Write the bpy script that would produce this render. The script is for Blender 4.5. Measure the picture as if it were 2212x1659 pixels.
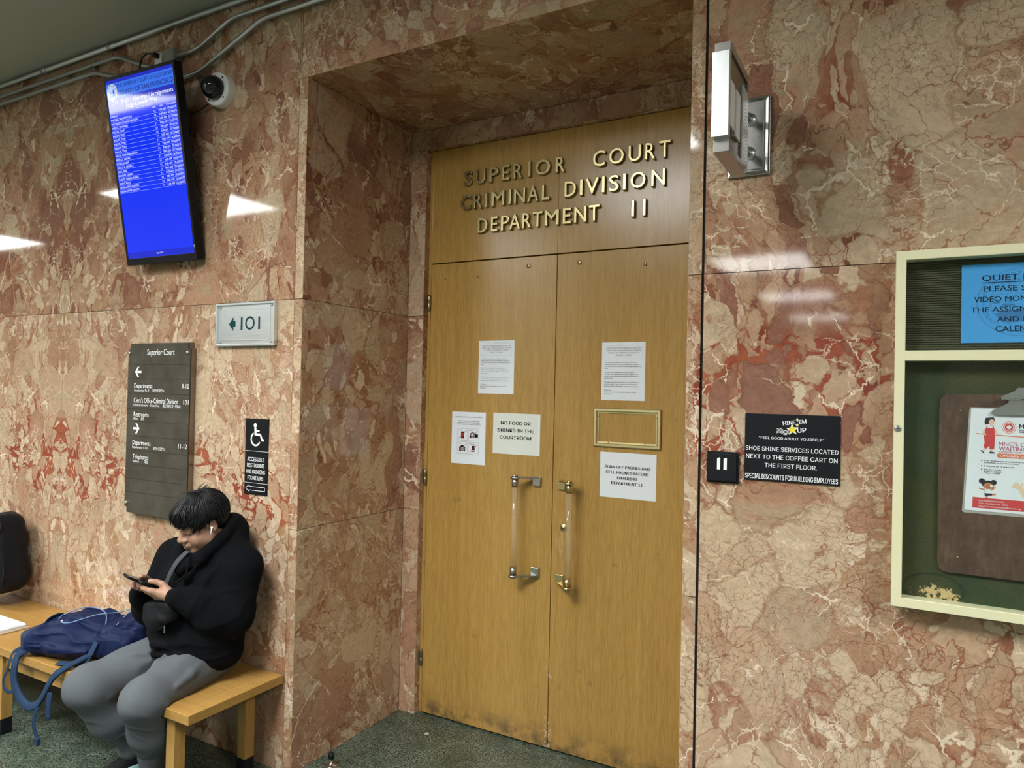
import bpy, bmesh, math, random
import numpy as np
from mathutils import Vector, Matrix, Euler, noise as mnoise

for _o in list(bpy.data.objects):
    bpy.data.objects.remove(_o, do_unlink=True)
SC = bpy.context.scene
COL = SC.collection
PI = math.pi

# ------------------------------------------------------------------ camera
CAM_F, CAM_W, CAM_H = 1534.35, 2212.0, 1659.0
cam_data = bpy.data.cameras.new('camera')
cam_data.sensor_fit = 'HORIZONTAL'
cam_data.sensor_width = 36.0
cam_data.lens = 36.0 * CAM_F / CAM_W
cam_data.clip_start = 0.05
cam_data.clip_end = 100
cam = bpy.data.objects.new('camera', cam_data)
COL.objects.link(cam)
_yaw, _pit, _rol = 0.5057, 0.0118, 0.0221
_f = Vector((-math.sin(_yaw) * math.cos(_pit), math.cos(_yaw) * math.cos(_pit), math.sin(_pit)))
_r = _f.cross(Vector((0, 0, 1))).normalized()
_u = _r.cross(_f)
_rx = _r * math.cos(_rol) + _u * math.sin(_rol)
_ux = -_r * math.sin(_rol) + _u * math.cos(_rol)
cam.matrix_world = Matrix(((_rx.x, _ux.x, -_f.x, 2.2233), (_rx.y, _ux.y, -_f.y, -2.3885),
                           (_rx.z, _ux.z, -_f.z, 1.7731), (0, 0, 0, 1)))
SC.camera = cam

# ------------------------------------------------------------------ world, exposure
world = bpy.data.worlds.new('world')
SC.world = world
world.use_nodes = True
world.node_tree.nodes['Background'].inputs[0].default_value = (0.9, 1.0, 0.98, 1)
world.node_tree.nodes['Background'].inputs[1].default_value = 0.02
SC.view_settings.view_transform = 'Standard'
SC.view_settings.look = 'None'
SC.view_settings.exposure = 0.0
SC.view_settings.gamma = 1.0
LAMP_COLOR = (0.975, 0.99, 0.985)      # fluorescent troffers
LAMP_POWER = 58.0
SC.cycles.max_bounces = 8
SC.cycles.diffuse_bounces = 5
SC.cycles.glossy_bounces = 4
SC.cycles.transmission_bounces = 8
SC.cycles.caustics_reflective = False
SC.cycles.caustics_refractive = False

# ------------------------------------------------------------------ measured dimensions (metres)
X0, XS, X1, X1S = -0.2114, -0.2637, 1.5733, 1.6275      # recess edges and trim strips
D1, D2 = 0.7913, 0.826                                    # depth of inner marble frame, of the doors
XBL, XBR = -0.1046, 1.4675
XD, WD = -0.0825, 0.7705                                  # left door edge, leaf width
ZD, ZT, ZS, ZJ, ZC, ZJ2 = 2.4729, 3.0996, 3.2127, 2.1835, 3.69, 1.118

# ------------------------------------------------------------------ node helpers
class NT:
    def __init__(self, name):
        self.m = bpy.data.materials.new(name)
        self.m.use_nodes = True
        self.t = self.m.node_tree
        self.t.nodes.clear()
        self.out = self.t.nodes.new('ShaderNodeOutputMaterial')
        self.b = self.t.nodes.new('ShaderNodeBsdfPrincipled')
        self.t.links.new(self.b.outputs[0], self.out.inputs[0])
    def put(self, sock, v):
        if isinstance(v, bpy.types.NodeSocket):
            self.t.links.new(v, sock)
        elif v is not None:
            if sock.type == 'RGBA' and not isinstance(v, (int, float)) and len(v) == 3:
                v = (*v, 1)
            sock.default_value = v
    def n(self, typ, ins=None, **pr):
        nd = self.t.nodes.new('ShaderNode' + typ)
        for k, v in pr.items():
            setattr(nd, k, v)
        for k, v in (ins or {}).items():
            self.put(nd.inputs[k], v)
        return nd
    def math(self, op, a, b=None, c=None, clamp=False):
        nd = self.n('Math', operation=op, use_clamp=clamp)
        for i, v in enumerate((a, b, c)):
            if v is not None:
                self.put(nd.inputs[i], v)
        return nd.outputs[0]
    def vmath(self, op, a, b=None, scale=None):
        nd = self.n('VectorMath', operation=op)
        self.put(nd.inputs[0], a)
        if b is not None: self.put(nd.inputs[1], b)
        if scale is not None: self.put(nd.inputs['Scale'], scale)
        return nd.outputs[0]
    def mix(self, f, a, b, mode='MIX'):
        nd = self.n('Mix', data_type='RGBA', blend_type=mode)
        self.put(nd.inputs[0], f); self.put(nd.inputs[6], a); self.put(nd.inputs[7], b)
        return nd.outputs[2]
    def mixf(self, f, a, b):
        nd = self.n('Mix', data_type='FLOAT')
        self.put(nd.inputs[0], f); self.put(nd.inputs[2], a); self.put(nd.inputs[3], b)
        return nd.outputs[0]
    def step(self, x, lo, hi, a=0.0, b=1.0):
        nd = self.n('MapRange', {0: x, 1: lo, 2: hi, 3: a, 4: b}, interpolation_type='SMOOTHSTEP')
        return nd.outputs[0]
    def ramp(self, f, stops, interp='LINEAR'):
        nd = self.n('ValToRGB')
        cr = nd.color_ramp
        cr.interpolation = interp
        while len(cr.elements) < len(stops):
            cr.elements.new(0.5)
        for e, (p, c) in zip(cr.elements, stops):
            e.position = p
            e.color = (*c, 1) if len(c) == 3 else c
        self.put(nd.inputs[0], f)
        return nd.outputs[0]
    def noise(self, v, scale, detail=3, rough=0.55, dist=0.0):
        return self.n('TexNoise', {'Vector': v, 'Scale': scale, 'Detail': detail, 'Roughness': rough, 'Distortion': dist})
    def voro(self, v, scale, feature='F1', rand=1.0):
        return self.n('TexVoronoi', {'Vector': v, 'Scale': scale, 'Randomness': rand}, feature=feature)
    def set(self, **k):
        for a, v in k.items():
            self.put(self.b.inputs[a.replace('_', ' ')], v)
        return self
    def bump(self, h, strength=0.3, dist=0.002):
        nd = self.n('Bump', {'Height': h, 'Strength': strength, 'Distance': dist})
        self.put(self.b.inputs['Normal'], nd.outputs[0])
        return self
    def obj(self):
        return self.n('TexCoord').outputs['Object']
    def geo(self):
        return self.n('NewGeometry').outputs['Position']

def simple(name, color, rough=0.5, metal=0.0, **k):
    t = NT(name)
    t.set(Base_Color=color, Roughness=rough, Metallic=metal, **k)
    return t.m

def mat_marble():
    t = NT('breccia_marble')
    p0 = t.n('Attribute', attribute_name='muv').outputs['Vector']
    mk = t.n('SeparateColor', {0: t.n('Attribute', attribute_name='mk').outputs['Color']}).outputs
    red, light, rub = mk[0], mk[1], mk[2]
    c5 = (0.5, 0.5, 0.5)
    w1 = t.vmath('SUBTRACT', t.noise(p0, 1.2, 2).outputs['Color'], c5)
    p1 = t.vmath('ADD', p0, t.vmath('SCALE', w1, scale=0.45))
    w2 = t.vmath('SUBTRACT', t.noise(p0, 5.0, 4, 0.6).outputs['Color'], c5)
    p2 = t.vmath('ADD', p1, t.vmath('SCALE', w2, scale=0.10))
    w3 = t.vmath('SUBTRACT', t.noise(p0, 28.0, 3, 0.6).outputs['Color'], c5)
    w4 = t.vmath('SUBTRACT', t.noise(p0, 95.0, 2, 0.6).outputs['Color'], c5)
    p3 = t.vmath('ADD', t.vmath('ADD', p2, t.vmath('SCALE', w3, scale=0.024)), t.vmath('SCALE', w4, scale=0.007))
    nA = t.noise(p1, 1.5, 2).outputs['Fac']
    nB = t.noise(t.vmath('ADD', p1, (7.3, 1.1, 2.2)), 2.6, 3).outputs['Fac']
    nC = t.noise(t.vmath('ADD', p2, (3.1, 8.7, 5.5)), 2.1, 3).outputs['Fac']
    clouds = t.math('SUBTRACT', t.noise(p3, 7, 6, 0.65).outputs['Fac'], 0.5)
    fine = t.math('SUBTRACT', t.noise(p3, 30, 5, 0.7).outputs['Fac'], 0.5)
    lshift = t.math('MULTIPLY', t.math('SUBTRACT', light, 0.5), -1.0)
    big = t.math('SUBTRACT', t.noise(p0, 0.9, 2).outputs['Fac'], 0.5)
    # groundmass: rose-brown paste, ochre in places, iron red where the marks say so
    gv = t.math('ADD', t.noise(p2, 2.6, 5, 0.62).outputs['Fac'], t.math('MULTIPLY', fine, 0.35))
    gv = t.math('ADD', gv, t.math('MULTIPLY', lshift, -0.25))
    ground = t.ramp(gv, [(0.26, (0.17, 0.072, 0.046)), (0.38, (0.28, 0.142, 0.090)), (0.50, (0.345, 0.205, 0.135)), (0.60, (0.39, 0.265, 0.175)), (0.74, (0.33, 0.205, 0.105))])
    redm = t.ramp(t.math('ADD', gv, t.math('MULTIPLY', clouds, 0.3)), [(0.30, (0.15, 0.036, 0.022)), (0.5, (0.25, 0.060, 0.034)), (0.68, (0.33, 0.115, 0.062))])
    rw = t.step(t.math('ADD', red, t.math('MULTIPLY', t.math('SUBTRACT', nC, 0.5), 1.1)), 0.15, 0.33)
    col = t.mix(rw, ground, redm)
    def frags(scale, keep, th, vv, stops, soft, col, stretch):
        m_ = t.n('Mapping', {'Vector': p3, 'Rotation': (0, 0, stretch[0]), 'Scale': (stretch[1], stretch[2], 1.0)}).outputs[0]
        v = t.voro(m_, scale)
        e = t.voro(m_, scale, 'DISTANCE_TO_EDGE').outputs['Distance']
        c = t.n('SeparateColor', {0: v.outputs['Color']}).outputs
        k = t.math('LESS_THAN', c[1], keep)
        edge = t.n('MapRange', {0: e, 1: th, 2: t.math('MULTIPLY_ADD', th, 1.0, soft), 3: 0.0, 4: 1.0}, interpolation_type='SMOOTHSTEP').outputs[0]
        cv = t.math('ADD', t.math('ADD', c[0], t.math('MULTIPLY', clouds, vv)), t.math('ADD', lshift, t.math('MULTIPLY', big, 0.7)), clamp=True)
        st = t.ramp(cv, stops)
        rim = t.n('MapRange', {0: e, 1: th, 2: t.math('MULTIPLY_ADD', th, 1.0, soft * 4), 3: 0.72, 4: 1.0}, interpolation_type='SMOOTHSTEP').outputs[0]
        st = t.mix(1.0, st, t.n('CombineColor', {0: rim, 1: t.math('POWER', rim, 1.25), 2: t.math('POWER', rim, 1.4)}).outputs[0], 'MULTIPLY')
        return t.mix(t.math('MULTIPLY', k, edge), col, st)
    S1 = [(0.0, (0.49, 0.405, 0.30)), (0.2, (0.42, 0.355, 0.265)), (0.36, (0.445, 0.325, 0.23)), (0.5, (0.365, 0.295, 0.21)), (0.64, (0.40, 0.25, 0.175)), (0.80, (0.325, 0.205, 0.14)), (1.0, (0.235, 0.128, 0.095))]
    S2 = [(0.0, (0.50, 0.42, 0.32)), (0.25, (0.43, 0.335, 0.24)), (0.5, (0.41, 0.285, 0.20)), (0.75, (0.35, 0.23, 0.155)), (1.0, (0.24, 0.122, 0.09))]
    S3 = [(0.0, (0.54, 0.47, 0.37)), (0.4, (0.43, 0.32, 0.23)), (0.7, (0.34, 0.215, 0.145)), (1.0, (0.22, 0.10, 0.07))]
    thm = t.math('MULTIPLY_ADD', t.step(nC, 0.42, 0.70), 0.05, 0.006)
    thm = t.math('MULTIPLY_ADD', red, 0.05, thm)
    col = frags(30.0, t.math('MULTIPLY_ADD', nB, -0.5, 0.72), 0.05, 0.6, S3, 0.05, col, (0.3, 1.0, 0.8))
    S4 = [(0.0, (0.60, 0.53, 0.43)), (0.35, (0.50, 0.41, 0.31)), (0.6, (0.43, 0.29, 0.215)), (0.85, (0.30, 0.155, 0.11)), (1.0, (0.19, 0.085, 0.06))]
    col = frags(19.0, t.math('MULTIPLY_ADD', nA, 0.8, 0.05), 0.045, 0.7, S4, 0.02, col, (1.3, 1.0, 0.55))
    col = frags(11.0, t.math('SUBTRACT', t.step(nA, 0.30, 0.62, 0.88, 0.55), t.math('MULTIPLY', red, 0.12)), t.math('MULTIPLY', thm, 0.8), 0.8, S2, 0.012, col, (0.9, 1.2, 0.75))
    col = frags(4.3, t.math('SUBTRACT', t.math('SUBTRACT', t.step(nB, 0.36, 0.62, 0.80, 0.28), t.math('MULTIPLY', rub, 0.35)), t.math('MULTIPLY', red, 0.35)), thm, 0.9, S1, 0.008, col, (0.55, 1.2, 0.78))
    # hairline red and dark cracks
    pr = t.vmath('ADD', p3, t.vmath('SCALE', w2, scale=0.12))
    e3 = t.voro(pr, 7.0, 'DISTANCE_TO_EDGE').outputs['Distance']
    k3 = t.math('MULTIPLY', t.step(e3, 0.004, 0.022, 1, 0), t.step(t.noise(p1, 3.5, 2).outputs['Fac'], 0.42, 0.6))
    col = t.mix(t.math('MULTIPLY', k3, 0.75), col, (0.22, 0.07, 0.04))
    e4 = t.voro(t.vmath('ADD', pr, (4.4, 2.2, 0.7)), 15.0, 'DISTANCE_TO_EDGE').outputs['Distance']
    k4 = t.math('MULTIPLY', t.step(e4, 0.006, 0.03, 1, 0), t.step(t.noise(p1, 2.8, 3).outputs['Fac'], 0.5, 0.62))
    col = t.mix(t.math('MULTIPLY', k4, 0.6), col, (0.20, 0.075, 0.045))
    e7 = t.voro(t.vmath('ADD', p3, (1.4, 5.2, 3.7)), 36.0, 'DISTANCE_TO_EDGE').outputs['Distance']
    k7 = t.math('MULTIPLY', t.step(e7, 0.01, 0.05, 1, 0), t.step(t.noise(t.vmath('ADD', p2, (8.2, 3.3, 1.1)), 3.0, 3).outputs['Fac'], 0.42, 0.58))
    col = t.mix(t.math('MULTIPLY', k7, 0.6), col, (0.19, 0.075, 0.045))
    # white calcite
    pw = t.vmath('ADD', p2, t.vmath('SCALE', w3, scale=0.05))
    e5 = t.voro(t.vmath('ADD', pw, (9.1, 3.3, 1.9)), 4.6, 'DISTANCE_TO_EDGE').outputs['Distance']
    nW = t.noise(t.vmath('ADD', p2, (1.7, 6.2, 3.0)), 5.0, 3).outputs['Fac']
    wid = t.step(nW, 0.50, 0.76, 0.0, 0.034)
    k5 = t.n('MapRange', {0: e5, 1: t.math('MULTIPLY', wid, 0.6), 2: t.math('ADD', wid, 0.001), 3: 1.0, 4: 0.0}).outputs[0]
    k5 = t.math('MULTIPLY', k5, t.step(nW, 0.50, 0.54))
    e6 = t.voro(t.vmath('ADD', pw, (2.5, 7.7, 4.0)), 17.0, 'DISTANCE_TO_EDGE').outputs['Distance']
    nW2 = t.noise(t.vmath('ADD', p2, (5.7, 0.2, 9.0)), 4.0, 4).outputs['Fac']
    k6 = t.math('MULTIPLY', t.step(e6, 0.010, 0.045, 1, 0), t.step(nW2, 0.56, 0.63))
    col = t.mix(t.math('MULTIPLY', t.math('MAXIMUM', k5, t.math('MULTIPLY', k6, 0.85)), 0.92), col, (0.68, 0.63, 0.54))
    # grain
    g = t.noise(p0, 130, 3, 0.7).outputs['Fac']
    g2 = t.noise(p3, 38, 4, 0.7).outputs['Fac']
    gg = t.math('ADD', t.math('MULTIPLY', t.math('SUBTRACT', g, 0.5), 0.38), t.math('MULTIPLY', t.math('SUBTRACT', g2, 0.5), 0.75))
    col = t.mix(1.0, col, t.n('CombineColor', {0: t.math('ADD', gg, 1.0), 1: t.math('ADD', gg, 1.0), 2: t.math('ADD', gg, 1.0)}).outputs[0], 'MULTIPLY')
    col = t.mix(1.0, col, (1.09, 0.975, 0.865), 'MULTIPLY')
    t.set(Base_Color=col, Roughness=0.055, Specular_IOR_Level=0.5)
    return t.m

def mat_wood(name, c_dark, c_light, rough=0.38, axis=2, scale=1.0, wear=False):
    t = NT(name)
    o = t.geo() if wear else t.obj()
    sc = [34.0 * scale] * 3
    sc[axis] = 1.1 * scale
    st = t.n('Mapping', {'Vector': o, 'Scale': tuple(sc)}).outputs[0]
    n1 = t.noise(st, 1.0, 6, 0.65, 0.3).outputs['Fac']
    sc2 = [260.0 * scale] * 3
    sc2[axis] = 12.0 * scale
    n2 = t.noise(t.n('Mapping', {'Vector': o, 'Scale': tuple(sc2)}).outputs[0], 1.0, 3, 0.7).outputs['Fac']
    sc3 = [3.0 * scale] * 3
    sc3[axis] = 0.5 * scale
    n3 = t.noise(t.n('Mapping', {'Vector': o, 'Scale': tuple(sc3)}).outputs[0], 1.0, 2).outputs['Fac']
    f = t.math('ADD', t.math('MULTIPLY', n1, 0.32), t.math('ADD', t.math('MULTIPLY', n2, 0.54), t.math('MULTIPLY', n3, 0.14)))
    col = t.ramp(f, [(0.36, c_dark), (0.64, c_light)])
    flecks = t.step(n2, 0.66, 0.74)
    col = t.mix(t.math('MULTIPLY', flecks, 0.35), col, tuple(min(1, c * 1.35) for c in c_light))
    if wear:
        s = t.n('SeparateXYZ', {0: o}).outputs
        dirt = t.math('MULTIPLY', t.step(s[2], 0.02, 0.16, 1, 0), t.step(t.noise(o, 14, 4).outputs['Fac'], 0.36, 0.66))
        col = t.mix(t.math('MULTIPLY', dirt, 0.75), col, (0.07, 0.055, 0.035))
        sx = t.math('ABSOLUTE', t.math('SUBTRACT', s[0], XD + WD))
        chip = t.math('MULTIPLY', t.step(sx, 0.008, 0.028, 1, 0), t.step(s[2], 0.1, 1.0, 1, 0))
        chip = t.math('MULTIPLY', chip, t.step(t.noise(o, 42, 4, 0.7).outputs['Fac'], 0.57, 0.62))
        chip = t.math('MULTIPLY', chip, t.step(t.noise(o, 6, 2).outputs['Fac'], 0.45, 0.55))
        col = t.mix(t.math('MULTIPLY', chip, 0.85), col, (0.62, 0.52, 0.42))
        # scuffing around the lock and pull
        dx = t.math('SUBTRACT', s[0], 0.77); dz = t.math('MULTIPLY', t.math('SUBTRACT', s[2], 1.03), 0.45)
        rr = t.math('SQRT', t.math('ADD', t.math('MULTIPLY', dx, dx), t.math('MULTIPLY', dz, dz)))
        sc_ = t.math('MULTIPLY', t.step(rr, 0.03, 0.075, 1, 0), t.step(n2, 0.5, 0.6))
        col = t.mix(t.math('MULTIPLY', sc_, 0.5), col, (0.55, 0.42, 0.28))
        blot = t.step(t.noise(o, 9.0, 2).outputs['Fac'], 0.72, 0.78)
        col = t.mix(t.math('MULTIPLY', blot, 0.35), col, tuple(c * 0.55 for c in c_dark))
    t.set(Base_Color=col, Roughness=rough)
    t.bump(n2, 0.12, 0.0006)
    return t.m

def mat_terrazzo():
    t = NT('green_terrazzo')
    o = t.geo()
    w = t.vmath('SUBTRACT', t.noise(o, 60, 3).outputs['Color'], (0.5, 0.5, 0.5))
    p = t.vmath('ADD', o, t.vmath('SCALE', w, scale=0.010))
    e = t.voro(p, 84, 'DISTANCE_TO_EDGE').outputs['Distance']
    c = t.n('SeparateColor', {0: t.voro(p, 84).outputs['Color']}).outputs
    chip = t.ramp(c[0], [(0.0, (0.007, 0.012, 0.008)), (0.35, (0.016, 0.026, 0.018)), (0.7, (0.03, 0.042, 0.028)), (0.95, (0.06, 0.085, 0.06))], 'CONSTANT')
    nl = t.noise(o, 7, 3).outputs['Fac']
    vein = t.ramp(nl, [(0.3, (0.070, 0.098, 0.066)), (0.7, (0.175, 0.225, 0.172))])
    col = t.mix(t.step(e, 0.05, 0.13, 1, 0), chip, vein)
    big = t.voro(o, 9)
    fl = t.math('MULTIPLY', t.step(big.outputs['Distance'], 0.10, 0.13, 1, 0), t.step(t.n('SeparateColor', {0: big.outputs['Color']}).outputs[1], 0.78, 0.8))
    col = t.mix(t.math('MULTIPLY', fl, 0.8), col, (0.55, 0.62, 0.55))
    t.set(Base_Color=col, Roughness=0.28)
    return t.m

def mat_brushed(name, color, rough=0.35, axis=2, metal=1.0, amt=0.25):
    t = NT(name)
    o = t.obj()
    sc = [500.0] * 3
    sc[axis] = 6.0
    n = t.noise(t.n('Mapping', {'Vector': o, 'Scale': tuple(sc)}).outputs[0], 1.0, 3).outputs['Fac']
    col = t.mix(n, tuple(c * (1 - amt) for c in color), tuple(min(1, c * (1 + amt)) for c in color))
    t.set(Base_Color=col, Metallic=metal, Roughness=t.math('MULTIPLY_ADD', n, 0.2, rough - 0.1))
    return t.m

def mat_fabric(name, c1, c2, scale=900, rough=0.95, bump=0.25, mottled=0.0, sheen=0.0):
    t = NT(name)
    o = t.obj()
    n = t.noise(o, scale, 2, 0.7).outputs['Fac']
    f = t.step(n, 0.3, 0.7)
    if mottled:
        f = t.math('ADD', f, t.math('MULTIPLY', t.math('SUBTRACT', t.noise(o, 14, 3).outputs['Fac'], 0.5), mottled), clamp=True)
    t.set(Base_Color=t.mix(f, c1, c2), Roughness=rough, Sheen_Weight=sheen, Specular_IOR_Level=0.12)
    t.bump(n, bump, 0.0008)
    return t.m

def mat_glass(name, color=(1, 1, 1), rough=0.0, ior=1.45):
    t = NT(name)
    t.set(Base_Color=color, Roughness=rough, Transmission_Weight=1.0, IOR=ior)
    return t.m

def mat_pane(name, tint=(0.97, 0.985, 0.98), ior=1.45):
    # a thin pane: clear straight-through view with a Fresnel reflection
    t = NT(name)
    tr = t.n('BsdfTransparent', {0: tint})
    gl = t.n('BsdfGlossy', {'Color': (1, 1, 1), 'Roughness': 0.02})
    fr = t.n('Fresnel', {'IOR': ior})
    bf = t.n('NewGeometry').outputs['Backfacing']
    fac = t.math('MULTIPLY', fr.outputs[0], t.math('SUBTRACT', 1.0, bf))
    mx = t.n('MixShader', {0: fac, 1: tr.outputs[0], 2: gl.outputs[0]})
    t.t.links.new(mx.outputs[0], t.out.inputs[0])
    return t.m

def mat_lamp():
    # prismatic troffer lens: most of the light leaves downwards, little at grazing angles
    t = NT('lit_diffuser')
    g = t.n('NewGeometry')
    d = t.n('VectorMath', {0: g.outputs['Incoming'], 1: g.outputs['Normal']}, operation='DOT_PRODUCT').outputs['Value']
    k = t.math('MULTIPLY_ADD', t.math('ABSOLUTE', d), 0.93, 0.07)
    t.set(Base_Color=(0.6, 0.6, 0.6), Roughness=0.4, Emission_Color=LAMP_COLOR, Emission_Strength=t.math('MULTIPLY', k, LAMP_POWER))
    return t.m

def mat_rod():
    # clear rod seen as a tube: straight through in the middle, denser and reflecting at its edges
    t = NT('clear_acrylic_rod')
    fc = t.n('LayerWeight', {'Blend': 0.5}).outputs['Facing']
    tr = t.n('BsdfTransparent', {0: t.ramp(fc, [(0.0, (0.95, 0.93, 0.89)), (0.6, (0.90, 0.87, 0.81)), (0.88, (0.62, 0.56, 0.46)), (1.0, (0.40, 0.35, 0.28))])})
    df = t.n('BsdfDiffuse', {'Color': (0.86, 0.74, 0.54)})
    gl = t.n('BsdfGlossy', {'Color': (1, 1, 1), 'Roughness': 0.04})
    a = t.n('MixShader', {0: 0.17, 1: tr.outputs[0], 2: df.outputs[0]})
    bf = t.n('NewGeometry').outputs['Backfacing']
    fr = t.n('Fresnel', {'IOR': 1.49})
    fac = t.math('MULTIPLY', fr.outputs[0], t.math('SUBTRACT', 1.0, bf))
    mx = t.n('MixShader', {0: fac, 1: a.outputs[0], 2: gl.outputs[0]})
    t.t.links.new(mx.outputs[0], t.out.inputs[0])
    return t.m

def mat_emit(name, color, strength, base=(0, 0, 0), rough=0.3):
    t = NT(name)
    t.set(Base_Color=base, Roughness=rough, Emission_Color=color, Emission_Strength=strength)
    return t.m

M = {}
M['marble'] = mat_marble()
M['terrazzo'] = mat_terrazzo()
M['door'] = mat_wood('oak_veneer', (0.345, 0.192, 0.044), (0.53, 0.322, 0.088), 0.23, 2, 1.0, True)
M['bench'] = mat_wood('maple', (0.31, 0.165, 0.038), (0.47, 0.275, 0.080), 0.38, 0)
M['bench_v'] = mat_wood('maple_upright', (0.31, 0.165, 0.038), (0.45, 0.265, 0.076), 0.4, 2)
M['plaster'] = simple('ceiling_paint', (0.42, 0.43, 0.37), 0.9)
M['wall_paint'] = simple('wall_paint', (0.32, 0.31, 0.27), 0.7)
M['gap'] = simple('dark_joint', (0.012, 0.01, 0.008), 0.9)
M['lamp'] = mat_lamp()
M['white_metal'] = simple('white_enamel', (0.75, 0.76, 0.74), 0.4)
M['black'] = simple('black_plastic', (0.006, 0.0065, 0.008), 0.38, Specular_IOR_Level=0.22)
M['black_matte'] = simple('black_matte_plastic', (0.006, 0.007, 0.010), 0.55, Specular_IOR_Level=0.22)
M['white'] = simple('white_print', (0.90, 0.92, 0.92), 0.5)
M['ink'] = simple('black_print', (0.006, 0.006, 0.007), 0.7, Specular_IOR_Level=0.1)
M['ink_soft'] = simple('grey_print', (0.10, 0.11, 0.13), 0.7)
M['ink_faint'] = simple('faint_print', (0.45, 0.48, 0.5), 0.7)
M['red_ink'] = simple('red_print', (0.60, 0.03, 0.03), 0.5)
M['paper'] = simple('white_paper', (0.80, 0.85, 0.88), 0.55)
M['paper_old'] = simple('yellowed_paper', (0.74, 0.77, 0.70), 0.5)
M['alu'] = mat_brushed('brushed_aluminium', (0.74, 0.78, 0.78), 0.36, 0)
M['alu_v'] = mat_brushed('brushed_aluminium_upright', (0.78, 0.82, 0.83), 0.34, 2)
M['steel'] = simple('satin_steel', (0.55, 0.57, 0.56), 0.3, 1.0)
M['pipe'] = simple('galvanised_pipe', (0.42, 0.43, 0.42), 0.42, 1.0)
M['brass'] = simple('aged_brass', (0.62, 0.52, 0.27), 0.3, 1.0)
M['letter'] = mat_brushed('bronze_letter', (0.40, 0.34, 0.175), 0.27, 2)
M['acrylic'] = mat_rod()
M['pane'] = mat_pane('clear_pane')

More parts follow.
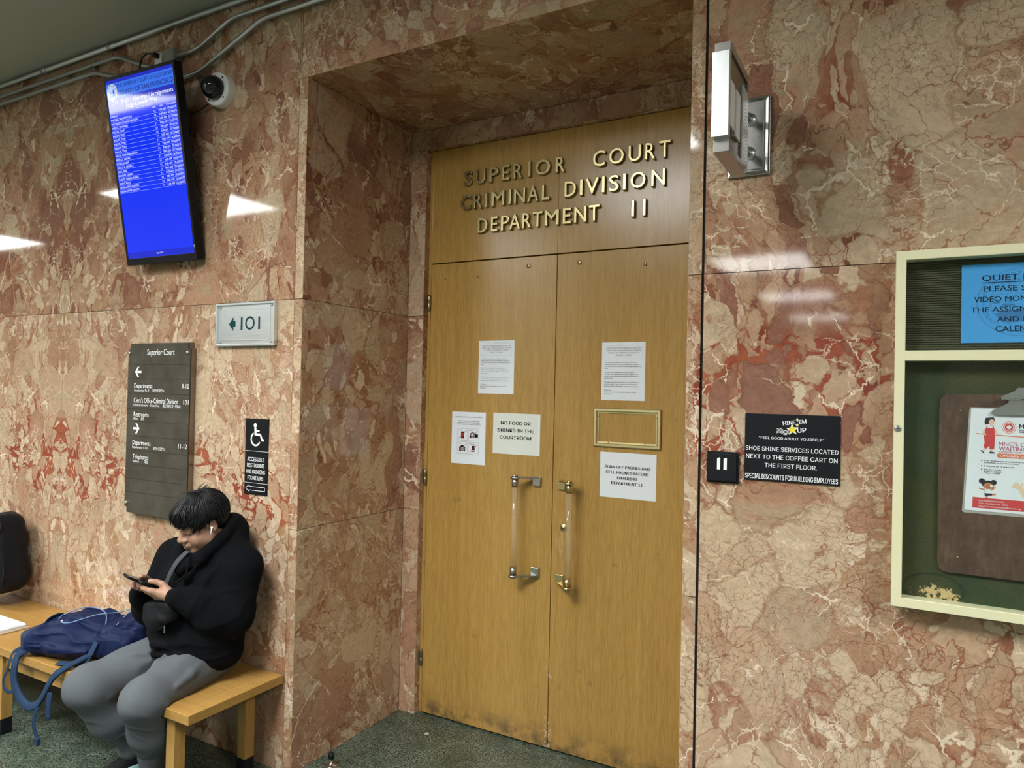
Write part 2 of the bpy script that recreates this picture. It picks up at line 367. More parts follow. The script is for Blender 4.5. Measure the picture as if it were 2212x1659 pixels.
# ------------------------------------------------------------------ mesh helpers
class MB:
    def __init__(self):
        self.bm = bmesh.new()
    def _mat(self, geom, mat):
        bmesh.ops.transform(self.bm, matrix=mat, verts=geom)
    def box(self, lo, hi, bev=0.0, seg=2, mi=0, mat=None):
        lo, hi = Vector(lo), Vector(hi)
        r = bmesh.ops.create_cube(self.bm, size=1.0)
        vs = r['verts']
        c, s = (lo + hi) / 2, hi - lo
        for v in vs:
            v.co = Vector((v.co.x * s.x, v.co.y * s.y, v.co.z * s.z)) + c
        fs = {f for v in vs for f in v.link_faces}
        if bev > 0:
            es = list({e for v in vs for e in v.link_edges})
            rr = bmesh.ops.bevel(self.bm, geom=es, offset=bev, segments=seg, affect='EDGES', profile=0.5)
            vs = list({v for f in rr['faces'] for v in f.verts} | {v for v in vs if v.is_valid})
            fs = {f for v in vs for f in v.link_faces}
        for f in fs:
            f.material_index = mi
        if mat is not None:
            bmesh.ops.transform(self.bm, matrix=mat, verts=vs)
        return vs
    def cyl(self, a, b, r1, r2=None, seg=20, mi=0, cap=True):
        a, b = Vector(a), Vector(b)
        r2 = r1 if r2 is None else r2
        L = (b - a).length
        r = bmesh.ops.create_cone(self.bm, cap_ends=cap, segments=seg, radius1=r1, radius2=r2, depth=L)
        q = Vector((0, 0, 1)).rotation_difference(b - a).to_matrix().to_4x4()
        bmesh.ops.transform(self.bm, matrix=Matrix.Translation((a + b) / 2) @ q, verts=r['verts'])
        for f in {f for v in r['verts'] for f in v.link_faces}:
            f.material_index = mi
            if len(f.verts) == 4: f.smooth = True
        return r['verts']
    def tube(self, pts, r, seg=10, mi=0, cap=True, flat=None):
        """round (or flat=(w,t)) section swept along a polyline"""
        pts = [Vector(p) for p in pts]
        rings = []
        up = None
        for i, p in enumerate(pts):
            d = (pts[min(i + 1, len(pts) - 1)] - pts[max(i - 1, 0)]).normalized()
            if up is None:
                up = Vector((0, 0, 1)) if abs(d.z) < 0.9 else Vector((0, 1, 0))
            x = d.cross(up).normalized()
            up = x.cross(d).normalized()
            rr = r(i / (len(pts) - 1)) if callable(r) else r
            ring = []
            for k in range(seg):
                a = 2 * PI * k / seg
                if flat:
                    ca, sa = math.cos(a), math.sin(a)
                    q = x * flat[0] * 0.5 * (abs(ca) ** 0.5) * (1 if ca > 0 else -1) + up * flat[1] * 0.5 * (abs(sa) ** 0.5) * (1 if sa > 0 else -1)
                else:
                    q = (x * math.cos(a) + up * math.sin(a)) * rr
                ring.append(self.bm.verts.new(p + q))
            rings.append(ring)
        for a, b in zip(rings, rings[1:]):
            for k in range(seg):
                f = self.bm.faces.new((a[k], a[(k + 1) % seg], b[(k + 1) % seg], b[k]))
                f.smooth = True; f.material_index = mi
        if cap:
            for rg, rev in ((rings[0], False), (rings[-1], True)):
                f = self.bm.faces.new(list(reversed(rg)) if not rev else rg)
                f.material_index = mi
        return self
    def prism(self, poly, d0, d1, plane='xz', mi=0):
        """extrude a 2-D polygon. plane xz -> extruded along y from d0 to d1"""
        def P(p, d):
            if plane == 'xz': return Vector((p[0], d, p[1]))
            if plane == 'xy': return Vector((p[0], p[1], d))
            return Vector((d, p[0], p[1]))
        a = [self.bm.verts.new(P(p, d0)) for p in poly]
        b = [self.bm.verts.new(P(p, d1)) for p in poly]
        n = len(poly)
        fs = [self.bm.faces.new(a), self.bm.faces.new(list(reversed(b)))]
        for i in range(n):
            fs.append(self.bm.faces.new((a[i], b[i], b[(i + 1) % n], a[(i + 1) % n])))
        for f in fs: f.material_index = mi
        return a + b
    def lathe(self, prof, org, axis=(0, 0, 1), seg=24, mi=0):
        """prof: (radius, height) list along axis from org"""
        q = Vector((0, 0, 1)).rotation_difference(Vector(axis)).to_matrix()
        org = Vector(org)
        rings = []
        for r, h in prof:
            if r < 1e-6:
                rings.append([self.bm.verts.new(org + q @ Vector((0, 0, h)))])
            else:
                rings.append([self.bm.verts.new(org + q @ Vector((r * math.cos(2 * PI * k / seg), r * math.sin(2 * PI * k / seg), h))) for k in range(seg)])
        for a, b in zip(rings, rings[1:]):
            for k in range(seg):
                k2 = (k + 1) % seg
                if len(a) == 1 and len(b) == 1: continue
                if len(a) == 1: f = self.bm.faces.new((a[0], b[k], b[k2]))
                elif len(b) == 1: f = self.bm.faces.new((a[k], a[k2], b[0]))
                else: f = self.bm.faces.new((a[k], a[k2], b[k2], b[k]))
                f.smooth = True; f.material_index = mi
        return self
    def build(self, name, mats, parent=None, smooth=False, world=True):
        bmesh.ops.recalc_face_normals(self.bm, faces=self.bm.faces[:])
        me = bpy.data.meshes.new(name)
        self.bm.to_mesh(me)
        self.bm.free()
        for m in (mats if isinstance(mats, (list, tuple)) else [mats]):
            me.materials.append(m)
        if smooth:
            for p in me.polygons: p.use_smooth = True
        return link(name, me, parent)

def link(name, data, parent=None):
    o = bpy.data.objects.new(name, data)
    COL.objects.link(o)
    if parent is not None:
        o.parent = parent
        # meshes are written in world coordinates: shift into the parent's frame
        pm = parent.matrix_world.copy()
        q = parent
        loc = Vector((0, 0, 0))
        while q is not None:
            loc += q.location
            q = q.parent
        if isinstance(data, bpy.types.Mesh):
            data.transform(Matrix.Translation(-loc))
    return o

def thing(name, label, cat, loc=(0, 0, 0), group=None):
    o = bpy.data.objects.new(name, None)
    o.empty_display_size = 0.05
    COL.objects.link(o)
    o.location = loc
    o['label'] = label; o['category'] = cat
    if group: o['group'] = group
    return o

def tag(o, label, cat, group=None, kind=None):
    o['label'] = label; o['category'] = cat
    if group: o['group'] = group
    if kind: o['kind'] = kind
    return o

def struct(o, label=None, cat=None):
    o['kind'] = 'structure'
    if label: o['label'] = label
    if cat: o['category'] = cat
    return o

def frame_m(org, ex, ez):
    """matrix with local x->ex, local y->ez (up), local z->outward"""
    ex, ez = Vector(ex).normalized(), Vector(ez).normalized()
    n = ex.cross(ez)
    m = Matrix((ex, ez, n)).transposed().to_4x4()
    m.translation = Vector(org)
    return m

_tc = {}
FONT = {'sans': None}
try:
    import os as _os
    _p = _os.path.join(bpy.utils.system_resource('DATAFILES', path='fonts'), 'Inter.woff2')
    if _os.path.exists(_p): FONT['sans'] = bpy.data.fonts.load(_p)
except Exception:
    pass
def glyph_mesh(s, bold=0.0, extrude=0.0, bevel=0.0, shear=0.0, sx=1.0, space=1.0, res=3, sans=False):
    """text as a bmesh-ready (verts, faces) list, built with the text tool"""
    key = (s, min(bold, 0.004), extrude, bevel, shear, space, res, sans)
    if key not in _tc:
        cu = bpy.data.curves.new('tmp_text', 'FONT')
        cu.body = s
        cu.size = 1.0
        cu.offset = 0.0
        if FONT['sans'] is not None and sans: cu.font = FONT['sans']
        cu.extrude = extrude
        cu.bevel_depth = bevel
        cu.shear = shear
        cu.space_character = space
        cu.resolution_u = res
        o = bpy.data.objects.new('tmp_text', cu)
        me = o.to_mesh()
        vs = [v.co.copy() for v in me.vertices]
        fs = [tuple(p.vertices) for p in me.polygons]
        o.to_mesh_clear()
        bpy.data.objects.remove(o, do_unlink=True)
        bpy.data.curves.remove(cu)
        _tc[key] = (vs, fs)
    return _tc[key]

CAPH = None
def put_text(mb, s, m, x, y, h, width=None, align='L', bold=0.0, mi=0, ref='cap', shear=0.0, space=1.0, lift=0.0, maxw=None, sans=False):
    """flat lettering on the frame m: baseline at (x, y), capital height h, optional exact width"""
    global CAPH
    if CAPH is None: CAPH = {}
    if sans not in CAPH:
        v, _ = glyph_mesh('H', sans=sans)
        CAPH[sans] = max(p.y for p in v) - min(p.y for p in v)
    vs, fs = glyph_mesh(s, bold, 0, 0, shear, 1.0, space, sans=sans)
    if not vs: return
    k = h / CAPH[sans]
    x0 = min(p.x for p in vs); x1 = max(p.x for p in vs)
    w = (x1 - x0) * k
    kx = k
    if width is not None:
        kx = k * width / w; w = width
    elif maxw is not None and w > maxw:
        kx = k * maxw / w; w = maxw
    ox = {'L': 0, 'C': -w / 2, 'R': -w}[align]
    # heavier faces: the outline is laid down again with small sideways shifts
    sh = [0.0] if bold <= 0.004 else [-bold, 0.0, bold] if bold < 0.02 else [-bold, -bold / 2, 0.0, bold / 2, bold]
    for i, q in enumerate(sh):
        nv = [mb.bm.verts.new(m @ Vector((x + ox + (p.x - x0 + q * 0.8) * kx, y + p.y * k, lift + i * 0.00006))) for p in vs]
        for f in fs:
            try:
                ff = mb.bm.faces.new([nv[j] for j in f]); ff.material_index = mi
            except ValueError:
                pass

_layer = [0]
def put_poly(mb, pts, m, mi=0, lift=0.0):
    _layer[0] = (_layer[0] + 1) % 6
    lift += _layer[0] * 0.00003
    vs = [mb.bm.verts.new(m @ Vector((p[0], p[1], lift))) for p in pts]
    f = mb.bm.faces.new(vs); f.material_index = mi
    return f

def put_rect(mb, x0, y0, x1, y1, m, mi=0, lift=0.0):
    return put_poly(mb, [(x0, y0), (x1, y0), (x1, y1), (x0, y1)], m, mi, lift)

def put_outline(mb, x0, y0, x1, y1, t, m, mi=0, lift=0.0):
    for r in ((x0, y0, x1, y0 + t), (x0, y1 - t, x1, y1), (x0, y0 + t, x0 + t, y1 - t), (x1 - t, y0 + t, x1, y1 - t)):
        put_rect(mb, *r, m, mi, lift)

def put_disc(mb, cx, cy, rx, ry, m, mi=0, lift=0.0, seg=28, a0=0, a1=2 * PI, inner=0.0):
    if inner <= 0:
        put_poly(mb, [(cx + rx * math.cos(a0 + (a1 - a0) * k / seg), cy + ry * math.sin(a0 + (a1 - a0) * k / seg)) for k in range(seg + (1 if a1 - a0 < 2 * PI - 1e-6 else 0))], m, mi, lift)
    else:
        for k in range(seg):
            a, b = a0 + (a1 - a0) * k / seg, a0 + (a1 - a0) * (k + 1) / seg
            put_poly(mb, [(cx + rx * inner * math.cos(a), cy + ry * inner * math.sin(a)), (cx + rx * math.cos(a), cy + ry * math.sin(a)),
                          (cx + rx * math.cos(b), cy + ry * math.sin(b)), (cx + rx * inner * math.cos(b), cy + ry * inner * math.sin(b))], m, mi, lift)

def put_stroke(mb, pts, w, m, mi=0, lift=0.0):
    for a, b in zip(pts, pts[1:]):
        a, b = Vector(a), Vector(b)
        d = (b - a)
        if d.length < 1e-7: continue
        n = Vector((-d.y, d.x)).normalized() * w / 2
        put_poly(mb, [a + n, a - n, b - n, b + n], m, mi, lift)

# ------------------------------------------------------------------ marble slabs
def blob(x, z, cx, cz, rx, rz):
    return math.exp(-(((x - cx) / rx) ** 2 + ((z - cz) / rz) ** 2))

def stone_marks(x, z, face):
    """where this stone is red, pale or rubbly; lower left also paled for brightness (vertex attribute on the slabs)"""
    red, light, rub = 0.0, 0.5, 0.0
    if face == 'front':
        if x < XS:
            red += 1.0 * (blob(x, z, -2.15, 1.30, 0.36, 0.22) + blob(x, z, -1.70, 1.20, 0.22, 0.08) + blob(x, z, -2.45, 1.30, 0.16, 0.09))
            red += 1.0 * (blob(x, z, -0.38, 1.27, 0.20, 0.10) + blob(x, z, -0.5, 1.16, 0.18, 0.07)) + 0.5 * blob(x, z, -0.75, 1.42, 0.3, 0.08)
            light += (0.14 if z < ZJ else 0.0) + 0.34 * blob(x, z, -1.6, 0.85, 0.75, 0.33) + 0.15 * blob(x, z, -0.8, 1.65, 0.5, 0.4) + 0.12 * blob(x, z, -0.8, 2.0, 0.3, 0.2)  # lower slabs painted paler, for more brightness there than the lamps give
            light += 0.30 * blob(x, z, -1.95, 2.05, 0.12, 0.13) + 0.3 * blob(x, z, -2.4, 2.07, 0.12, 0.12)
            rub += 0.5 * blob(x, z, -2.1, 1.75, 0.6, 0.3) + 0.3 * blob(x, z, -0.5, 0.8, 0.3, 0.4)
            if z > ZJ:
                light -= 0.06
                light += 0.25 * (blob(x, z, -2.5, 3.0, 0.14, 0.3) + blob(x, z, -1.8, 2.9, 0.12, 0.28))
                light -= 0.40 * (blob(x, z, -1.95, 2.78, 0.09, 0.2) + blob(x, z, -2.35, 2.78, 0.09, 0.2) + blob(x, z, -2.14, 2.6, 0.2, 0.1))
                light -= 0.35 * (blob(x, z, -0.62, 2.83, 0.10, 0.18) + blob(x, z, -0.45, 3.35, 0.13, 0.2))
                light += 0.3 * blob(x, z, -0.42, 3.45, 0.13, 0.1) + 0.2 * blob(x, z, -0.85, 2.95, 0.15, 0.25) + 0.2 * blob(x, z, -0.45, 2.75, 0.1, 0.15)
        elif x > X1S - 0.02:
            red += 0.95 * (blob(x, z, 1.95, 1.86, 0.24, 0.075) + blob(x, z, 1.74, 1.82, 0.12, 0.12) + blob(x, z, 2.12, 1.80, 0.12, 0.07) + blob(x, z, 1.70, 1.66, 0.1, 0.12))
            light += 0.25 * blob(x, z, 1.9, 0.9, 0.7, 0.5) + 0.2 * blob(x, z, 1.9, 1.35, 0.35, 0.15) - 0.3 * blob(x, z, 1.78, 2.05, 0.22, 0.09)
            rub += 0.45 * blob(x, z, 1.75, 2.0, 0.25, 0.1) + 0.25 * blob(x, z, 1.9, 0.8, 0.5, 0.4)
            if z > ZJ:
                light += 0.02 - 0.4 * blob(x, z, 1.92, 2.72, 0.12, 0.12) - 0.3 * blob(x, z, 2.28, 3.0, 0.3, 0.1)
                light += 0.22 * (blob(x, z, 1.95, 2.95, 0.15, 0.2) + blob(x, z, 2.25, 2.75, 0.2, 0.2) + blob(x, z, 2.05, 2.47, 0.2, 0.08))
                red += 0.28 * (blob(x, z, 2.02, 2.72, 0.1, 0.25) + blob(x, z, 1.74, 2.95, 0.05, 0.3))
        elif z > ZS:
            light += 0.02
        else:
            light += 0.30
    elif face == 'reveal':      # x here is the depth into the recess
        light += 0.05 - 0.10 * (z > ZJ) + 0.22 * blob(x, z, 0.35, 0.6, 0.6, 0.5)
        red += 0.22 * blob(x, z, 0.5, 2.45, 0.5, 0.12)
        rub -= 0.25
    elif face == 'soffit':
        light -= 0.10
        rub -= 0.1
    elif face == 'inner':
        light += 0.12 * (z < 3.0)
    return (max(0, min(1, red)), max(0, min(1, light)), max(0, min(1, 0.2 + rub)))

def slab(mb, lay, P, u0, u1, v0, v1, seed, face, n=(0, -1, 0), th=0.02, step=0.05, mirror=None, flip=False):
    """one stone slab: a front grid mapped by P(u, v) with its own seed, and edge returns of depth th"""
    g = 0.0012
    u0 += g; u1 -= g; v0 += g; v1 -= g
    nu = max(1, int(math.ceil((u1 - u0) / step))); nv = max(1, int(math.ceil((v1 - v0) / step)))
    luv, lmk = lay
    n = Vector(n)
    grid = []
    def setv(v, u, w):
        uu = abs(u - mirror) if mirror is not None else u
        v[luv] = Vector((uu, w, seed * 3.71))
        v[lmk] = (*stone_marks(u, w, face), 1.0)
    for j in range(nv + 1):
        row = []
        for i in range(nu + 1):
            u = u0 + (u1 - u0) * i / nu; w = v0 + (v1 - v0) * j / nv
            vt = mb.bm.verts.new(P(u, w)); setv(vt, u, w); row.append(vt)
        grid.append(row)
    for j in range(nv):
        for i in range(nu):
            q = (grid[j][i], grid[j][i + 1], grid[j + 1][i + 1], grid[j + 1][i])
            mb.bm.faces.new(q)
    # back ring
    back = {}
    def bk(v):
        if v not in back:
            b = mb.bm.verts.new(v.co - n * th); b[luv] = v[luv]; b[lmk] = v[lmk]; back[v] = b
        return back[v]
    rim = [grid[0][i] for i in range(nu + 1)] + [grid[j][nu] for j in range(1, nv + 1)] + [grid[nv][i] for i in range(nu - 1, -1, -1)] + [grid[j][0] for j in range(nv - 1, 0, -1)]
    for a, b in zip(rim, rim[1:] + rim[:1]):
        mb.bm.faces.new((a, b, bk(b), bk(a)))

class Stone(MB):
    def __init__(self):
        super().__init__()
        self.lay = (self.bm.verts.layers.float_vector.new('muv'), self.bm.verts.layers.float_color.new('mk'))
    def slab(self, *a, **k):
        slab(self, self.lay, *a, **k)
    def back(self, lo, hi):
        self.box(lo, hi, mi=1)
# ================================================================== the setting
MAR = [M['marble'], M['gap']]
Pf = lambda u, v: Vector((u, 0, v))
NF = (0, -1, 0)
LEFT_END, RIGHT_END = -12.0, 7.0

s = Stone()
BM = -2.14
for (u0, u1, v0, v1, sd) in ((-4.2, BM, 0, ZJ, 1), (BM, XS, 0, ZJ, 1), (-4.2, BM, ZJ, ZC, 2), (BM, XS, ZJ, ZC, 2)):
    s.slab(Pf, u0, u1, v0, v1, sd, 'front', NF, mirror=BM, step=0.045)
for (u0, u1) in ((-6.3, -4.2), (-8.4, -6.3), (-10.5, -8.4), (LEFT_END, -10.5)):
    s.slab(Pf, u0, u1, 0, ZJ, 3 + u0, 'plain', NF, step=1.2)
    s.slab(Pf, u0, u1, ZJ, ZC, 4 + u0, 'plain', NF, step=1.2)
for v0, v1, sd in ((0, ZJ2, 11), (ZJ2, ZJ, 12), (ZJ, ZS, 13)):
    s.slab(Pf, XS, X0, v0, v1, sd, 'front', NF, step=0.1)
s.back((LEFT_END, 0.004, 0), (X0 - 0.021, 0.3, ZC))
struct(s.build('wall_front_left', MAR))

s = Stone()
s.slab(Pf, -0.252, X1S - 0.007, ZS, ZC, 14, 'front', NF, step=0.06)
s.slab(Pf, XS, -0.252, ZS, ZC, 2.0, 'front', NF, step=0.03, mirror=BM)
s.back((XS, 0.004, ZS + 0.021), (X1S, 0.3, ZC))
struct(s.build('wall_front_header', MAR))

s = Stone()
for v0, v1, sd in ((0, 1.102, 15), (1.102, ZJ, 16), (ZJ, ZS, 17)):
    s.slab(Pf, X1, X1S - 0.007, v0, v1, sd, 'front', NF, step=0.1)
for (u0, u1, v0, v1, sd) in ((X1S, 3.7, 0, ZJ, 18), (X1S, 3.7, ZJ, ZC, 19.3)):
    s.slab(Pf, u0, u1, v0, v1, sd, 'front', NF, step=0.04)
for (u0, u1) in ((3.7, 5.4), (5.4, RIGHT_END)):
    s.slab(Pf, u0, u1, 0, ZJ, 20 + u0, 'plain', NF, step=1.2)
    s.slab(Pf, u0, u1, ZJ, ZC, 21 + u0, 'plain', NF, step=1.2)
s.back((X1 + 0.021, 0.006, 0), (RIGHT_END, 0.3, ZC))
struct(s.build('wall_front_right', MAR))

# recess: two reveals, soffit, inner marble frame
s = Stone()
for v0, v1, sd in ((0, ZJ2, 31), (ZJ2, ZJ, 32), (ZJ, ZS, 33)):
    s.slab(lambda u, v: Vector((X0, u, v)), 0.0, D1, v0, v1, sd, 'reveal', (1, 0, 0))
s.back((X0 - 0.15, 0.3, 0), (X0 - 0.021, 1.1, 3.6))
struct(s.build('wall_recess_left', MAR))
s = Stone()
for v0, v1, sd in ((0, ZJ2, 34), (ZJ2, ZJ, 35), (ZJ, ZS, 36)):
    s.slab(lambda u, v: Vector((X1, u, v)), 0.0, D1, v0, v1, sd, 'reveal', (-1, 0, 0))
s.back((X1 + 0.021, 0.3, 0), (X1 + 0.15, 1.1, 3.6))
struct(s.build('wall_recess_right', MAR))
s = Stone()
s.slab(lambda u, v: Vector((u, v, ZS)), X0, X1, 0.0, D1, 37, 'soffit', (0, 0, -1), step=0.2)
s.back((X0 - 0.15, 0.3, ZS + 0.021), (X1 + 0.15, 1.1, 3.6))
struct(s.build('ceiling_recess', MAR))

Pi = lambda u, v: Vector((u, D1, v))
ZF = ZT + 0.003
JW = 0.011
def casing(name, pieces, rets):
    s = Stone()
    for p in pieces: s.slab(Pi, *p, 'inner', NF, step=0.12)
    for P, a, b, c, d, sd, n in rets: s.slab(P, a, b, c, d, sd, 'inner', n, step=0.5)
    struct(s.build(name, MAR))
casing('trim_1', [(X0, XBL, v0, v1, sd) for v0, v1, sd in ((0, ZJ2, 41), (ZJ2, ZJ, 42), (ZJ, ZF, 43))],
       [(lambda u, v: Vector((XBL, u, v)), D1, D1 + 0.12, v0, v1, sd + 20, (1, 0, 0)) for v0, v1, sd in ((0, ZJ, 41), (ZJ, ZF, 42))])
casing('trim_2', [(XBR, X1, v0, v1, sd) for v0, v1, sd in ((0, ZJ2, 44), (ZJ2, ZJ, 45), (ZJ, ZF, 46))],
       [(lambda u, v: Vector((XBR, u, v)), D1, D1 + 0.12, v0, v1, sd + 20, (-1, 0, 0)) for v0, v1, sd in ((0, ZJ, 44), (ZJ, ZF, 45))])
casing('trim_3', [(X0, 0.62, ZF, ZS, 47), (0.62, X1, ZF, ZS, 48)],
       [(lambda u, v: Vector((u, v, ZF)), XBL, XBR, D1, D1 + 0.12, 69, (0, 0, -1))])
# timber jambs either side of the leaves
for nm, xa, xb in (('trim_4', XBL + 0.001, XD - 0.002), ('trim_5', XD + 2 * WD + 0.002, XBR - 0.001)):
    b = MB(); b.box((xa, D2 + 0.004, 0.0), (xb, D2 + 0.09, ZT), 0.001)
    struct(b.build(nm, M['door']))
b = MB(); b.box((X0 - 0.2, 1.05, 0), (X1 + 0.2, 1.1, 3.6))
struct(b.build('wall_behind_door', M['gap']))

# floor and ceiling, the rest of the hall
b = MB()
b.box((LEFT_END, -17.2, -0.05), (RIGHT_END, 1.1, 0.0))
struct(b.build('floor', M['terrazzo']))
b = MB()
b.box((LEFT_END, -17.2, ZC), (RIGHT_END, 0.3, ZC + 0.1))
struct(b.build('ceiling', M['plaster']))
def plain_wall(name, P, spans, n, lo, hi):
    s = Stone()
    for i, (a, c) in enumerate(spans):
        s.slab(P, a, c, 0, 1.1, 50 + i, 'plain', n, step=2)
        s.slab(P, a, c, 1.1, ZC, 60 + i, 'plain', n, step=2)
    s.back(lo, hi)
    struct(s.build(name, [M['wall_paint'], M['gap']]))
YO, BXL, BXR = -4.7, -1.9, 3.0
plain_wall('wall_back_left', lambda u, v: Vector((u, YO, v)), [(LEFT_END + 2 * i, LEFT_END + 2 * i + 2) for i in range(5)] + [(-2.0, BXL)], (0, 1, 0), (LEFT_END, YO - 0.2, 0), (BXL - 0.021, YO - 0.021, ZC))
plain_wall('wall_back_right', lambda u, v: Vector((u, YO, v)), [(BXR, 5), (5, RIGHT_END)], (0, 1, 0), (BXR + 0.021, YO - 0.2, 0), (RIGHT_END, YO - 0.021, ZC))
plain_wall('wall_branch_left', lambda u, v: Vector((BXL, u, v)), [(-17 + 2.05 * i, -17 + 2.05 * (i + 1)) for i in range(6)], (1, 0, 0), (BXL - 0.2, -17, 0), (BXL - 0.021, YO - 0.2, ZC))
plain_wall('wall_branch_right', lambda u, v: Vector((BXR, u, v)), [(-17 + 2.05 * i, -17 + 2.05 * (i + 1)) for i in range(6)], (-1, 0, 0), (BXR + 0.021, -17, 0), (BXR + 0.2, YO - 0.2, ZC))
plain_wall('wall_branch_end', lambda u, v: Vector((u, -17, v)), [(BXL, 0.5), (0.5, BXR)], (0, 1, 0), (BXL, -17.2, 0), (BXR, -17.021, ZC))
plain_wall('wall_left', lambda u, v: Vector((LEFT_END, u, v)), [(YO, -2.3), (-2.3, 0)], (1, 0, 0), (LEFT_END - 0.2, YO, 0), (LEFT_END - 0.021, 0, ZC))
plain_wall('wall_right', lambda u, v: Vector((RIGHT_END, u, v)), [(YO, -2.3), (-2.3, 0)], (-1, 0, 0), (RIGHT_END + 0.021, YO, 0), (RIGHT_END + 0.2, 0, ZC))

# ceiling troffers (outside the frame; they light the hall; all but one added panel show in the stone)
def troffer(x0, y0, x1, y1, label):
    t = thing('ceiling_light', label, 'ceiling light', ((x0 + x1) / 2, (y0 + y1) / 2, ZC), 'fluorescent troffers of the hall')
    b = MB()
    w = 0.03
    for lo, hi in (((x0 - w, y0 - w), (x1 + w, y0)), ((x0 - w, y1), (x1 + w, y1 + w)), ((x0 - w, y0), (x0, y1)), ((x1, y0), (x1 + w, y1))):
        b.box((*lo, ZC - 0.034), (*hi, ZC))
    b.build('frame', M['white_metal'], t)
    b = MB(); b.box((x0, y0, ZC - 0.028), (x1, y1, ZC - 0.006))
    b.build('diffuser', M['lamp'], t)
for i, xr in enumerate((0.85, -3.6, -8.05, 5.3)):
    troffer(xr - 1.2, -2.95, xr, -1.75, 'lit ceiling light over the corridor, ' + ('opposite the court doors', 'beyond the bench', 'far along at the left end', 'beyond the notice case')[i])
troffer(-2.95, -4.45, -1.75, -3.25, 'added ceiling light facing the bench, brightening the wall there')  # panel added to brighten the bench wall, not placed from any reflection
for i, yy in enumerate((-8.6, -12.2, -16.0)):
    troffer(-0.15, yy, 1.05, yy + 1.2, 'lit ceiling light in the side hall, ' + ('nearest the corridor', 'between the other two', 'farthest from the corridor')[i])

# ------------------------------------------------------------------ the doors
def door_leaf(name, xa, xb, hinge_x, plugs, label):
    root = thing(name, label, 'door', ((xa + xb) / 2, D2, 0))
    root['kind'] = 'structure'
    b = MB(); b.box((xa + 0.0015, D2, 0.008), (xb - 0.0015, D2 + 0.045, ZD - 0.003), 0.002)
    b.build('leaf', M['door'], root)
    for z in (2.257, 1.296, 0.307):
        b = MB()
        b.lathe([(0, -0.046), (0.005, -0.044), (0.0085, -0.034), (0.0095, -0.022), (0.0098, -0.002), (0.008, 0.0), (0.0098, 0.002), (0.0095, 0.022), (0.0085, 0.034), (0.005, 0.044), (0, 0.046)], (hinge_x, D2 - 0.008, z), seg=16)
        b.build('hinge', M['dull_brass'], root)
    for x, z, r in plugs:
        b = MB()
        b.lathe([(0, 0.004), (r * 0.6, 0.0036), (r * 0.95, 0.002), (r, -0.001)], (x, D2, z), (0, -1, 0), 18)
        b.build('plug', M['dull_brass'], root)
    return root
M['dull_brass'] = simple('tarnished_brass', (0.30, 0.25, 0.14), 0.38, 1.0)
M['chrome'] = simple('worn_chrome', (0.50, 0.51, 0.50), 0.22, 1.0)
dl = door_leaf('door_1', XD, XD + WD, XD - 0.004, [(0.012, 2.385, 0.006), (0.22, 2.383, 0.0055), (0.526, 2.422, 0.012)], 'left oak leaf of the tall double courtroom doors')
dr = door_leaf('door_2', XD + WD, XD + 2 * WD, XD + 2 * WD + 0.004, [(0.809, 2.421, 0.012), (1.146, 2.389, 0.009)], 'right oak leaf of the courtroom doors, with the lock')

def pull(parent, xr, xf, zt, zb, metal, side):
    """clear rod pull: xr rod axis, xf foot plate; side = direction from the rod to the foot"""
    yr = D2 - 0.075
    h = MB()
    h.cyl((xr, yr, zb + 0.035), (xr, yr, zt - 0.035), 0.0155, seg=28)
    root = h.build('handle', M['acrylic'], parent)
    for z, sg in ((zt, -1), (zb, 1)):
        b = MB()
        b.cyl((xr, yr, z - 0.006), (xr, yr, z + 0.006), 0.024, seg=26)
        b.cyl((xr, yr, z + sg * 0.004), (xr, yr, z + sg * 0.046), 0.0172, seg=26)
        b.cyl((xr, yr, z - sg * 0.006), (xr, yr, z - sg * 0.014), 0.015, 0.012, seg=24)
        # flat arm running back to the foot
        q0, q1 = Vector((xr, yr)), Vector((xf, D2 - 0.012))
        d = (q1 - q0).normalized(); n = Vector((-d.y, d.x))
        a, c = q0 + d * 0.01, q1 + d * 0.004
        b.prism([(a + n * 0.012)[:], (c + n * 0.014)[:], (c - n * 0.014)[:], (a - n * 0.012)[:]], z - 0.0035, z + 0.0035, 'xy')
        b.box((xf - 0.021, D2 - 0.016, min(z - 0.004, z + sg * 0.048) if sg > 0 else z - 0.042), (xf + 0.021, D2, z + 0.042 if sg > 0 else z + 0.004), 0.002)
        o = b.build('bracket', metal, parent)
pull(dl, 0.5145, 0.604, 1.346, 0.853, M['chrome'], 1)
pull(dr, 0.8135, 0.742, 1.340, 0.836, M['brass'], -1)
b = MB()
b.lathe([(0, 0.0055), (0.0105, 0.0055), (0.011, 0.0042), (0.0165, 0.0046), (0.0195, 0.0036), (0.021, 0.0)], (0.753, D2, 1.108), (0, -1, 0), 26)
b.box((0.7514, D2 - 0.0060, 1.0985), (0.7546, D2 - 0.0050, 1.1055), mi=1); b.cyl((0.753, D2 - 0.0060, 1.107), (0.753, D2 - 0.0050, 1.107), 0.0026, seg=12, mi=1)
b.build('lock', [M['brass'], M['gap']], dr)

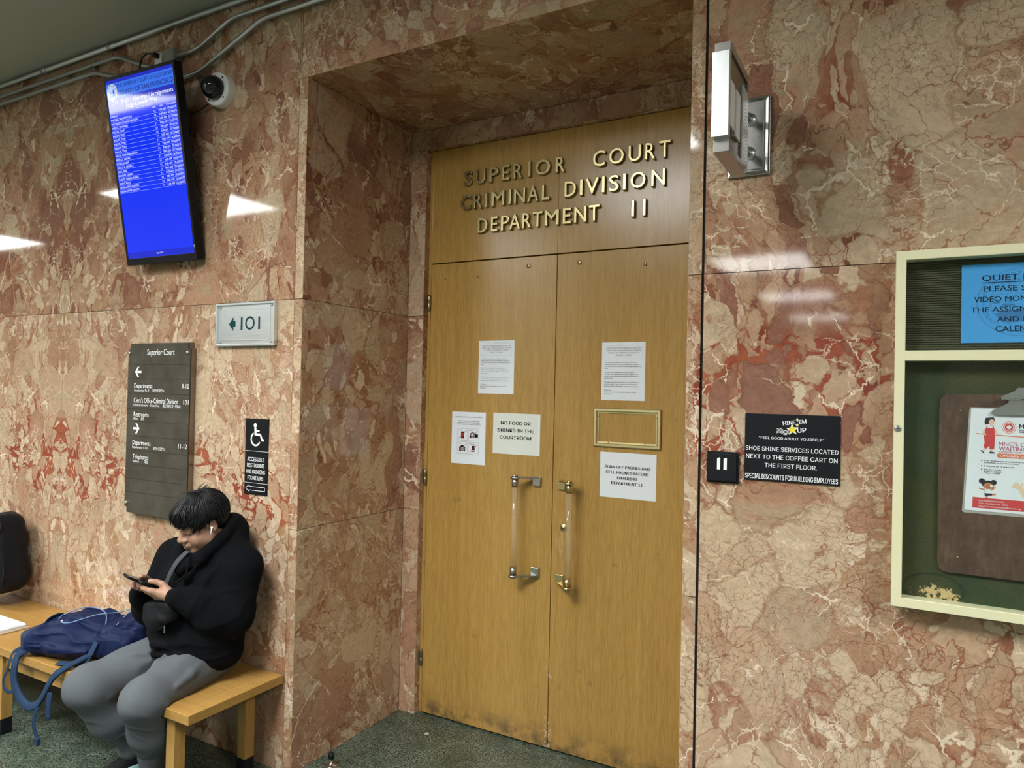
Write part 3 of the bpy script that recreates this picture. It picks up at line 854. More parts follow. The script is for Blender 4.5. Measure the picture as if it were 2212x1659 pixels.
# transom panel with raised letters
tp = thing('transom_panel', 'oak panel above the double doors with raised bronze court lettering', 'door panel', (0.688, D2, ZD))
for xa, xb in ((XD, XD + WD), (XD + WD, XD + 2 * WD)):
    b = MB(); b.box((xa + 0.0003, D2, ZD + 0.003), (xb - 0.0003, D2 + 0.045, ZT), 0.0012)
    b.build('panel', M['door'], tp)
ROWS = [(2.8775, 0.080, [('S', 0.127, 0.18), ('U', 0.201, 0.262), ('P', 0.287, 0.342), ('E', 0.363, 0.408), ('R', 0.433, 0.486), ('I', 0.517, 0.533), ('O', 0.559, 0.645), ('R', 0.675, 0.727), ('C', 0.875, 0.94), ('O', 0.959, 1.036), ('U', 1.057, 1.121), ('R', 1.14, 1.19), ('T', 1.206, 1.262)]),
        (2.748, 0.080, [('C', 0.109, 0.175), ('R', 0.192, 0.248), ('I', 0.263, 0.279), ('M', 0.303, 0.383), ('I', 0.406, 0.422), ('N', 0.439, 0.505), ('A', 0.517, 0.583), ('L', 0.6, 0.643), ('D', 0.726, 0.79), ('I', 0.809, 0.825), ('V', 0.838, 0.912), ('I', 0.925, 0.941), ('S', 0.96, 1.014), ('I', 1.032, 1.049), ('O', 1.069, 1.146), ('N', 1.172, 1.239)]),
        (2.615, 0.080, [('D', 0.222, 0.284), ('E', 0.305, 0.345), ('P', 0.365, 0.415), ('A', 0.415, 0.48), ('R', 0.491, 0.544), ('T', 0.552, 0.607), ('M', 0.619, 0.699), ('E', 0.72, 0.765), ('N', 0.782, 0.848), ('T', 0.859, 0.917), ('I', 1.076, 1.093), ('I', 1.133, 1.149)])]
def raised_letter(ch, x0, x1, z, h):
    vs, fs = glyph_mesh(ch, 0.0, 0.06, 0.020, 0, 1.0, 4)
    xa, xb = min(p.x for p in vs), max(p.x for p in vs)
    ya, yb = min(p.y for p in vs), max(p.y for p in vs)
    za, zb = min(p.z for p in vs), max(p.z for p in vs)
    dep = 0.019
    b = MB()
    nv = [b.bm.verts.new(Vector((x0 + (p.x - xa) / (xb - xa) * (x1 - x0), D2 - 0.0002 - (p.z - za) / (zb - za) * dep, z + (p.y - ya) / (yb - ya) * h))) for p in vs]
    for f in fs:
        try: b.bm.faces.new([nv[i] for i in f])
        except ValueError: pass
    bmesh.ops.remove_doubles(b.bm, verts=b.bm.verts[:], dist=0.00005)
    b.build('letter', M['letter'], tp)
for z, h, L in ROWS:
    for ch, a, c in L:
        raised_letter(ch, a, c, z, h)

# floor-mounted door stop
t = thing('door_stop', 'small metal floor stop with a dark ball, on the terrazzo before the doors', 'door stop', (-0.111, 0.155, 0))
b = MB(); b.lathe([(0.030, 0), (0.030, 0.004), (0.022, 0.008), (0.010, 0.011), (0.007, 0.03), (0.0075, 0.036)], (-0.111, 0.155, 0), seg=24); b.build('base', M['chrome'], t)
b = MB(); b.lathe([(0, 0.030), (0.011, 0.034), (0.016, 0.044), (0.0165, 0.05), (0.013, 0.060), (0.006, 0.066), (0, 0.067)], (-0.111, 0.155, 0), seg=20); b.build('ball', M['black'], t)
# ================================================================== signs and notices
def wall_m(y):
    return frame_m((0, y, 0), (1, 0, 0), (0, 0, 1))

# ---- display screen
SCX, SCZ = 0.505, 0.8978
st, sy = 0.175, 0.042
_n0 = Vector((math.sin(sy), -math.cos(sy), 0))
s_ex = Vector((math.cos(sy), math.sin(sy), 0))
s_ez = Vector((0, 0, 1)) * math.cos(st) + _n0 * math.sin(st)
SM = frame_m((-1.142, -0.153, 2.878), s_ex, s_ez)
t = thing('wall_display', 'black framed portrait display with a blue court calendar, tilted down from the wall', 'screen', (-1.142, -0.153, 2.878))
b = MB()
hw, hh = SCX / 2, SCZ / 2
b.box((-hw - 0.014, -hh - 0.034, -0.045), (hw + 0.014, hh + 0.016, -0.002), 0.003, mat=SM)
for r in ((-hw - 0.014, -hh - 0.034, -hw, hh + 0.016), (hw, -hh - 0.034, hw + 0.014, hh + 0.016), (-hw, hh, hw, hh + 0.016), (-hw, -hh - 0.034, hw, -hh)):
    b.box((r[0], r[1], -0.006), (r[2], r[3], 0.002), 0.0008, mat=SM)
b.build('bezel', M['black'], t)
b = MB()
b.box((-0.2, -0.3, -0.062), (0.2, 0.25, -0.045), 0.004, mat=SM)
b.build('rear_housing', M['black_matte'], t)
b = MB()
b.box((-1.25, -0.075, 2.62), (-1.03, -0.001, 2.66)); b.box((-1.25, -0.145, 3.06), (-1.03, -0.001, 3.1)); b.box((-1.19, -0.02, 2.5), (-1.09, -0.001, 3.2))
b.build('wall_bracket', M['black_matte'], t)
def lit(name, c, s=1.0): return mat_emit(name, c, s, (0.01, 0.01, 0.02), 0.06)
SCREEN = [lit('screen_blue', (0.0, 0.028, 0.92)), lit('screen_header', (0.035, 0.16, 0.80)), lit('screen_deep', (0.01, 0.02, 0.50)),
          lit('screen_white', (0.85, 0.92, 1.0)), lit('screen_navy', (0.005, 0.01, 0.16)), lit('screen_pale', (0.45, 0.62, 0.95)), lit('screen_mid', (0.16, 0.30, 0.85)),
          lit('screen_foot', (0.0, 0.015, 0.62)), lit('screen_gold', (0.75, 0.72, 0.55))]
b = MB()
W2, H2 = SCX, SCZ
def sp(u, v): return (-hw + u * W2, hh - v * H2)
def srect(u0, v0, u1, v1, mi, lift): put_rect(b, *sp(u0, v1), *sp(u1, v0), SM, mi, lift)
b.box((-hw, -hh, -0.004), (hw, hh, 0.0), mat=SM)
b.build('panel', SCREEN[0], t)
b = MB()
srect(0, 0, 1, 0.018, 2, 0.0003); srect(0, 0.018, 1, 0.105, 1, 0.0003); srect(0, 0.105, 1, 0.178, 2, 0.0003)
srect(0, 0.10, 1, 0.105, 2, 0.0005)
srect(0, 0.965, 1, 1, 7, 0.0003)
for k in range(1, 20):
    v = 0.2255 + 0.0221 * (k - 1) + 0.0005
    srect(0.004, v, 0.996, v + 0.0011, 5, 0.0006)
b.build('header_artwork', SCREEN, t)
b = MB()
def stx(s, u, v, h, width=None, align='L', mi=3, bold=0.0, maxw=None):
    p = sp(u, v)
    put_text(b, s, SM, p[0], p[1], h * H2, None if width is None else width * W2, align, bold, mi, lift=0.0009, maxw=None if maxw is None else maxw * W2)
stx('THE SUPERIOR COURT OF CALIFORNIA', 0.165, 0.049, 0.021, 0.825, mi=4, bold=0.004)
stx('COUNTY OF SAN FRANCISCO', 0.165, 0.089, 0.025, 0.825, mi=4, bold=0.006)
stx('D11 - Prelim. Hearings / Arraignments', 0.06, 0.137, 0.023, 0.91, bold=0.012)
stx('Judge Kenneth Wine', 0.27, 0.165, 0.023, 0.47, bold=0.012)
stx('May 27, 2026, 9:00 AM', 0.42, 0.1815, 0.0075, 0.22, bold=0.02)
for s_, u, al in (('DEFENDANT', 0.012, 'L'), ('DEPT', 0.655, 'L'), ('TIME', 0.755, 'L'), ('CASE NUMBER', 0.985, 'R')):
    stx(s_, u, 0.2005, 0.0078, None, al, 3, 0.02)
NAMES = ['MARTINEZ, SARA FRANCISCA', 'MARTINEZBALLESTEROS, SEBASTIAN', 'MOSELEY, ZEPHANIAH'] + ['PHILLIPS, TONY'] * 6 + ['PHILLIPS, TONY SHERVAUGHN', 'PRIESTLY, MELVIN', 'ROGARS, RAHEEM', 'SHELLOCK, GENESIS C', 'SORIA, MARK', 'SPARKMAN, TRESEAN', 'THREETS, CARRELL RIVERO', 'WRIGHT, BRUCE', 'ZAMORA, JOSHUA QUINTON', 'ZAMORA, JOSHUA QUINTON']
CASES = '26004158 26008796 26004686 25015297 25017567 25408828 25408897 26008294 26400937 26005135 26006582 25023769 25019429 25007239 26009834 25023772 25008936 26006707 26007518'.split()
for k, (nm_, cs) in enumerate(zip(NAMES, CASES)):
    v = 0.2215 + 0.0221 * k
    stx(nm_, 0.012, v, 0.0112, min(0.46, 0.0135 * len(nm_)), bold=0.004)
    stx('11', 0.668, v, 0.0108, 0.022, bold=0.01)
    stx('9:00 AM', 0.735, v, 0.0112, 0.105, bold=0.006)
    stx('CRI-' + cs, 0.862, v, 0.0112, 0.128, bold=0.004)
stx('Page 2 of 2', 0.5, 0.984, 0.0085, 0.10, 'C', bold=0.015)
b.build('screen_text', SCREEN, t)
b = MB()
cx, cy = sp(0.085, 0.066)
put_disc(b, cx, cy, 0.040, 0.040, SM, 8, 0.0008); put_disc(b, cx, cy, 0.032, 0.032, SM, 5, 0.001); put_disc(b, cx, cy, 0.0325, 0.0325, SM, 2, 0.0012, inner=0.93)
put_poly(b, [(cx - 0.027, cy - 0.012), (cx - 0.012, cy + 0.006), (cx - 0.004, cy - 0.002), (cx + 0.010, cy + 0.014), (cx + 0.027, cy - 0.012)], SM, 6, 0.0013)
put_poly(b, [(cx - 0.028, cy - 0.013), (cx + 0.028, cy - 0.013), (cx + 0.018, cy - 0.026), (cx - 0.018, cy - 0.026)], SM, 1, 0.0013)
put_poly(b, [(cx + 0.002, cy - 0.02), (cx + 0.014, cy + 0.02), (cx + 0.02, cy - 0.02)], SM, 2, 0.0014)
for k in range(36):
    a = 2 * PI * k / 36
    put_rect(b, cx + 0.036 * math.cos(a) - 0.0012, cy + 0.036 * math.sin(a) - 0.0012, cx + 0.036 * math.cos(a) + 0.0012, cy + 0.036 * math.sin(a) + 0.0012, SM, 2, 0.0012)
b.build('seal', SCREEN, t)
b = MB()
put_outline(b, hw + 0.003, -hh + 0.028, hw + 0.011, -hh + 0.040, 0.001, SM, 0, 0.0024); put_rect(b, hw + 0.005, -hh + 0.031, hw + 0.009, -hh + 0.0325, SM, 0, 0.0024); put_rect(b, hw + 0.005, -hh + 0.031, hw + 0.0062, -hh + 0.037, SM, 0, 0.0024)
b.build('maker_mark', M['white_metal'], t)

# ---- room 101 sign
t = thing('room_sign', 'aluminium framed sign pointing left to 101, on the marble left of the doors', 'sign', (-0.573, 0, 2.073))
fx0, fx1, fz0, fz1 = -0.777, -0.369, 1.9685, 2.179
b = MB()
pr = 0.010
b.box((fx0 + 0.002, -0.012, fz0 + 0.002), (fx1 - 0.002, -0.0005, fz1 - 0.002))
for lo, hi in (((fx0, fz0), (fx1, fz0 + pr)), ((fx0, fz1 - pr), (fx1, fz1)), ((fx0, fz0 + pr), (fx0 + pr, fz1 - pr)), ((fx1 - pr, fz0 + pr), (fx1, fz1 - pr))):
    b.box((lo[0], -0.022, lo[1]), (hi[0], -0.001, hi[1]), 0.0015)
for x in (fx0 + 0.034, fx1 - 0.039):
    b.box((x, -0.0145, fz0 + pr), (x + 0.005, -0.011, fz1 - pr), 0.0006)
for z in (fz0 + 0.027, fz1 - 0.032):
    b.box((fx0 + 0.034, -0.0145, z), (fx1 - 0.034, -0.011, z + 0.005), 0.0006)
b.build('frame', M['alu'], t)
b = MB(); b.box((fx0 + 0.039, -0.0138, fz0 + 0.032), (fx1 - 0.039, -0.011, fz1 - 0.032)); b.build('face_plate', M['alu'], t)
for x in (fx0 + 0.025, fx1 - 0.025):
    for z in (fz0 + 0.020, fz1 - 0.019):
        b = MB(); b.lathe([(0, 0.007), (0.003, 0.0065), (0.0055, 0.004), (0.006, 0)], (x, -0.012, z), (0, -1, 0), 14); b.build('screw', M['chrome'], t)
WM = wall_m(-0.0139)
M['teal_print'] = simple('dark_teal_print', (0.003, 0.050, 0.058), 0.6, Specular_IOR_Level=0.1)
b = MB()
put_poly(b, [(-0.688, 2.077), (-0.657, 2.111), (-0.657, 2.091), (-0.642, 2.091), (-0.642, 2.063), (-0.657, 2.063), (-0.657, 2.042)], WM, 0, 0.0004)
put_rect(b, -0.6045, 2.0465, -0.5925, 2.109, WM, 0, 0.0004); put_rect(b, -0.484, 2.0475, -0.472, 2.109, WM, 0, 0.0004)
put_disc(b, -0.541, 2.079, 0.0325, 0.0325, WM, 0, 0.0004, 40, inner=0.70)
b.build('lettering', M['teal_print'], t)

# ---- directory sign
t = thing('directory_sign', 'tall grey Superior Court directory panel with notched corners, behind the seated person', 'sign', (-1.2, 0, 1.53))
dx0, dx1, dz0, dz1 = -1.455, -0.941, 1.083, 1.991
nx, nz = 0.020, 0.030
poly = [(dx0 + nx, dz0), (dx1 - nx, dz0), (dx1 - nx + 0.004, dz0 + nz), (dx1, dz0 + nz), (dx1, dz1 - nz), (dx1 - nx + 0.004, dz1 - nz), (dx1 - nx, dz1), (dx0 + nx, dz1), (dx0 + nx - 0.004, dz1 - nz), (dx0, dz1 - nz), (dx0, dz0 + nz), (dx0 + nx - 0.004, dz0 + nz)]
M['bronze_side'] = mat_brushed('bronze_return', (0.27, 0.235, 0.20), 0.32, 2)
b = MB(); b.prism(poly, -0.030, -0.0005); b.build('casing', M['bronze_side'], t)
tt = NT('grey_brown_panel'); nz_ = tt.noise(tt.geo(), 9, 4).outputs['Fac']
tt.set(Base_Color=tt.ramp(nz_, [(0.3, (0.056, 0.049, 0.037)), (0.7, (0.085, 0.076, 0.059))]), Roughness=0.22, Specular_IOR_Level=0.35)
M['dir_face'] = tt.m
inset = [(x + (0.003 if x < -1.2 else -0.003), z + (0.003 if z < 1.5 else -0.003)) for x, z in poly]
b = MB(); b.prism(inset, -0.036, -0.0295); b.build('face_plate', M['dir_face'], t)
WM = wall_m(-0.036)
b = MB()
for z in (1.879, 1.802, 1.724, 1.641, 1.574, 1.495, 1.419, 1.344, 1.268, 1.196):
    put_rect(b, dx0 + 0.004, z - 0.0011, dx1 - 0.004, z + 0.0011, WM, 0, 0.0003)
b.build('slat_joint', M['gap'], t)
for x, z in ((-1.434, 1.939), (-0.959, 1.939), (-1.430, 1.137), (-0.959, 1.137)):
    b = MB(); b.lathe([(0, 0.010), (0.007, 0.0095), (0.0085, 0.008), (0.0085, 0)], (x, -0.036, z), (0, -1, 0), 18); b.build('standoff_screw', M['steel'], t)
b = MB()
def arrow(x, z, w, h, s):
    k = h * 0.17
    put_poly(b, [(x, z), (x + s * 0.4 * w, z + h / 2), (x + s * 0.66 * w, z + h / 2), (x + s * 0.33 * w, z + 0.11 * h), (x + s * w, z + 0.11 * h), (x + s * w, z - 0.11 * h), (x + s * 0.33 * w, z - 0.11 * h), (x + s * 0.66 * w, z - h / 2), (x + s * 0.4 * w, z - h / 2)], WM, 0, 0.0005)
put_text(b, 'Superior Court', WM, -1.291, 1.9275, 0.031, 0.225, lift=0.0005)
arrow(-1.390, 1.8385, 0.054, 0.054, 1)
arrow(-1.339, 1.5365, 0.054, 0.054, -1)
for s_, x0_, x1_, z_, h_ in (('Departments', -1.394, -1.240, 1.7535, 0.024), ("Clerk's Office-Criminal Division", -1.395, -1.028, 1.6745, 0.026), ('Restrooms', -1.392, -1.265, 1.6005, 0.024), ('Departments', -1.396, -1.242, 1.450, 0.024), ('Telephones', -1.392, -1.257, 1.3755, 0.024)):
    put_text(b, s_, WM, x0_, z_, h_, x1_ - x0_, lift=0.0005, bold=0.004)
for s_, x1_, z_, w_ in (('9-10', -0.946, 1.7555, 0.054), ('101', -0.946, 1.6745, 0.040), ('11-12', -0.949, 1.4495, 0.068)):
    put_text(b, s_, WM, x1_, z_, 0.023, w_, 'R', lift=0.0005, bold=0.004)
for s_, x0_, x1_, z_ in (('Departamentos 9 a 10', -1.394, -1.267, 1.734), ('Oficina del Secretario – División Penal', -1.396, -1.179, 1.656), ('Baños', -1.392, -1.355, 1.583), ('Departamentos 11 a 12', -1.397, -1.263, 1.4315), ('Teléfonos', -1.392, -1.337, 1.356),
                         ('部門9至部門10', -1.238, -1.143, 1.734), ('書記官辦公室－刑事處', -1.150, -1.008, 1.656), ('廁所', -1.329, -1.301, 1.583), ('部門11至部門12', -1.220, -1.120, 1.4315), ('電話', -1.288, -1.261, 1.357)):
    put_text(b, s_, WM, x0_, z_, 0.0125, x1_ - x0_, lift=0.0005)
b.build('lettering', M['white'], t)

# ---- accessible restrooms sign
t = thing('restroom_sign', 'narrow black accessible restrooms sign with a wheelchair symbol, between person and doorway', 'sign', (-0.483, 0, 1.44))
ax0, ax1 = -0.560, -0.406
for z0, z1 in ((1.258, 1.312), (1.3145, 1.464), (1.4665, 1.620)):
    b = MB(); b.box((ax0, -0.006, z0), (ax1, -0.0005, z1), 0.0008); b.build('plate', M['black'], t)
b = MB(); b.box((ax0 + 0.001, -0.004, 1.26), (ax1 - 0.001, -0.0008, 1.618)); b.build('white_core', M['white'], t)
WM = wall_m(-0.006)
b = MB()
hx, hz = -0.494, 1.588
put_disc(b, hx, hz, 0.0105, 0.0105, WM, 0, 0.0004)
put_stroke(b, [(-0.493, 1.578), (-0.490, 1.545), (-0.458, 1.545), (-0.444, 1.516), (-0.434, 1.521)], 0.0105, WM, 0, 0.0004)
put_stroke(b, [(-0.4915, 1.562), (-0.464, 1.562)], 0.008, WM, 0, 0.0005)
put_poly(b, [(-0.500, 1.577), (-0.486, 1.577), (-0.483, 1.541), (-0.497, 1.541)], WM, 0, 0.0005)
put_disc(b, -0.489, 1.523, 0.0345, 0.0345, WM, 0, 0.00045, 30, math.radians(118), math.radians(335), 0.76)
for s_, w_, z_ in (('ACCESSIBLE', 0.114, 1.4165), ('RESTROOMS', 0.116, 1.3875), ('AND DRINKING', 0.128, 1.3575), ('FOUNTAINS', 0.105, 1.3275)):
    put_text(b, s_, WM, -0.485, z_, 0.0185, w_, 'C', 0.012, lift=0.0004, sans=True)
ar = [(-0.550, 1.2865), (-0.527, 1.302), (-0.527, 1.2955), (-0.420, 1.2955), (-0.420, 1.2775), (-0.527, 1.2775), (-0.527, 1.271), (-0.550, 1.2865)]
put_stroke(b, ar, 0.0022, WM, 0, 0.0004)
b.build('lettering', M['white'], t)

# ---- number 11 plaque and shoe shine sign
t = thing('number_plaque', 'small square black plaque numbered 11, right of the doorway', 'sign', (1.702, 0, 1.543))
b = MB(); b.box((1.651, -0.008, 1.4915), (1.7535, -0.0005, 1.594), 0.0012); b.build('base_plate', M['black_matte'], t)
b = MB(); b.box((1.6575, -0.0145, 1.498), (1.7475, -0.008, 1.5875), 0.0012); b.build('raised_plate', M['black_matte'], t)
WM = wall_m(-0.0145)
b = MB()
for x in (1.6855, 1.7065):
    put_poly(b, [(x, 1.5355), (x + 0.0105, 1.5355), (x + 0.0105, 1.5745), (x + 0.006, 1.5745), (x, 1.571)], WM, 0, 0.0005)
b.build('lettering', M['white'], t)

t = thing('shoe_shine_sign', 'black shoe shine services sign with yellow stars, right of the small number plaque', 'sign', (1.911, 0, 1.615))
b = MB(); b.box((1.7705, -0.0045, 1.5085), (2.0525, -0.0005, 1.7225), 0.0008); b.build('plate', M['black_matte'], t)
WM = wall_m(-0.0045)
M['yellow_print'] = simple('yellow_print', (0.90, 0.72, 0.02), 0.5)
b = MB()
RM = WM @ Matrix.Translation((1.887, 1.688, 0)) @ Matrix.Rotation(math.radians(7), 4, 'Z')
put_text(b, "HINE 'EM", RM, 0, 0, 0.0125, 0.069, bold=0.03, lift=0.0005, sans=True)
RM2 = WM @ Matrix.Translation((1.930, 1.6665, 0)) @ Matrix.Rotation(math.radians(4), 4, 'Z')
put_text(b, 'UP', RM2, 0, 0, 0.0145, 0.025, bold=0.03, lift=0.0005, sans=True)
for k in range(4):
    put_stroke(b, [(1.868 + i * 0.0023, 1.675 - k * 0.0042 + 0.0033 * math.sin(i * 0.42 + 0.1) - i * 0.00005) for i in range(17)], 0.0016, WM, 0, 0.0005)
for s_, w_, z_, h_, bo in (('"FEEL GOOD ABOUT YOURSELF"', 0.192, 1.6425, 0.0078, 0.006), ('SHOE SHINE SERVICES LOCATED', 0.274, 1.6045, 0.0135, 0.008), ('NEXT TO THE COFFEE CART ON', 0.270, 1.5785, 0.0135, 0.008), ('THE FIRST FLOOR.', 0.154, 1.5525, 0.0135, 0.008), ('SPECIAL DISCOUNTS FOR BUILDING EMPLOYEES', 0.274, 1.5145, 0.0155, 0.016)):
    put_text(b, s_, WM, 1.9105, z_, h_, w_, 'C', bo * 1.5, lift=0.0005, sans=True)
def star(cx, cy, r, mi, lift, rot=0.0):
    put_poly(b, [((cx + (r if k % 2 == 0 else r * 0.42) * math.sin(rot + k * PI / 5)), cy + (r if k % 2 == 0 else r * 0.42) * math.cos(rot + k * PI / 5)) for k in range(10)], WM, mi, lift)
star(1.9145, 1.6755, 0.0195, 0, 0.0006, -0.1); star(1.9145, 1.6755, 0.0150, 1, 0.0008, -0.1)
star(1.9285, 1.708, 0.0058, 0, 0.0006); star(1.9285, 1.708, 0.004, 1, 0.0008)
star(1.9285, 1.6905, 0.0065, 0, 0.0006); star(1.9285, 1.6905, 0.0048, 1, 0.0008)
b.build('lettering', [M['white'], M['yellow_print']], t)

# ---- papers on the doors
def sheet(name, label, x0, z0, x1, z1, mat, group=None):
    t = thing(name, label, 'notice', ((x0 + x1) / 2, D2, (z0 + z1) / 2), group)
    b = MB(); b.box((x0, D2 - 0.0012, z0), (x1, D2 - 0.0002, z1)); b.build('sheet', mat, t)
    return t
DM = wall_m(D2 - 0.0012)
BODY = [['The Court is pleased to announce that it is', 'implementing its new case management solution,', 'C-Track, in our criminal courts beginning June 27,', '2022.'],
        ['The new case management system replaces a', '40-year-old legacy system, and the goal is to', 'enhance and create more efficient outcomes for', 'court users.'],
        ['We appreciate your patience as we transition to', 'our new system. Some requests or work may be', 'delayed while staff adjusts to the new system.'],
        ['Thank you,', 'Superior Court of California, County of San', 'Francisco']]
def case_notice(label, x0, z0, x1, z1, scrawl):
    t = sheet('court_notice', label, x0, z0, x1, z1, M['paper'], None)
    w, h = x1 - x0, z1 - z0
    b = MB()
    X = lambda f: x0 + f * w
    Z = lambda f: z1 - f * h
    for s_, v, ww in (('NOTICE OF IMPLEMENTATION OF', 0.113, 0.78), ('NEW CASE MANAGEMENT SYSTEM', 0.154, 0.80), ('IN THE SF CRIMINAL COURTS', 0.194, 0.69), ('JUNE 27, 2022', 0.235, 0.35)):
        put_text(b, s_, DM, X(0.50), Z(v), 0.0062, ww * w, 'C', 0.006, 0, lift=0.0003, space=1.25)
    v = 0.355
    for par in BODY:
        for ln in par:
            put_text(b, ln, DM, X(0.065), Z(v), 0.0052, len(ln) / 50 * 0.86 * w, 'L', 0.012, 0, lift=0.0003)
            v += 0.0345
        v += 0.033
    b.build('print', M['ink'], t)
    b = MB()
    put_outline(b, X(0.06), Z(0.285), X(0.93), Z(0.055), 0.0006, DM, 0, 0.0003)
    put_text(b, 'June 7, 2022', DM, X(0.5), Z(0.955), 0.0032, 0.1 * w, 'C', 0, 0, lift=0.0003)
    if scrawl:
        for k in range(9):
            xx = X(0.44) + k * 0.0105
            put_stroke(b, [(xx, Z(0.055)), (xx + 0.002, Z(0.022)), (xx + 0.005, Z(0.05)), (xx + 0.008, Z(0.022))], 0.0008, DM, 0, 0.0004)
    b.build('border', M['ink_faint'], t)
case_notice('case management notice with handwriting along its top, on the left door', 0.2385, 1.764, 0.4540, 2.043, True)
case_notice('case management notice on the right door, above the empty brass frame', 0.9380, 1.746, 1.1555, 2.024, False)

t = sheet('recording_notice', 'no photography notice with four crossed-out device pictures, low on the left door', 0.078, 1.385, 0.2905, 1.663, M['paper'])
b = MB()
px = lambda p: (0.078 + (p[0] - 92 + (p[1] - 940) * 0.014) * 0.000525, 1.663 - (p[1] - 935 - (p[0] - 92) * 0.03) * 0.000447)
for s_, c_, wd_ in (('SAN FRANCISCO UNIFORM LOCAL RULE OF COURT 6.2', (297, 1007), 0.176), ('PHOTOGRAPHING, RECORDING, AND', (295, 1055), 0.135), ('BROADCASTING (LIVE STREAMING)', (295, 1075), 0.135), ('ARE PROHIBITED IN COURT FACILITIES', (293, 1095), 0.148)):
    q = px(c_); put_text(b, s_, DM, q[0], q[1], 0.0046, wd_, 'C', 0.03, 0, lift=0.0003, sans=True)
boxes = [((162, 1135), (280, 1283), 'PHONE'), ((293, 1137), (415, 1287), 'VIDEO'), ((157, 1295), (278, 1443), 'PHOTO'), ((290, 1300), (412, 1450), 'AUDIO')]
for i, (p0_, p1_, nm_) in enumerate(boxes):
    a_, c_ = px(p0_), px(p1_)
    x0_, z1_, x1_, z0_ = a_[0], a_[1], c_[0], c_[1]
    put_outline(b, x0_, z0_, x1_, z1_, 0.0008, DM, 0, 0.0003)
    put_text(b, nm_, DM, x0_ + 0.005, z1_ - 0.0125, 0.0045, 0.026, 'L', 0.02, 0, lift=0.0003)
    mx, mz = (x0_ + x1_) / 2, (z0_ + z1_) / 2 - 0.004
    if i == 0:
        put_rect(b, mx - 0.010, mz - 0.018, mx + 0.010, mz + 0.019, DM, 0, 0.0003)
        put_rect(b, mx - 0.007, mz - 0.002, mx + 0.007, mz + 0.012, DM, 1, 0.0005)
        for a2 in range(3):
            for c2 in range(3): put_rect(b, mx - 0.007 + a2 * 0.005, mz - 0.015 + c2 * 0.004, mx - 0.004 + a2 * 0.005, mz - 0.0125 + c2 * 0.004, DM, 1, 0.0005)
    elif i == 1:
        put_disc(b, mx - 0.006, mz + 0.002, 0.017, 0.015, DM, 0, 0.0003); put_disc(b, mx - 0.006, mz + 0.002, 0.012, 0.011, DM, 2, 0.0005, inner=0.8); put_disc(b, mx - 0.006, mz + 0.002, 0.005, 0.005, DM, 2, 0.0006)
        put_rect(b, mx + 0.008, mz - 0.010, mx + 0.027, mz + 0.008, DM, 0, 0.0003); put_poly(b, [(mx - 0.027, mz - 0.004), (mx - 0.016, mz + 0.002), (mx - 0.016, mz - 0.01), (mx - 0.024, mz - 0.014)], DM, 0, 0.0003)
    elif i == 2:
        put_rect(b, mx - 0.019, mz - 0.014, mx + 0.019, mz + 0.010, DM, 0, 0.0003); put_poly(b, [(mx - 0.012, mz + 0.009), (mx - 0.007, mz + 0.018), (mx + 0.007, mz + 0.018), (mx + 0.012, mz + 0.009)], DM, 0, 0.0003)
        put_disc(b, mx + 0.003, mz - 0.002, 0.012, 0.011, DM, 2, 0.0005, inner=0.82); put_disc(b, mx + 0.003, mz - 0.002, 0.006, 0.006, DM, 2, 0.0006, inner=0.6)
    else:
        put_rect(b, mx - 0.009, mz - 0.004, mx + 0.009, mz + 0.018, DM, 0, 0.0003); put_outline(b, mx - 0.011, mz - 0.020, mx + 0.011, mz - 0.004, 0.001, DM, 0, 0.0003); put_disc(b, mx, mz - 0.012, 0.006, 0.003, DM, 0, 0.0003)
        put_disc(b, mx + 0.004, mz + 0.026, 0.002, 0.004, DM, 1, 0.0004)
    put_stroke(b, [(x0_ + 0.010, z0_ + 0.012), (x1_ - 0.007, z1_ - 0.010)], 0.0024, DM, 1, 0.0009)
b.build('print', [M['ink'], M['red_ink'], M['paper']], t)

t = sheet('food_notice', 'yellowed no food or drinks notice, on the left door beside the pull handle', 0.3365, 1.4535, 0.6115, 1.6645, M['paper_old'])
b = MB()
for s_, w_, z_ in (('NO FOOD OR', 0.174, 1.6055), ('DRINKS IN THE', 0.212, 1.568), ('COURTROOM', 0.183, 1.531)):
    put_text(b, s_, DM, 0.4705, z_, 0.0172, w_, 'C', 0.030, lift=0.0003, sans=True)
b.build('print', M['ink'], t)
b = MB(); b.box((0.330 + 0.27, D2 - 0.0016, 1.455), (0.6125, D2 - 0.0012, 1.659)); b.build('tape', simple('clear_tape', (0.80, 0.83, 0.80), 0.3), t)

t = sheet('phone_notice', 'white turn off pagers and cell phones notice, below the empty brass frame', 0.940, 1.2815, 1.219, 1.4975, M['paper'])
b = MB()
for s_, w_, z_ in (('TURN OFF PAGERS AND', 0.223, 1.4215), ('CELL PHONES BEFORE', 0.212, 1.396), ('ENTERING', 0.097, 1.3705), ('DEPARTMENT 11', 0.156, 1.345)):
    put_text(b, s_, DM, 1.0765, z_, 0.0130, w_, 'C', 0.030, lift=0.0003, sans=True)
b.build('print', M['ink'], t)

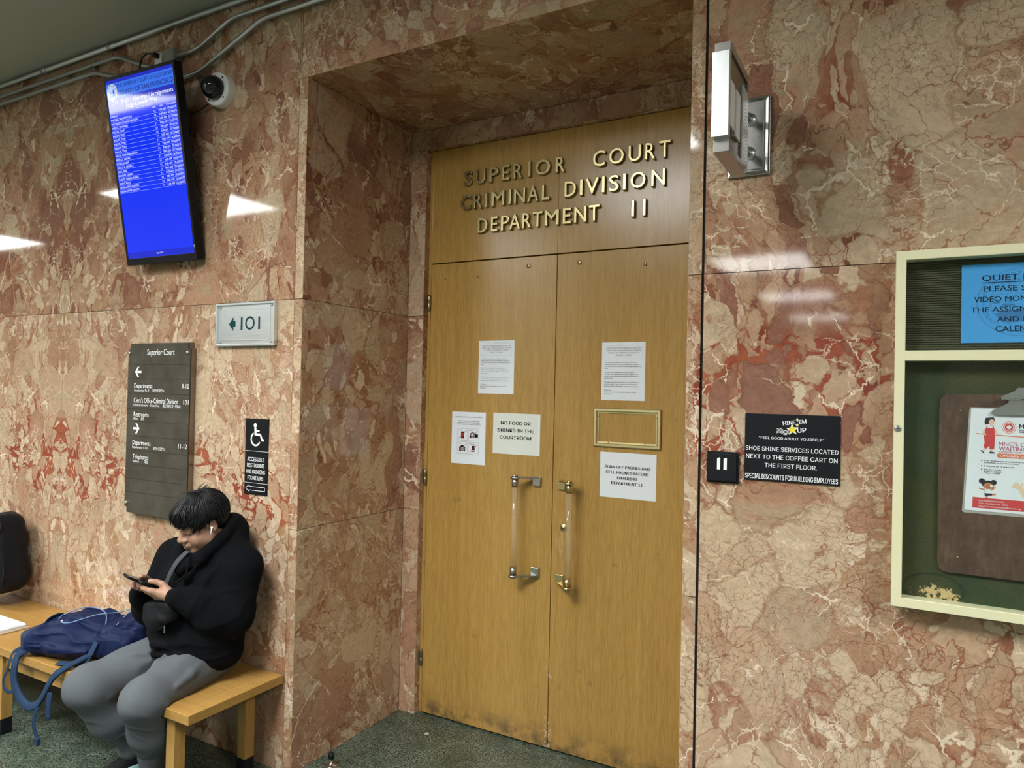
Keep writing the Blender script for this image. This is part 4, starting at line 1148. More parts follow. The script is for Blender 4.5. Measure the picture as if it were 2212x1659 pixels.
t = thing('card_frame', 'empty brass card frame on the right door, between two white notices', 'frame', (1.072, D2, 1.615))
gx0, gx1, gz0, gz1 = 0.905, 1.2385, 1.522, 1.7075
M['gold_frame'] = mat_brushed('anodised_gold', (0.78, 0.66, 0.34), 0.36, 0, 1.0, 0.12)
def mitred(b, x0, x1, z0, z1, prof, y0, mi=0):
    """picture-frame moulding: prof = [(inset, projection)] swept round a rectangle on the plane y0"""
    n = len(prof)
    cs = [(x0, z0, 1, 1), (x1, z0, -1, 1), (x1, z1, -1, -1), (x0, z1, 1, -1)]
    R = [[b.bm.verts.new((cx + sx * i, y0 - p, cz + sz * i)) for i, p in prof] for cx, cz, sx, sz in cs]
    for a in range(4):
        A, B = R[a], R[(a + 1) % 4]
        for k in range(n):
            f = b.bm.faces.new((A[k], B[k], B[(k + 1) % n], A[(k + 1) % n])); f.material_index = mi
b = MB(); mitred(b, gx0, gx1, gz0, gz1, [(0, 0.0002), (0, 0.009), (0.004, 0.012), (0.013, 0.012), (0.018, 0.008), (0.018, 0.004), (0.024, 0.0035), (0.024, 0.0002)], D2)
b.build('moulding', M['gold_frame'], t)
for x, z in ((gx0 + 0.075, gz0 + 0.0205), (gx1 - 0.075, gz0 + 0.0205), (gx0 + 0.0205, gz1 - 0.04), (gx1 - 0.0205, gz1 - 0.04)):
    b = MB(); b.lathe([(0, 0.0025), (0.003, 0.002), (0.0032, 0)], (x, D2 - 0.0035, z), (0, -1, 0), 10); b.build('screw', M['dull_brass'], t)

# ================================================================== pipes, junction box, dome camera
def pipe(name, label, pts, r, straps, group='metal conduits along the ceiling'):
    # round the bends
    P = [Vector(p) for p in pts]
    out = [P[0]]
    for a, p, c in zip(P, P[1:], P[2:]):
        d0, d1 = (a - p), (c - p)
        k = min(0.05, d0.length * 0.4, d1.length * 0.4)
        q0, q1 = p + d0.normalized() * k, p + d1.normalized() * k
        for i in range(6):
            f = i / 5
            out.append(q0 * (1 - f) ** 2 + p * 2 * f * (1 - f) + q1 * f * f)
    out.append(P[-1])
    t = thing(name, label, 'pipe', P[0], group)
    b = MB(); b.tube(out, r, 12); b.build('tube', M['pipe'], t)
    for x, z, kind in straps:
        b = MB()
        if kind == 'c':
            b.cyl((x - 0.022, P[0].y, z), (x + 0.022, P[0].y, z), r * 1.28, seg=14)
            b.cyl((x - 0.006, P[0].y - r, z + 0.004), (x - 0.006, P[0].y - r * 1.7, z + 0.004), 0.004, seg=8)
        else:
            b.cyl((x - 0.009, P[0].y, z), (x + 0.009, P[0].y, z), r * 1.16, seg=14)
            b.box((x - 0.009, P[0].y + r * 0.6, z - r), (x + 0.009, -0.0005, z + r + 0.022))
        b.build('coupling' if kind == 'c' else 'strap', M['pipe'], t)
py = -0.030
pipe('conduit', 'thick metal conduit running just under the ceiling, topmost of the pipes', [(-9, py, 3.663), (1.3, py, 3.663)], 0.0148, [(-2.37, 3.663, 'c'), (-1.71, 3.663, 's')])
pipe('conduit', 'metal conduit left of the display that bends down behind its top edge', [(-9, py, 3.594), (-1.64, py, 3.594), (-1.42, py, 3.502), (-1.285, py, 3.455)], 0.0117, [(-1.875, 3.594, 's')])
pipe('conduit', 'lowest metal conduit left of the display, dipping behind its corner', [(-9, py, 3.546), (-1.85, py, 3.546), (-1.71, py, 3.500), (-1.3, py, 3.40)], 0.0117, [(-1.875, 3.546, 's')])
pipe('conduit', 'metal conduit rising from the grey box above the display toward the doorway', [(-1.12, py, 3.489), (-0.955, py, 3.489), (-0.712, py, 3.588), (1.3, py, 3.588)], 0.0117, [])
pipe('conduit', 'metal conduit rising past the dome camera from behind the display', [(-1.2, py, 3.362), (-0.94, py, 3.366), (-0.495, py, 3.534), (1.3, py, 3.534)], 0.0117, [])
t = thing('junction_box', 'grey metal outlet box mounted just above the display', 'outlet box', (-1.195, 0, 3.47))
b = MB(); b.box((-1.272, -0.055, 3.418), (-1.116, -0.0005, 3.525), 0.003); b.build('box', M['steel'], t)
b = MB(); b.box((-1.268, -0.0575, 3.423), (-1.120, -0.055, 3.520), 0.001); b.build('cover', M['pipe'], t)
b = MB(); b.box((-1.262, -0.0605, 3.455), (-1.205, -0.0573, 3.512), 0.001); b.build('outlet', M['white_metal'], t)
b = MB()
b.box((-1.244, -0.088, 3.483), (-1.222, -0.0605, 3.507), 0.003)
b.tube([(-1.244, -0.08, 3.496), (-1.262, -0.082, 3.508), (-1.29, -0.085, 3.513), (-1.325, -0.088, 3.498), (-1.345, -0.088, 3.46), (-1.345, -0.088, 3.36)], 0.0045, 8)
tag(b.build('power_cable', M['black']), 'black power cord looping from the outlet box to the display', 'cable')

t = thing('dome_camera', 'white security dome camera with a smoked dome, on the wall right of the display', 'security camera', (-0.785, 0, 3.245))
A = Vector((-0.785, 0, 3.245)); ax = Vector((0.10, -1, -0.06)).normalized()
b = MB(); b.lathe([(0.082, -0.002), (0.083, 0.042), (0.081, 0.052), (0.077, 0.057), (0.055, 0.0575)], A, ax, 40); b.build('housing', M['white_metal'], t)
b = MB(); b.lathe([(0.054, 0.0560), (0.057, 0.062), (0.0560, 0.082), (0.0510, 0.102), (0.040, 0.119), (0.022, 0.130), (0, 0.1335)], A, ax, 36)
M['smoked'] = simple('smoked_dome', (0.006, 0.006, 0.008), 0.04); b.build('dome', M['smoked'], t)
qd = Vector((0, 0, 1)).rotation_difference(ax).to_matrix()
for k in range(4):
    a = 0.9 + k * PI / 2
    c = A + qd @ Vector((0.068 * math.cos(a), 0.068 * math.sin(a), 0.057))
    b = MB(); b.lathe([(0.0045, 0), (0.0045, 0.0012), (0, 0.0014)], c, ax, 12); b.build('screw', M['ink'], t)
b = MB()
LM = frame_m(A + ax * 0.0577, (1, 0.1, 0), Vector((0, -0.06, 1)))
put_rect(b, -0.026, 0.064, -0.0215, 0.0685, LM, 0, 0.0006)
for k in range(5): put_rect(b, -0.016 + k * 0.0042, 0.064, -0.013 + k * 0.0042, 0.0685, LM, 0, 0.0006)
b.build('maker_mark', M['ink_soft'], t)
b = MB()
b.tube([(-0.84, -0.03, 3.196), (-0.87, -0.035, 3.185), (-0.92, -0.03, 3.172), (-0.98, -0.025, 3.168), (-1.06, -0.02, 3.178), (-1.12, -0.02, 3.18)], 0.0035, 8)
tag(b.build('camera_cable', M['black']), 'thin black cable from the dome camera to the back of the display', 'cable')

# ================================================================== wall sconce
M['sconce_dark'] = mat_brushed('dark_bronze_side', (0.13, 0.115, 0.095), 0.22, 2)
M['sconce_cap'] = simple('satin_nickel_cap', (0.36, 0.35, 0.33), 0.28, 1.0)
M['sconce_plate'] = simple('satin_nickel_plate', (0.42, 0.42, 0.40), 0.24, 1.0)
M['frost'] = simple('frosted_glass', (0.55, 0.57, 0.57), 0.25)
t = thing('wall_sconce', 'art deco metal wall light projecting from the marble right of the doorway', 'wall light', (1.768, 0, 2.62))
b = MB(); b.box((1.703, -0.010, 2.493), (1.833, -0.0005, 2.748), 0.001)
mitred(b, 1.703, 1.833, 2.493, 2.748, [(0.001, 0.009), (0.001, 0.013), (0.006, 0.014), (0.014, 0.011), (0.014, 0.009)], 0)
b.box((1.722, -0.0135, 2.512), (1.814, -0.009, 2.729), 0.001)
b.build('backplate', M['sconce_plate'], t)
for z in (2.565, 2.675):
    b = MB(); b.cyl((1.7685, -0.15, z), (1.7685, -0.0135, z), 0.0105, seg=16); b.lathe([(0.022, 0), (0.021, 0.004), (0.0105, 0.007)], (1.7685, -0.0135, z), (0, -1, 0), 18); b.build('post', M['steel'], t)
b = MB(); b.box((1.7515, -0.402, 2.462), (1.7855, -0.150, 2.748), 0.001); b.build('body', M['sconce_dark'], t)
b = MB()
b.box((1.7465, -0.404, 2.733), (1.7905, -0.147, 2.757), 0.0012); b.box((1.7465, -0.404, 2.451), (1.7905, -0.147, 2.474), 0.0012)
b.box((1.7470, -0.404, 2.472), (1.7900, -0.392, 2.735), 0.001); b.box((1.7465, -0.165, 2.700), (1.7905, -0.147, 2.735), 0.001)
b.build('end_caps', M['sconce_cap'], t)
b = MB(); b.box((1.7450, -0.424, 2.488), (1.7920, -0.402, 2.724), 0.0012); b.build('front_bar', M['alu_v'], t)
for sx in (1.7855, 1.7455):
    for ya, yb, za, zb in ((-0.396, -0.345, 2.525, 2.652), (-0.322, -0.268, 2.518, 2.652)):
        b = MB(); b.box((sx, ya, za), (sx + 0.006, yb, zb), 0.001); b.build('fin', M['white_metal'], t)
    b = MB()
    for k in range(22):
        z = 2.474 + k * 0.0103
        b.box((sx, -0.236, z), (sx + 0.0055, -0.150, z + 0.0099), 0.0012)
    b.build('glass_bar', M['frost'], t)

# ================================================================== notice case on the right wall
t = thing('notice_case', 'pale gold framed glazed notice case with green felt, at the right edge', 'notice board', (2.5, 0, 1.69))
cx0, cx1, cz0, cz1 = 2.195, 2.805, 1.1835, 2.2055
M['case_frame'] = mat_brushed('champagne_frame', (0.84, 0.80, 0.52), 0.42, 2, 0.15, 0.04)
b = MB()
mitred(b, cx0, cx1, cz0, cz1, [(0, 0.0005), (0, 0.058), (0.0015, 0.060), (0.0255, 0.060), (0.027, 0.0585), (0.027, 0.020), (0.027, 0.0005)], 0)
b.build('frame', M['case_frame'], t)
b = MB(); b.box((cx0 + 0.026, -0.0598, 1.889), (cx1 - 0.026, -0.012, 1.918), 0.0012); b.build('middle_rail', M['case_frame'], t)
tt = NT('olive_letterboard'); o_ = tt.geo(); n_ = tt.noise(o_, 300, 2).outputs['Fac']
tt.set(Base_Color=tt.ramp(n_, [(0.3, (0.055, 0.058, 0.030)), (0.7, (0.10, 0.10, 0.055))]), Roughness=0.95)
M['letterboard'] = tt.m
b = MB()
prof = []
pitch = 0.0066
k = 0
z = 1.917
while z < cz1 - 0.026:
    prof += [(-0.012, z), (-0.0165, z + 0.0012), (-0.0175, z + 0.0033), (-0.0165, z + 0.0054), (-0.012, z + pitch)]
    z += pitch
poly = [(-0.002, 1.917)] + prof + [(-0.002, z)]
b.prism(poly, cx0 + 0.026, cx1 - 0.026, 'yz')
b.build('letter_board', M['letterboard'], t)
tt = NT('green_felt'); o_ = tt.geo()
n1 = tt.noise(o_, 5.0, 3).outputs['Fac']; n2 = tt.noise(tt.n('Mapping', {'Vector': o_, 'Scale': (1.2, 1, 3.2)}).outputs[0], 260, 3).outputs['Fac']
cb = tt.ramp(n1, [(0.35, (0.035, 0.062, 0.024)), (0.62, (0.075, 0.075, 0.022))])
cb = tt.mix(tt.step(n2, 0.35, 0.7), tt.mix(0.55, cb, (0.008, 0.02, 0.01)), cb)
sx_ = tt.n('SeparateXYZ', {0: o_}).outputs
dd = tt.math('SQRT', tt.math('ADD', tt.math('POWER', tt.math('MULTIPLY', tt.math('SUBTRACT', sx_[0], 2.315), 0.55), 2), tt.math('POWER', tt.math('SUBTRACT', sx_[2], 1.225), 2)))
wob = tt.math('MULTIPLY_ADD', tt.math('SUBTRACT', tt.noise(o_, 38, 4, 0.7).outputs['Fac'], 0.5), 0.075, dd)
cb = tt.mix(tt.math('MULTIPLY', tt.step(wob, 0.024, 0.030, 1, 0), tt.step(tt.noise(o_, 95, 3).outputs['Fac'], 0.40, 0.5)), cb, (0.58, 0.42, 0.20))
d2 = tt.math('SQRT', tt.math('ADD', tt.math('POWER', tt.math('MULTIPLY', tt.math('SUBTRACT', sx_[0], 2.30), 0.6), 2), tt.math('POWER', tt.math('SUBTRACT', sx_[2], 1.235), 2)))
edge = tt.math('MULTIPLY', tt.step(d2, 0.040, 0.044), tt.step(d2, 0.046, 0.050, 1, 0))
cb = tt.mix(tt.math('MULTIPLY', edge, 0.6), cb, (0.01, 0.02, 0.01))
tt.set(Base_Color=cb, Roughness=0.95); tt.bump(n2, 0.35, 0.001)
M['felt'] = tt.m
b = MB(); b.box((cx0 + 0.026, -0.014, cz0 + 0.026), (cx1 - 0.026, -0.002, 1.8895)); b.build('felt_back', M['felt'], t)
for z0_, z1_ in ((1.917, cz1 - 0.026), (cz0 + 0.026, 1.890)):
    b = MB(); b.box((cx0 + 0.026, -0.0485, z0_), (cx1 - 0.026, -0.0455, z1_)); b.build('glass_pane', M['pane'], t)
b = MB(); b.lathe([(0, 0.004), (0.0075, 0.004), (0.009, 0.003), (0.0095, 0)], (2.2055, -0.060, 1.694), (0, -1, 0), 22)
b.box((2.2025, -0.0646, 1.6928), (2.2085, -0.0638, 1.6952), mi=1); b.build('lock', [M['steel'], M['gap']], t)

t = thing('blue_notice', 'bright blue printed notice behind the upper glass of the notice case', 'notice', (2.4985, -0.02, 2.05))
M['blue_paper'] = simple('blue_paper', (0.055, 0.36, 0.80), 0.6)
b = MB(); b.box((2.3588, -0.0205, 1.9405), (2.638, -0.0176, 2.1605)); b.build('sheet', M['blue_paper'], t)
WM = wall_m(-0.0205)
M['seal_print'] = simple('seal_print', (0.03, 0.20, 0.48), 0.6)
b = MB()
cx, cz = 2.4985, 2.0515
put_disc(b, cx, cz, 0.1035, 0.0935, WM, 0, 0.0002, 60, inner=0.988); put_disc(b, cx, cz, 0.0725, 0.066, WM, 0, 0.0002, 48, inner=0.985)
def arc_text(s, r0, a_mid, span, h):
    n = len(s)
    for i, ch in enumerate(s):
        if ch == ' ': continue
        a = a_mid + span * (0.5 - (i + 0.5) / n)
        AM = WM @ Matrix.Translation((cx + r0 * 1.1 * math.cos(a), cz + r0 * math.sin(a), 0)) @ Matrix.Rotation(a - PI / 2 if span > 0 else a + PI / 2, 4, 'Z')
        put_text(b, ch, AM, 0, -h / 2, h, None, 'C', 0, 0, lift=0.0002)
arc_text('SUPERIOR COURT OF CALIFORNIA', 0.080, PI / 2, math.radians(195), 0.0095)
arc_text('COUNTY OF SAN FRANCISCO', 0.080, -PI / 2, -math.radians(150), 0.0095)
arc_text('EUREKA', 0.060, PI / 2, math.radians(60), 0.0075)
for k in range(40):
    a = PI * (0.08 + 0.84 * k / 39)
    put_rect(b, cx + 0.0685 * math.cos(a) - 0.0006, cz + 0.062 * math.sin(a) - 0.0006, cx + 0.0685 * math.cos(a) + 0.0006, cz + 0.062 * math.sin(a) + 0.0006, WM, 0, 0.0002)
put_stroke(b, [(cx - 0.066, cz + 0.016), (cx - 0.048, cz + 0.024), (cx - 0.036, cz + 0.020), (cx - 0.020, cz + 0.032), (cx - 0.004, cz + 0.022), (cx + 0.02, cz + 0.036), (cx + 0.066, cz + 0.016)], 0.0008, WM, 0, 0.0002)
put_stroke(b, [(cx - 0.07, cz + 0.012), (cx - 0.05, cz + 0.014), (cx - 0.03, cz + 0.010), (cx + 0.0, cz + 0.012), (cx + 0.07, cz + 0.010)], 0.0006, WM, 0, 0.0002)
for k in range(4):
    put_outline(b, cx - 0.040 + k * 0.006, cz - 0.006, cx - 0.036 + k * 0.006, cz + 0.006 + (k % 2) * 0.003, 0.0007, WM, 0, 0.0002)
put_poly(b, [(cx - 0.044, cz - 0.006), (cx - 0.014, cz - 0.006), (cx - 0.018, cz - 0.012), (cx - 0.040, cz - 0.012)], WM, 0, 0.0002)
put_disc(b, cx - 0.058, cz - 0.0, 0.009, 0.0025, WM, 0, 0.0002)
put_poly(b, [(cx - 0.060, cz - 0.030), (cx - 0.030, cz - 0.022), (cx + 0.01, cz - 0.020), (cx + 0.02, cz + 0.03), (cx + 0.05, cz - 0.03), (cx + 0.03, cz - 0.052), (cx - 0.03, cz - 0.056), (cx - 0.05, cz - 0.045)], WM, 0, 0.00018)
b.build('seal', M['seal_print'], t)
M['notice_ink'] = simple('slate_print', (0.014, 0.026, 0.045), 0.7, Specular_IOR_Level=0.1)
b = MB()
for s_, x0_, z_, h_ in (('QUIET PLEASE', 2.407, 2.1135, 0.0155), ('PLEASE SEE THE', 2.411, 2.0835, 0.0145), ('VIDEO MONITOR FOR', 2.389, 2.0545, 0.0145), ('THE ASSIGNED JUDGE', 2.382, 2.026, 0.0140), ('AND DEPT', 2.443, 1.9985, 0.0140), ('CALENDAR', 2.440, 1.971, 0.0155)):
    put_text(b, s_, WM, x0_, z_, h_, 2 * (cx - x0_) + 0.002, 'L', 0.008, lift=0.0005)
put_rect(b, 2.407, 2.107, 2.592, 2.1087, WM, 0, 0.0005)
b.build('print', M['notice_ink'], t)

t = thing('clipboard', 'large brown clipboard hung inside the lower glass of the notice case', 'clipboard', (2.5, -0.02, 1.54))
tt = NT('worn_hardboard'); o_ = tt.geo()
f_ = tt.math('ADD', tt.math('MULTIPLY', tt.noise(o_, 14, 5, 0.7).outputs['Fac'], 0.6), tt.math('MULTIPLY', tt.noise(tt.n('Mapping', {'Vector': o_, 'Scale': (1.6, 1, 0.5)}).outputs[0], 60, 4).outputs['Fac'], 0.4))
tt.set(Base_Color=tt.ramp(f_, [(0.38, (0.060, 0.030, 0.016)), (0.52, (0.095, 0.052, 0.028)), (0.66, (0.15, 0.095, 0.060))]), Roughness=0.7)
M['hardboard'] = tt.m
kx0, kx1, kz0, kz1, rr = 2.3095, 2.695, 1.292, 1.797, 0.026
pts = []
for qx, qz, a0 in ((kx1 - rr, kz1 - rr, 0), (kx0 + rr, kz1 - rr, 90), (kx0 + rr, kz0 + rr, 180), (kx1 - rr, kz0 + rr, 270)):
    for k in range(7):
        a = math.radians(a0 + 15 * k); pts.append((qx + rr * math.cos(a), qz + rr * math.sin(a)))
b = MB(); b.prism(pts, -0.0245, -0.0195); b.build('board', M['hardboard'], t)
for x, z in ((2.3615, 1.749), (2.3585, 1.337), (2.645, 1.749), (2.645, 1.337)):
    b = MB(); b.lathe([(0, 0.0025), (0.003, 0.002), (0.0035, 0)], (x, -0.0245, z), (0, -1, 0), 12); b.build('screw', M['dull_brass'], t)
kc = 2.5025
b = MB()
b.prism([(kc - 0.072, 1.744), (kc - 0.068, 1.753), (kc - 0.035, 1.772), (kc - 0.030, 1.782), (kc + 0.030, 1.782), (kc + 0.035, 1.772), (kc + 0.068, 1.753), (kc + 0.072, 1.744), (kc + 0.060, 1.741), (kc - 0.060, 1.741)], -0.0345, -0.0305)
b.build('clip_jaw', M['steel'], t)
b = MB()
b.prism([(kc - 0.048, 1.782), (kc - 0.050, 1.792), (kc - 0.020, 1.806), (kc - 0.012, 1.816), (kc + 0.012, 1.816), (kc + 0.020, 1.806), (kc + 0.050, 1.792), (kc + 0.048, 1.782), (kc + 0.03, 1.786), (kc - 0.03, 1.786)], -0.0445, -0.0405)
b.box((kc - 0.012, -0.0405, 1.800), (kc + 0.012, -0.0245, 1.806)); b.box((kc - 0.04, -0.0405, 1.783), (kc + 0.04, -0.0335, 1.788))
b.build('clip_lever', M['steel'], t)
b = MB(); b.cyl((kc - 0.045, -0.0375, 1.786), (kc + 0.045, -0.0375, 1.786), 0.0035, seg=12)
for k in range(9): b.cyl((kc - 0.02 + k * 0.005, -0.0375, 1.7862), (kc - 0.0175 + k * 0.005, -0.0375, 1.7862), 0.0052, seg=12)
b.build('clip_spring', M['chrome'], t)

t = thing('flyer', 'white childcare flyer with a red overalls figure, held on the brown clipboard', 'flyer', (2.487, -0.026, 1.614))
b = MB()
b.prism([(2.386, 1.757), (2.597, 1.757), (2.588, 1.473), (2.3725, 1.473)], -0.0272, -0.0262); b.build('sheet', M['paper'], t)
b = MB(); b.prism([(2.381, 1.752), (2.384, 1.760), (2.600, 1.760), (2.594, 1.465), (2.372, 1.465), (2.367, 1.470)], -0.0261, -0.0247); b.build('sleeve', simple('plastic_sleeve', (0.42, 0.40, 0.36), 0.2), t)
WM = wall_m(-0.0272)
FL = [simple('flyer_black', (0.015, 0.015, 0.02), 0.6), simple('flyer_red', (0.62, 0.055, 0.05), 0.6), simple('flyer_rose', (0.50, 0.06, 0.13), 0.6), simple('flyer_orange', (0.78, 0.20, 0.07), 0.6),
      simple('flyer_skin', (0.80, 0.52, 0.42), 0.6), simple('flyer_tan', (0.55, 0.22, 0.10), 0.6), simple('flyer_sand', (0.80, 0.62, 0.42), 0.6), M['paper'], M['ink_soft']]
b = MB()
P_ = lambda pts, mi, l=0.0003: put_poly(b, pts, WM, mi, l)
# standing figure
gx = 2.428
P_([(gx - 0.008, 1.732), (gx + 0.010, 1.734), (gx + 0.014, 1.724), (gx + 0.008, 1.718), (gx - 0.010, 1.712), (gx - 0.011, 1.722)], 0)
put_disc(b, gx + 0.006, 1.7205, 0.0065, 0.0075, WM, 4, 0.0005)
put_rect(b, gx + 0.002, 1.706, gx + 0.008, 1.714, WM, 4, 0.0004)
P_([(gx - 0.010, 1.709), (gx + 0.014, 1.709), (gx + 0.014, 1.690), (gx - 0.010, 1.690)], 7, 0.0004)
P_([(gx - 0.008, 1.704), (gx + 0.012, 1.704), (gx + 0.014, 1.680), (gx - 0.012, 1.680)], 1, 0.0005)
put_stroke(b, [(gx - 0.006, 1.703), (gx - 0.005, 1.710)], 0.0025, WM, 1, 0.0005); put_stroke(b, [(gx + 0.010, 1.703), (gx + 0.009, 1.710)], 0.0025, WM, 1, 0.0005)
P_([(gx - 0.012, 1.682), (gx + 0.003, 1.682), (gx + 0.002, 1.656), (gx - 0.006, 1.646), (gx - 0.013, 1.650), (gx - 0.010, 1.662)], 1, 0.0004)
P_([(gx + 0.001, 1.682), (gx + 0.014, 1.682), (gx + 0.012, 1.646), (gx + 0.001, 1.646)], 1, 0.0005)
put_rect(b, gx + 0.003, 1.638, gx + 0.008, 1.646, WM, 4, 0.0005); P_([(gx - 0.011, 1.648), (gx - 0.007, 1.646), (gx - 0.012, 1.637), (gx - 0.016, 1.640)], 4, 0.0005)
P_([(gx + 0.001, 1.634), (gx + 0.014, 1.634), (gx + 0.012, 1.638), (gx + 0.002, 1.639)], 0, 0.0006); P_([(gx - 0.018, 1.642), (gx - 0.009, 1.634), (gx - 0.012, 1.633), (gx - 0.020, 1.640)], 0, 0.0006)
put_stroke(b, [(gx - 0.010, 1.700), (gx - 0.014, 1.690), (gx - 0.007, 1.684)], 0.0035, WM, 4, 0.0006); put_stroke(b, [(gx + 0.013, 1.700), (gx + 0.018, 1.690), (gx + 0.013, 1.684)], 0.0035, WM, 4, 0.0006)
put_stroke(b, [(2.397, 1.687), (2.56, 1.680)], 0.0024, WM, 3, 0.00035)
# roundel
for r_, mi in ((0.0165, 3), (0.0150, 7), (0.0128, 1), (0.0108, 7), (0.0095, 1), (0.0052, 7), (0.0038, 3)):
    put_disc(b, 2.473, 1.7075, r_, r_, WM, mi, 0.0003 + 0.0002 * (0.0165 - r_) * 60)
put_text(b, 'MNC', WM, 2.4965, 1.705, 0.0115, 0.034, 'L', 0.03, 0, lift=0.0004)
for s_, z_ in (('INSPIRING SUCCESS', 1.6985), ('INSPIRANDO EL ÉXITO', 1.6935)): put_text(b, s_, WM, 2.4965, z_, 0.0034, 0.062, 'L', 0.02, 0, lift=0.0004)
put_text(b, "MNC'S CHILDREN'S", WM, 2.4505, 1.656, 0.0105, 0.132, 'L', 0.006, 2, lift=0.0004)
put_text(b, 'WAITING ROOM', WM, 2.4505, 1.6435, 0.0105, 0.112, 'L', 0.006, 2, lift=0.0004)
put_text(b, 'SUPERIOR COURT OF CALIFORNIA', WM, 2.4505, 1.6375, 0.0044, 0.108, 'L', 0.006, 2, lift=0.0004)
zc, xa, xb = 1.629, 2.4525, 2.556
put_rect(b, xa, zc - 0.0062, xb, zc + 0.0062, WM, 3, 0.0004); put_disc(b, xa, zc, 0.0062, 0.0062, WM, 3, 0.0004, 20); put_disc(b, xb, zc, 0.0062, 0.0062, WM, 3, 0.0004, 20)
put_text(b, 'Officially open!', WM, 2.453, zc - 0.003, 0.0062, 0.075, 'L', 0.014, 7, lift=0.0007)
for s_, z_ in (('Free childcare is provided for parents', 1.6115), ('attending to court services.', 1.6063), ('0 Months to 16 years old', 1.5965), ('Monday -Friday', 1.5872), ('8:30am-12:00pm', 1.5823), ('1:00pm-4:30pm', 1.5775)):
    put_text(b, s_, WM, 2.417, z_, 0.0036, 0.00285 * len(s_), 'L', 0.016, 0, lift=0.0004)
for z_ in (1.613, 1.598, 1.589): put_disc(b, 2.4115, z_, 0.0015, 0.0015, WM, 0, 0.0004, 12)
# small dancing child and the hand of a second one
kx, kz = 2.427, 1.545
put_disc(b, kx - 0.014, kz + 0.011, 0.0075, 0.0078, WM, 0, 0.0003); put_disc(b, kx + 0.013, kz + 0.009, 0.0070, 0.0072, WM, 0, 0.0003)
put_disc(b, kx, kz + 0.003, 0.0145, 0.0105, WM, 0, 0.0004); put_disc(b, kx + 0.0015, kz - 0.002, 0.0125, 0.0085, WM, 5, 0.0005)
put_disc(b, kx + 0.008, kz - 0.001, 0.003, 0.0035, WM, 7, 0.0006); put_disc(b, kx + 0.0085, kz - 0.001, 0.0013, 0.0015, WM, 0, 0.0007)
put_stroke(b, [(kx - 0.004, kz - 0.001), (kx + 0.001, kz)], 0.0009, WM, 0, 0.0006); put_stroke(b, [(kx - 0.001, kz - 0.006), (kx + 0.005, kz - 0.006)], 0.0009, WM, 0, 0.0006)
P_([(kx - 0.008, kz - 0.010), (kx + 0.008, kz - 0.010), (kx + 0.007, kz - 0.023), (kx - 0.008, kz - 0.023)], 8, 0.0004); P_([(kx - 0.0075, kz - 0.0105), (kx + 0.0075, kz - 0.0105), (kx + 0.0065, kz - 0.0225), (kx - 0.0075, kz - 0.0225)], 7, 0.0005)
P_([(kx - 0.008, kz - 0.022), (kx + 0.009, kz - 0.022), (kx + 0.010, kz - 0.027), (kx - 0.007, kz - 0.029)], 0, 0.0006)
put_stroke(b, [(kx - 0.007, kz - 0.013), (kx - 0.021, kz - 0.009)], 0.0035, WM, 5, 0.0005); put_stroke(b, [(kx + 0.007, kz - 0.013), (kx + 0.017, kz - 0.004)], 0.0035, WM, 5, 0.0005)
put_stroke(b, [(kx - 0.002, kz - 0.028), (kx - 0.003, kz - 0.036)], 0.0045, WM, 5, 0.0005); put_stroke(b, [(kx + 0.007, kz - 0.025), (kx + 0.018, kz - 0.023)], 0.0045, WM, 5, 0.0005)
hx, hz = 2.497, 1.543
for a in (2.9, 2.5, 2.15, 1.8, 1.0):
    put_stroke(b, [(hx, hz), (hx + 0.0165 * math.cos(a), hz + 0.0165 * math.sin(a))], 0.0045, WM, 6, 0.0005)
P_([(hx - 0.006, hz + 0.005), (hx + 0.008, hz + 0.004), (hx + 0.022, hz - 0.022), (hx + 0.008, hz - 0.024)], 6, 0.0005)
put_disc(b, hx + 0.032, hz + 0.03, 0.018, 0.014, WM, 0, 0.0004); put_disc(b, hx + 0.034, hz + 0.022, 0.014, 0.014, WM, 6, 0.0005)
P_([(2.392, 1.5105), (2.588, 1.508), (2.586, 1.4795), (2.391, 1.481)], 1, 0.0003)
for s_, z_ in (('FOR MORE INFORMATION:', 1.5000), ('Call: 415-206-7752 x2520', 1.4925), ('Email: hazel.quintanilla@mncsf.org', 1.4848)):
    put_text(b, s_, WM, 2.4065, z_, 0.0037, 0.0028 * len(s_), 'L', 0.006, 7, lift=0.0005)
b.build('print', FL, t)
# ================================================================== bench and things on it
BY0, BXR_ = -0.5025, -0.2662
BZ, BT = 0.449, 0.040
t = thing('bench', 'long maple bench against the marble wall, its right end near the doorway', 'bench', (-1.8, -0.25, 0))
BL = -3.40
b = MB()
fr = 0.075
b.box((BL, BY0, BZ - BT), (BXR_, -0.006, BZ), 0.0025)
b.build('seat', M['bench'], t)
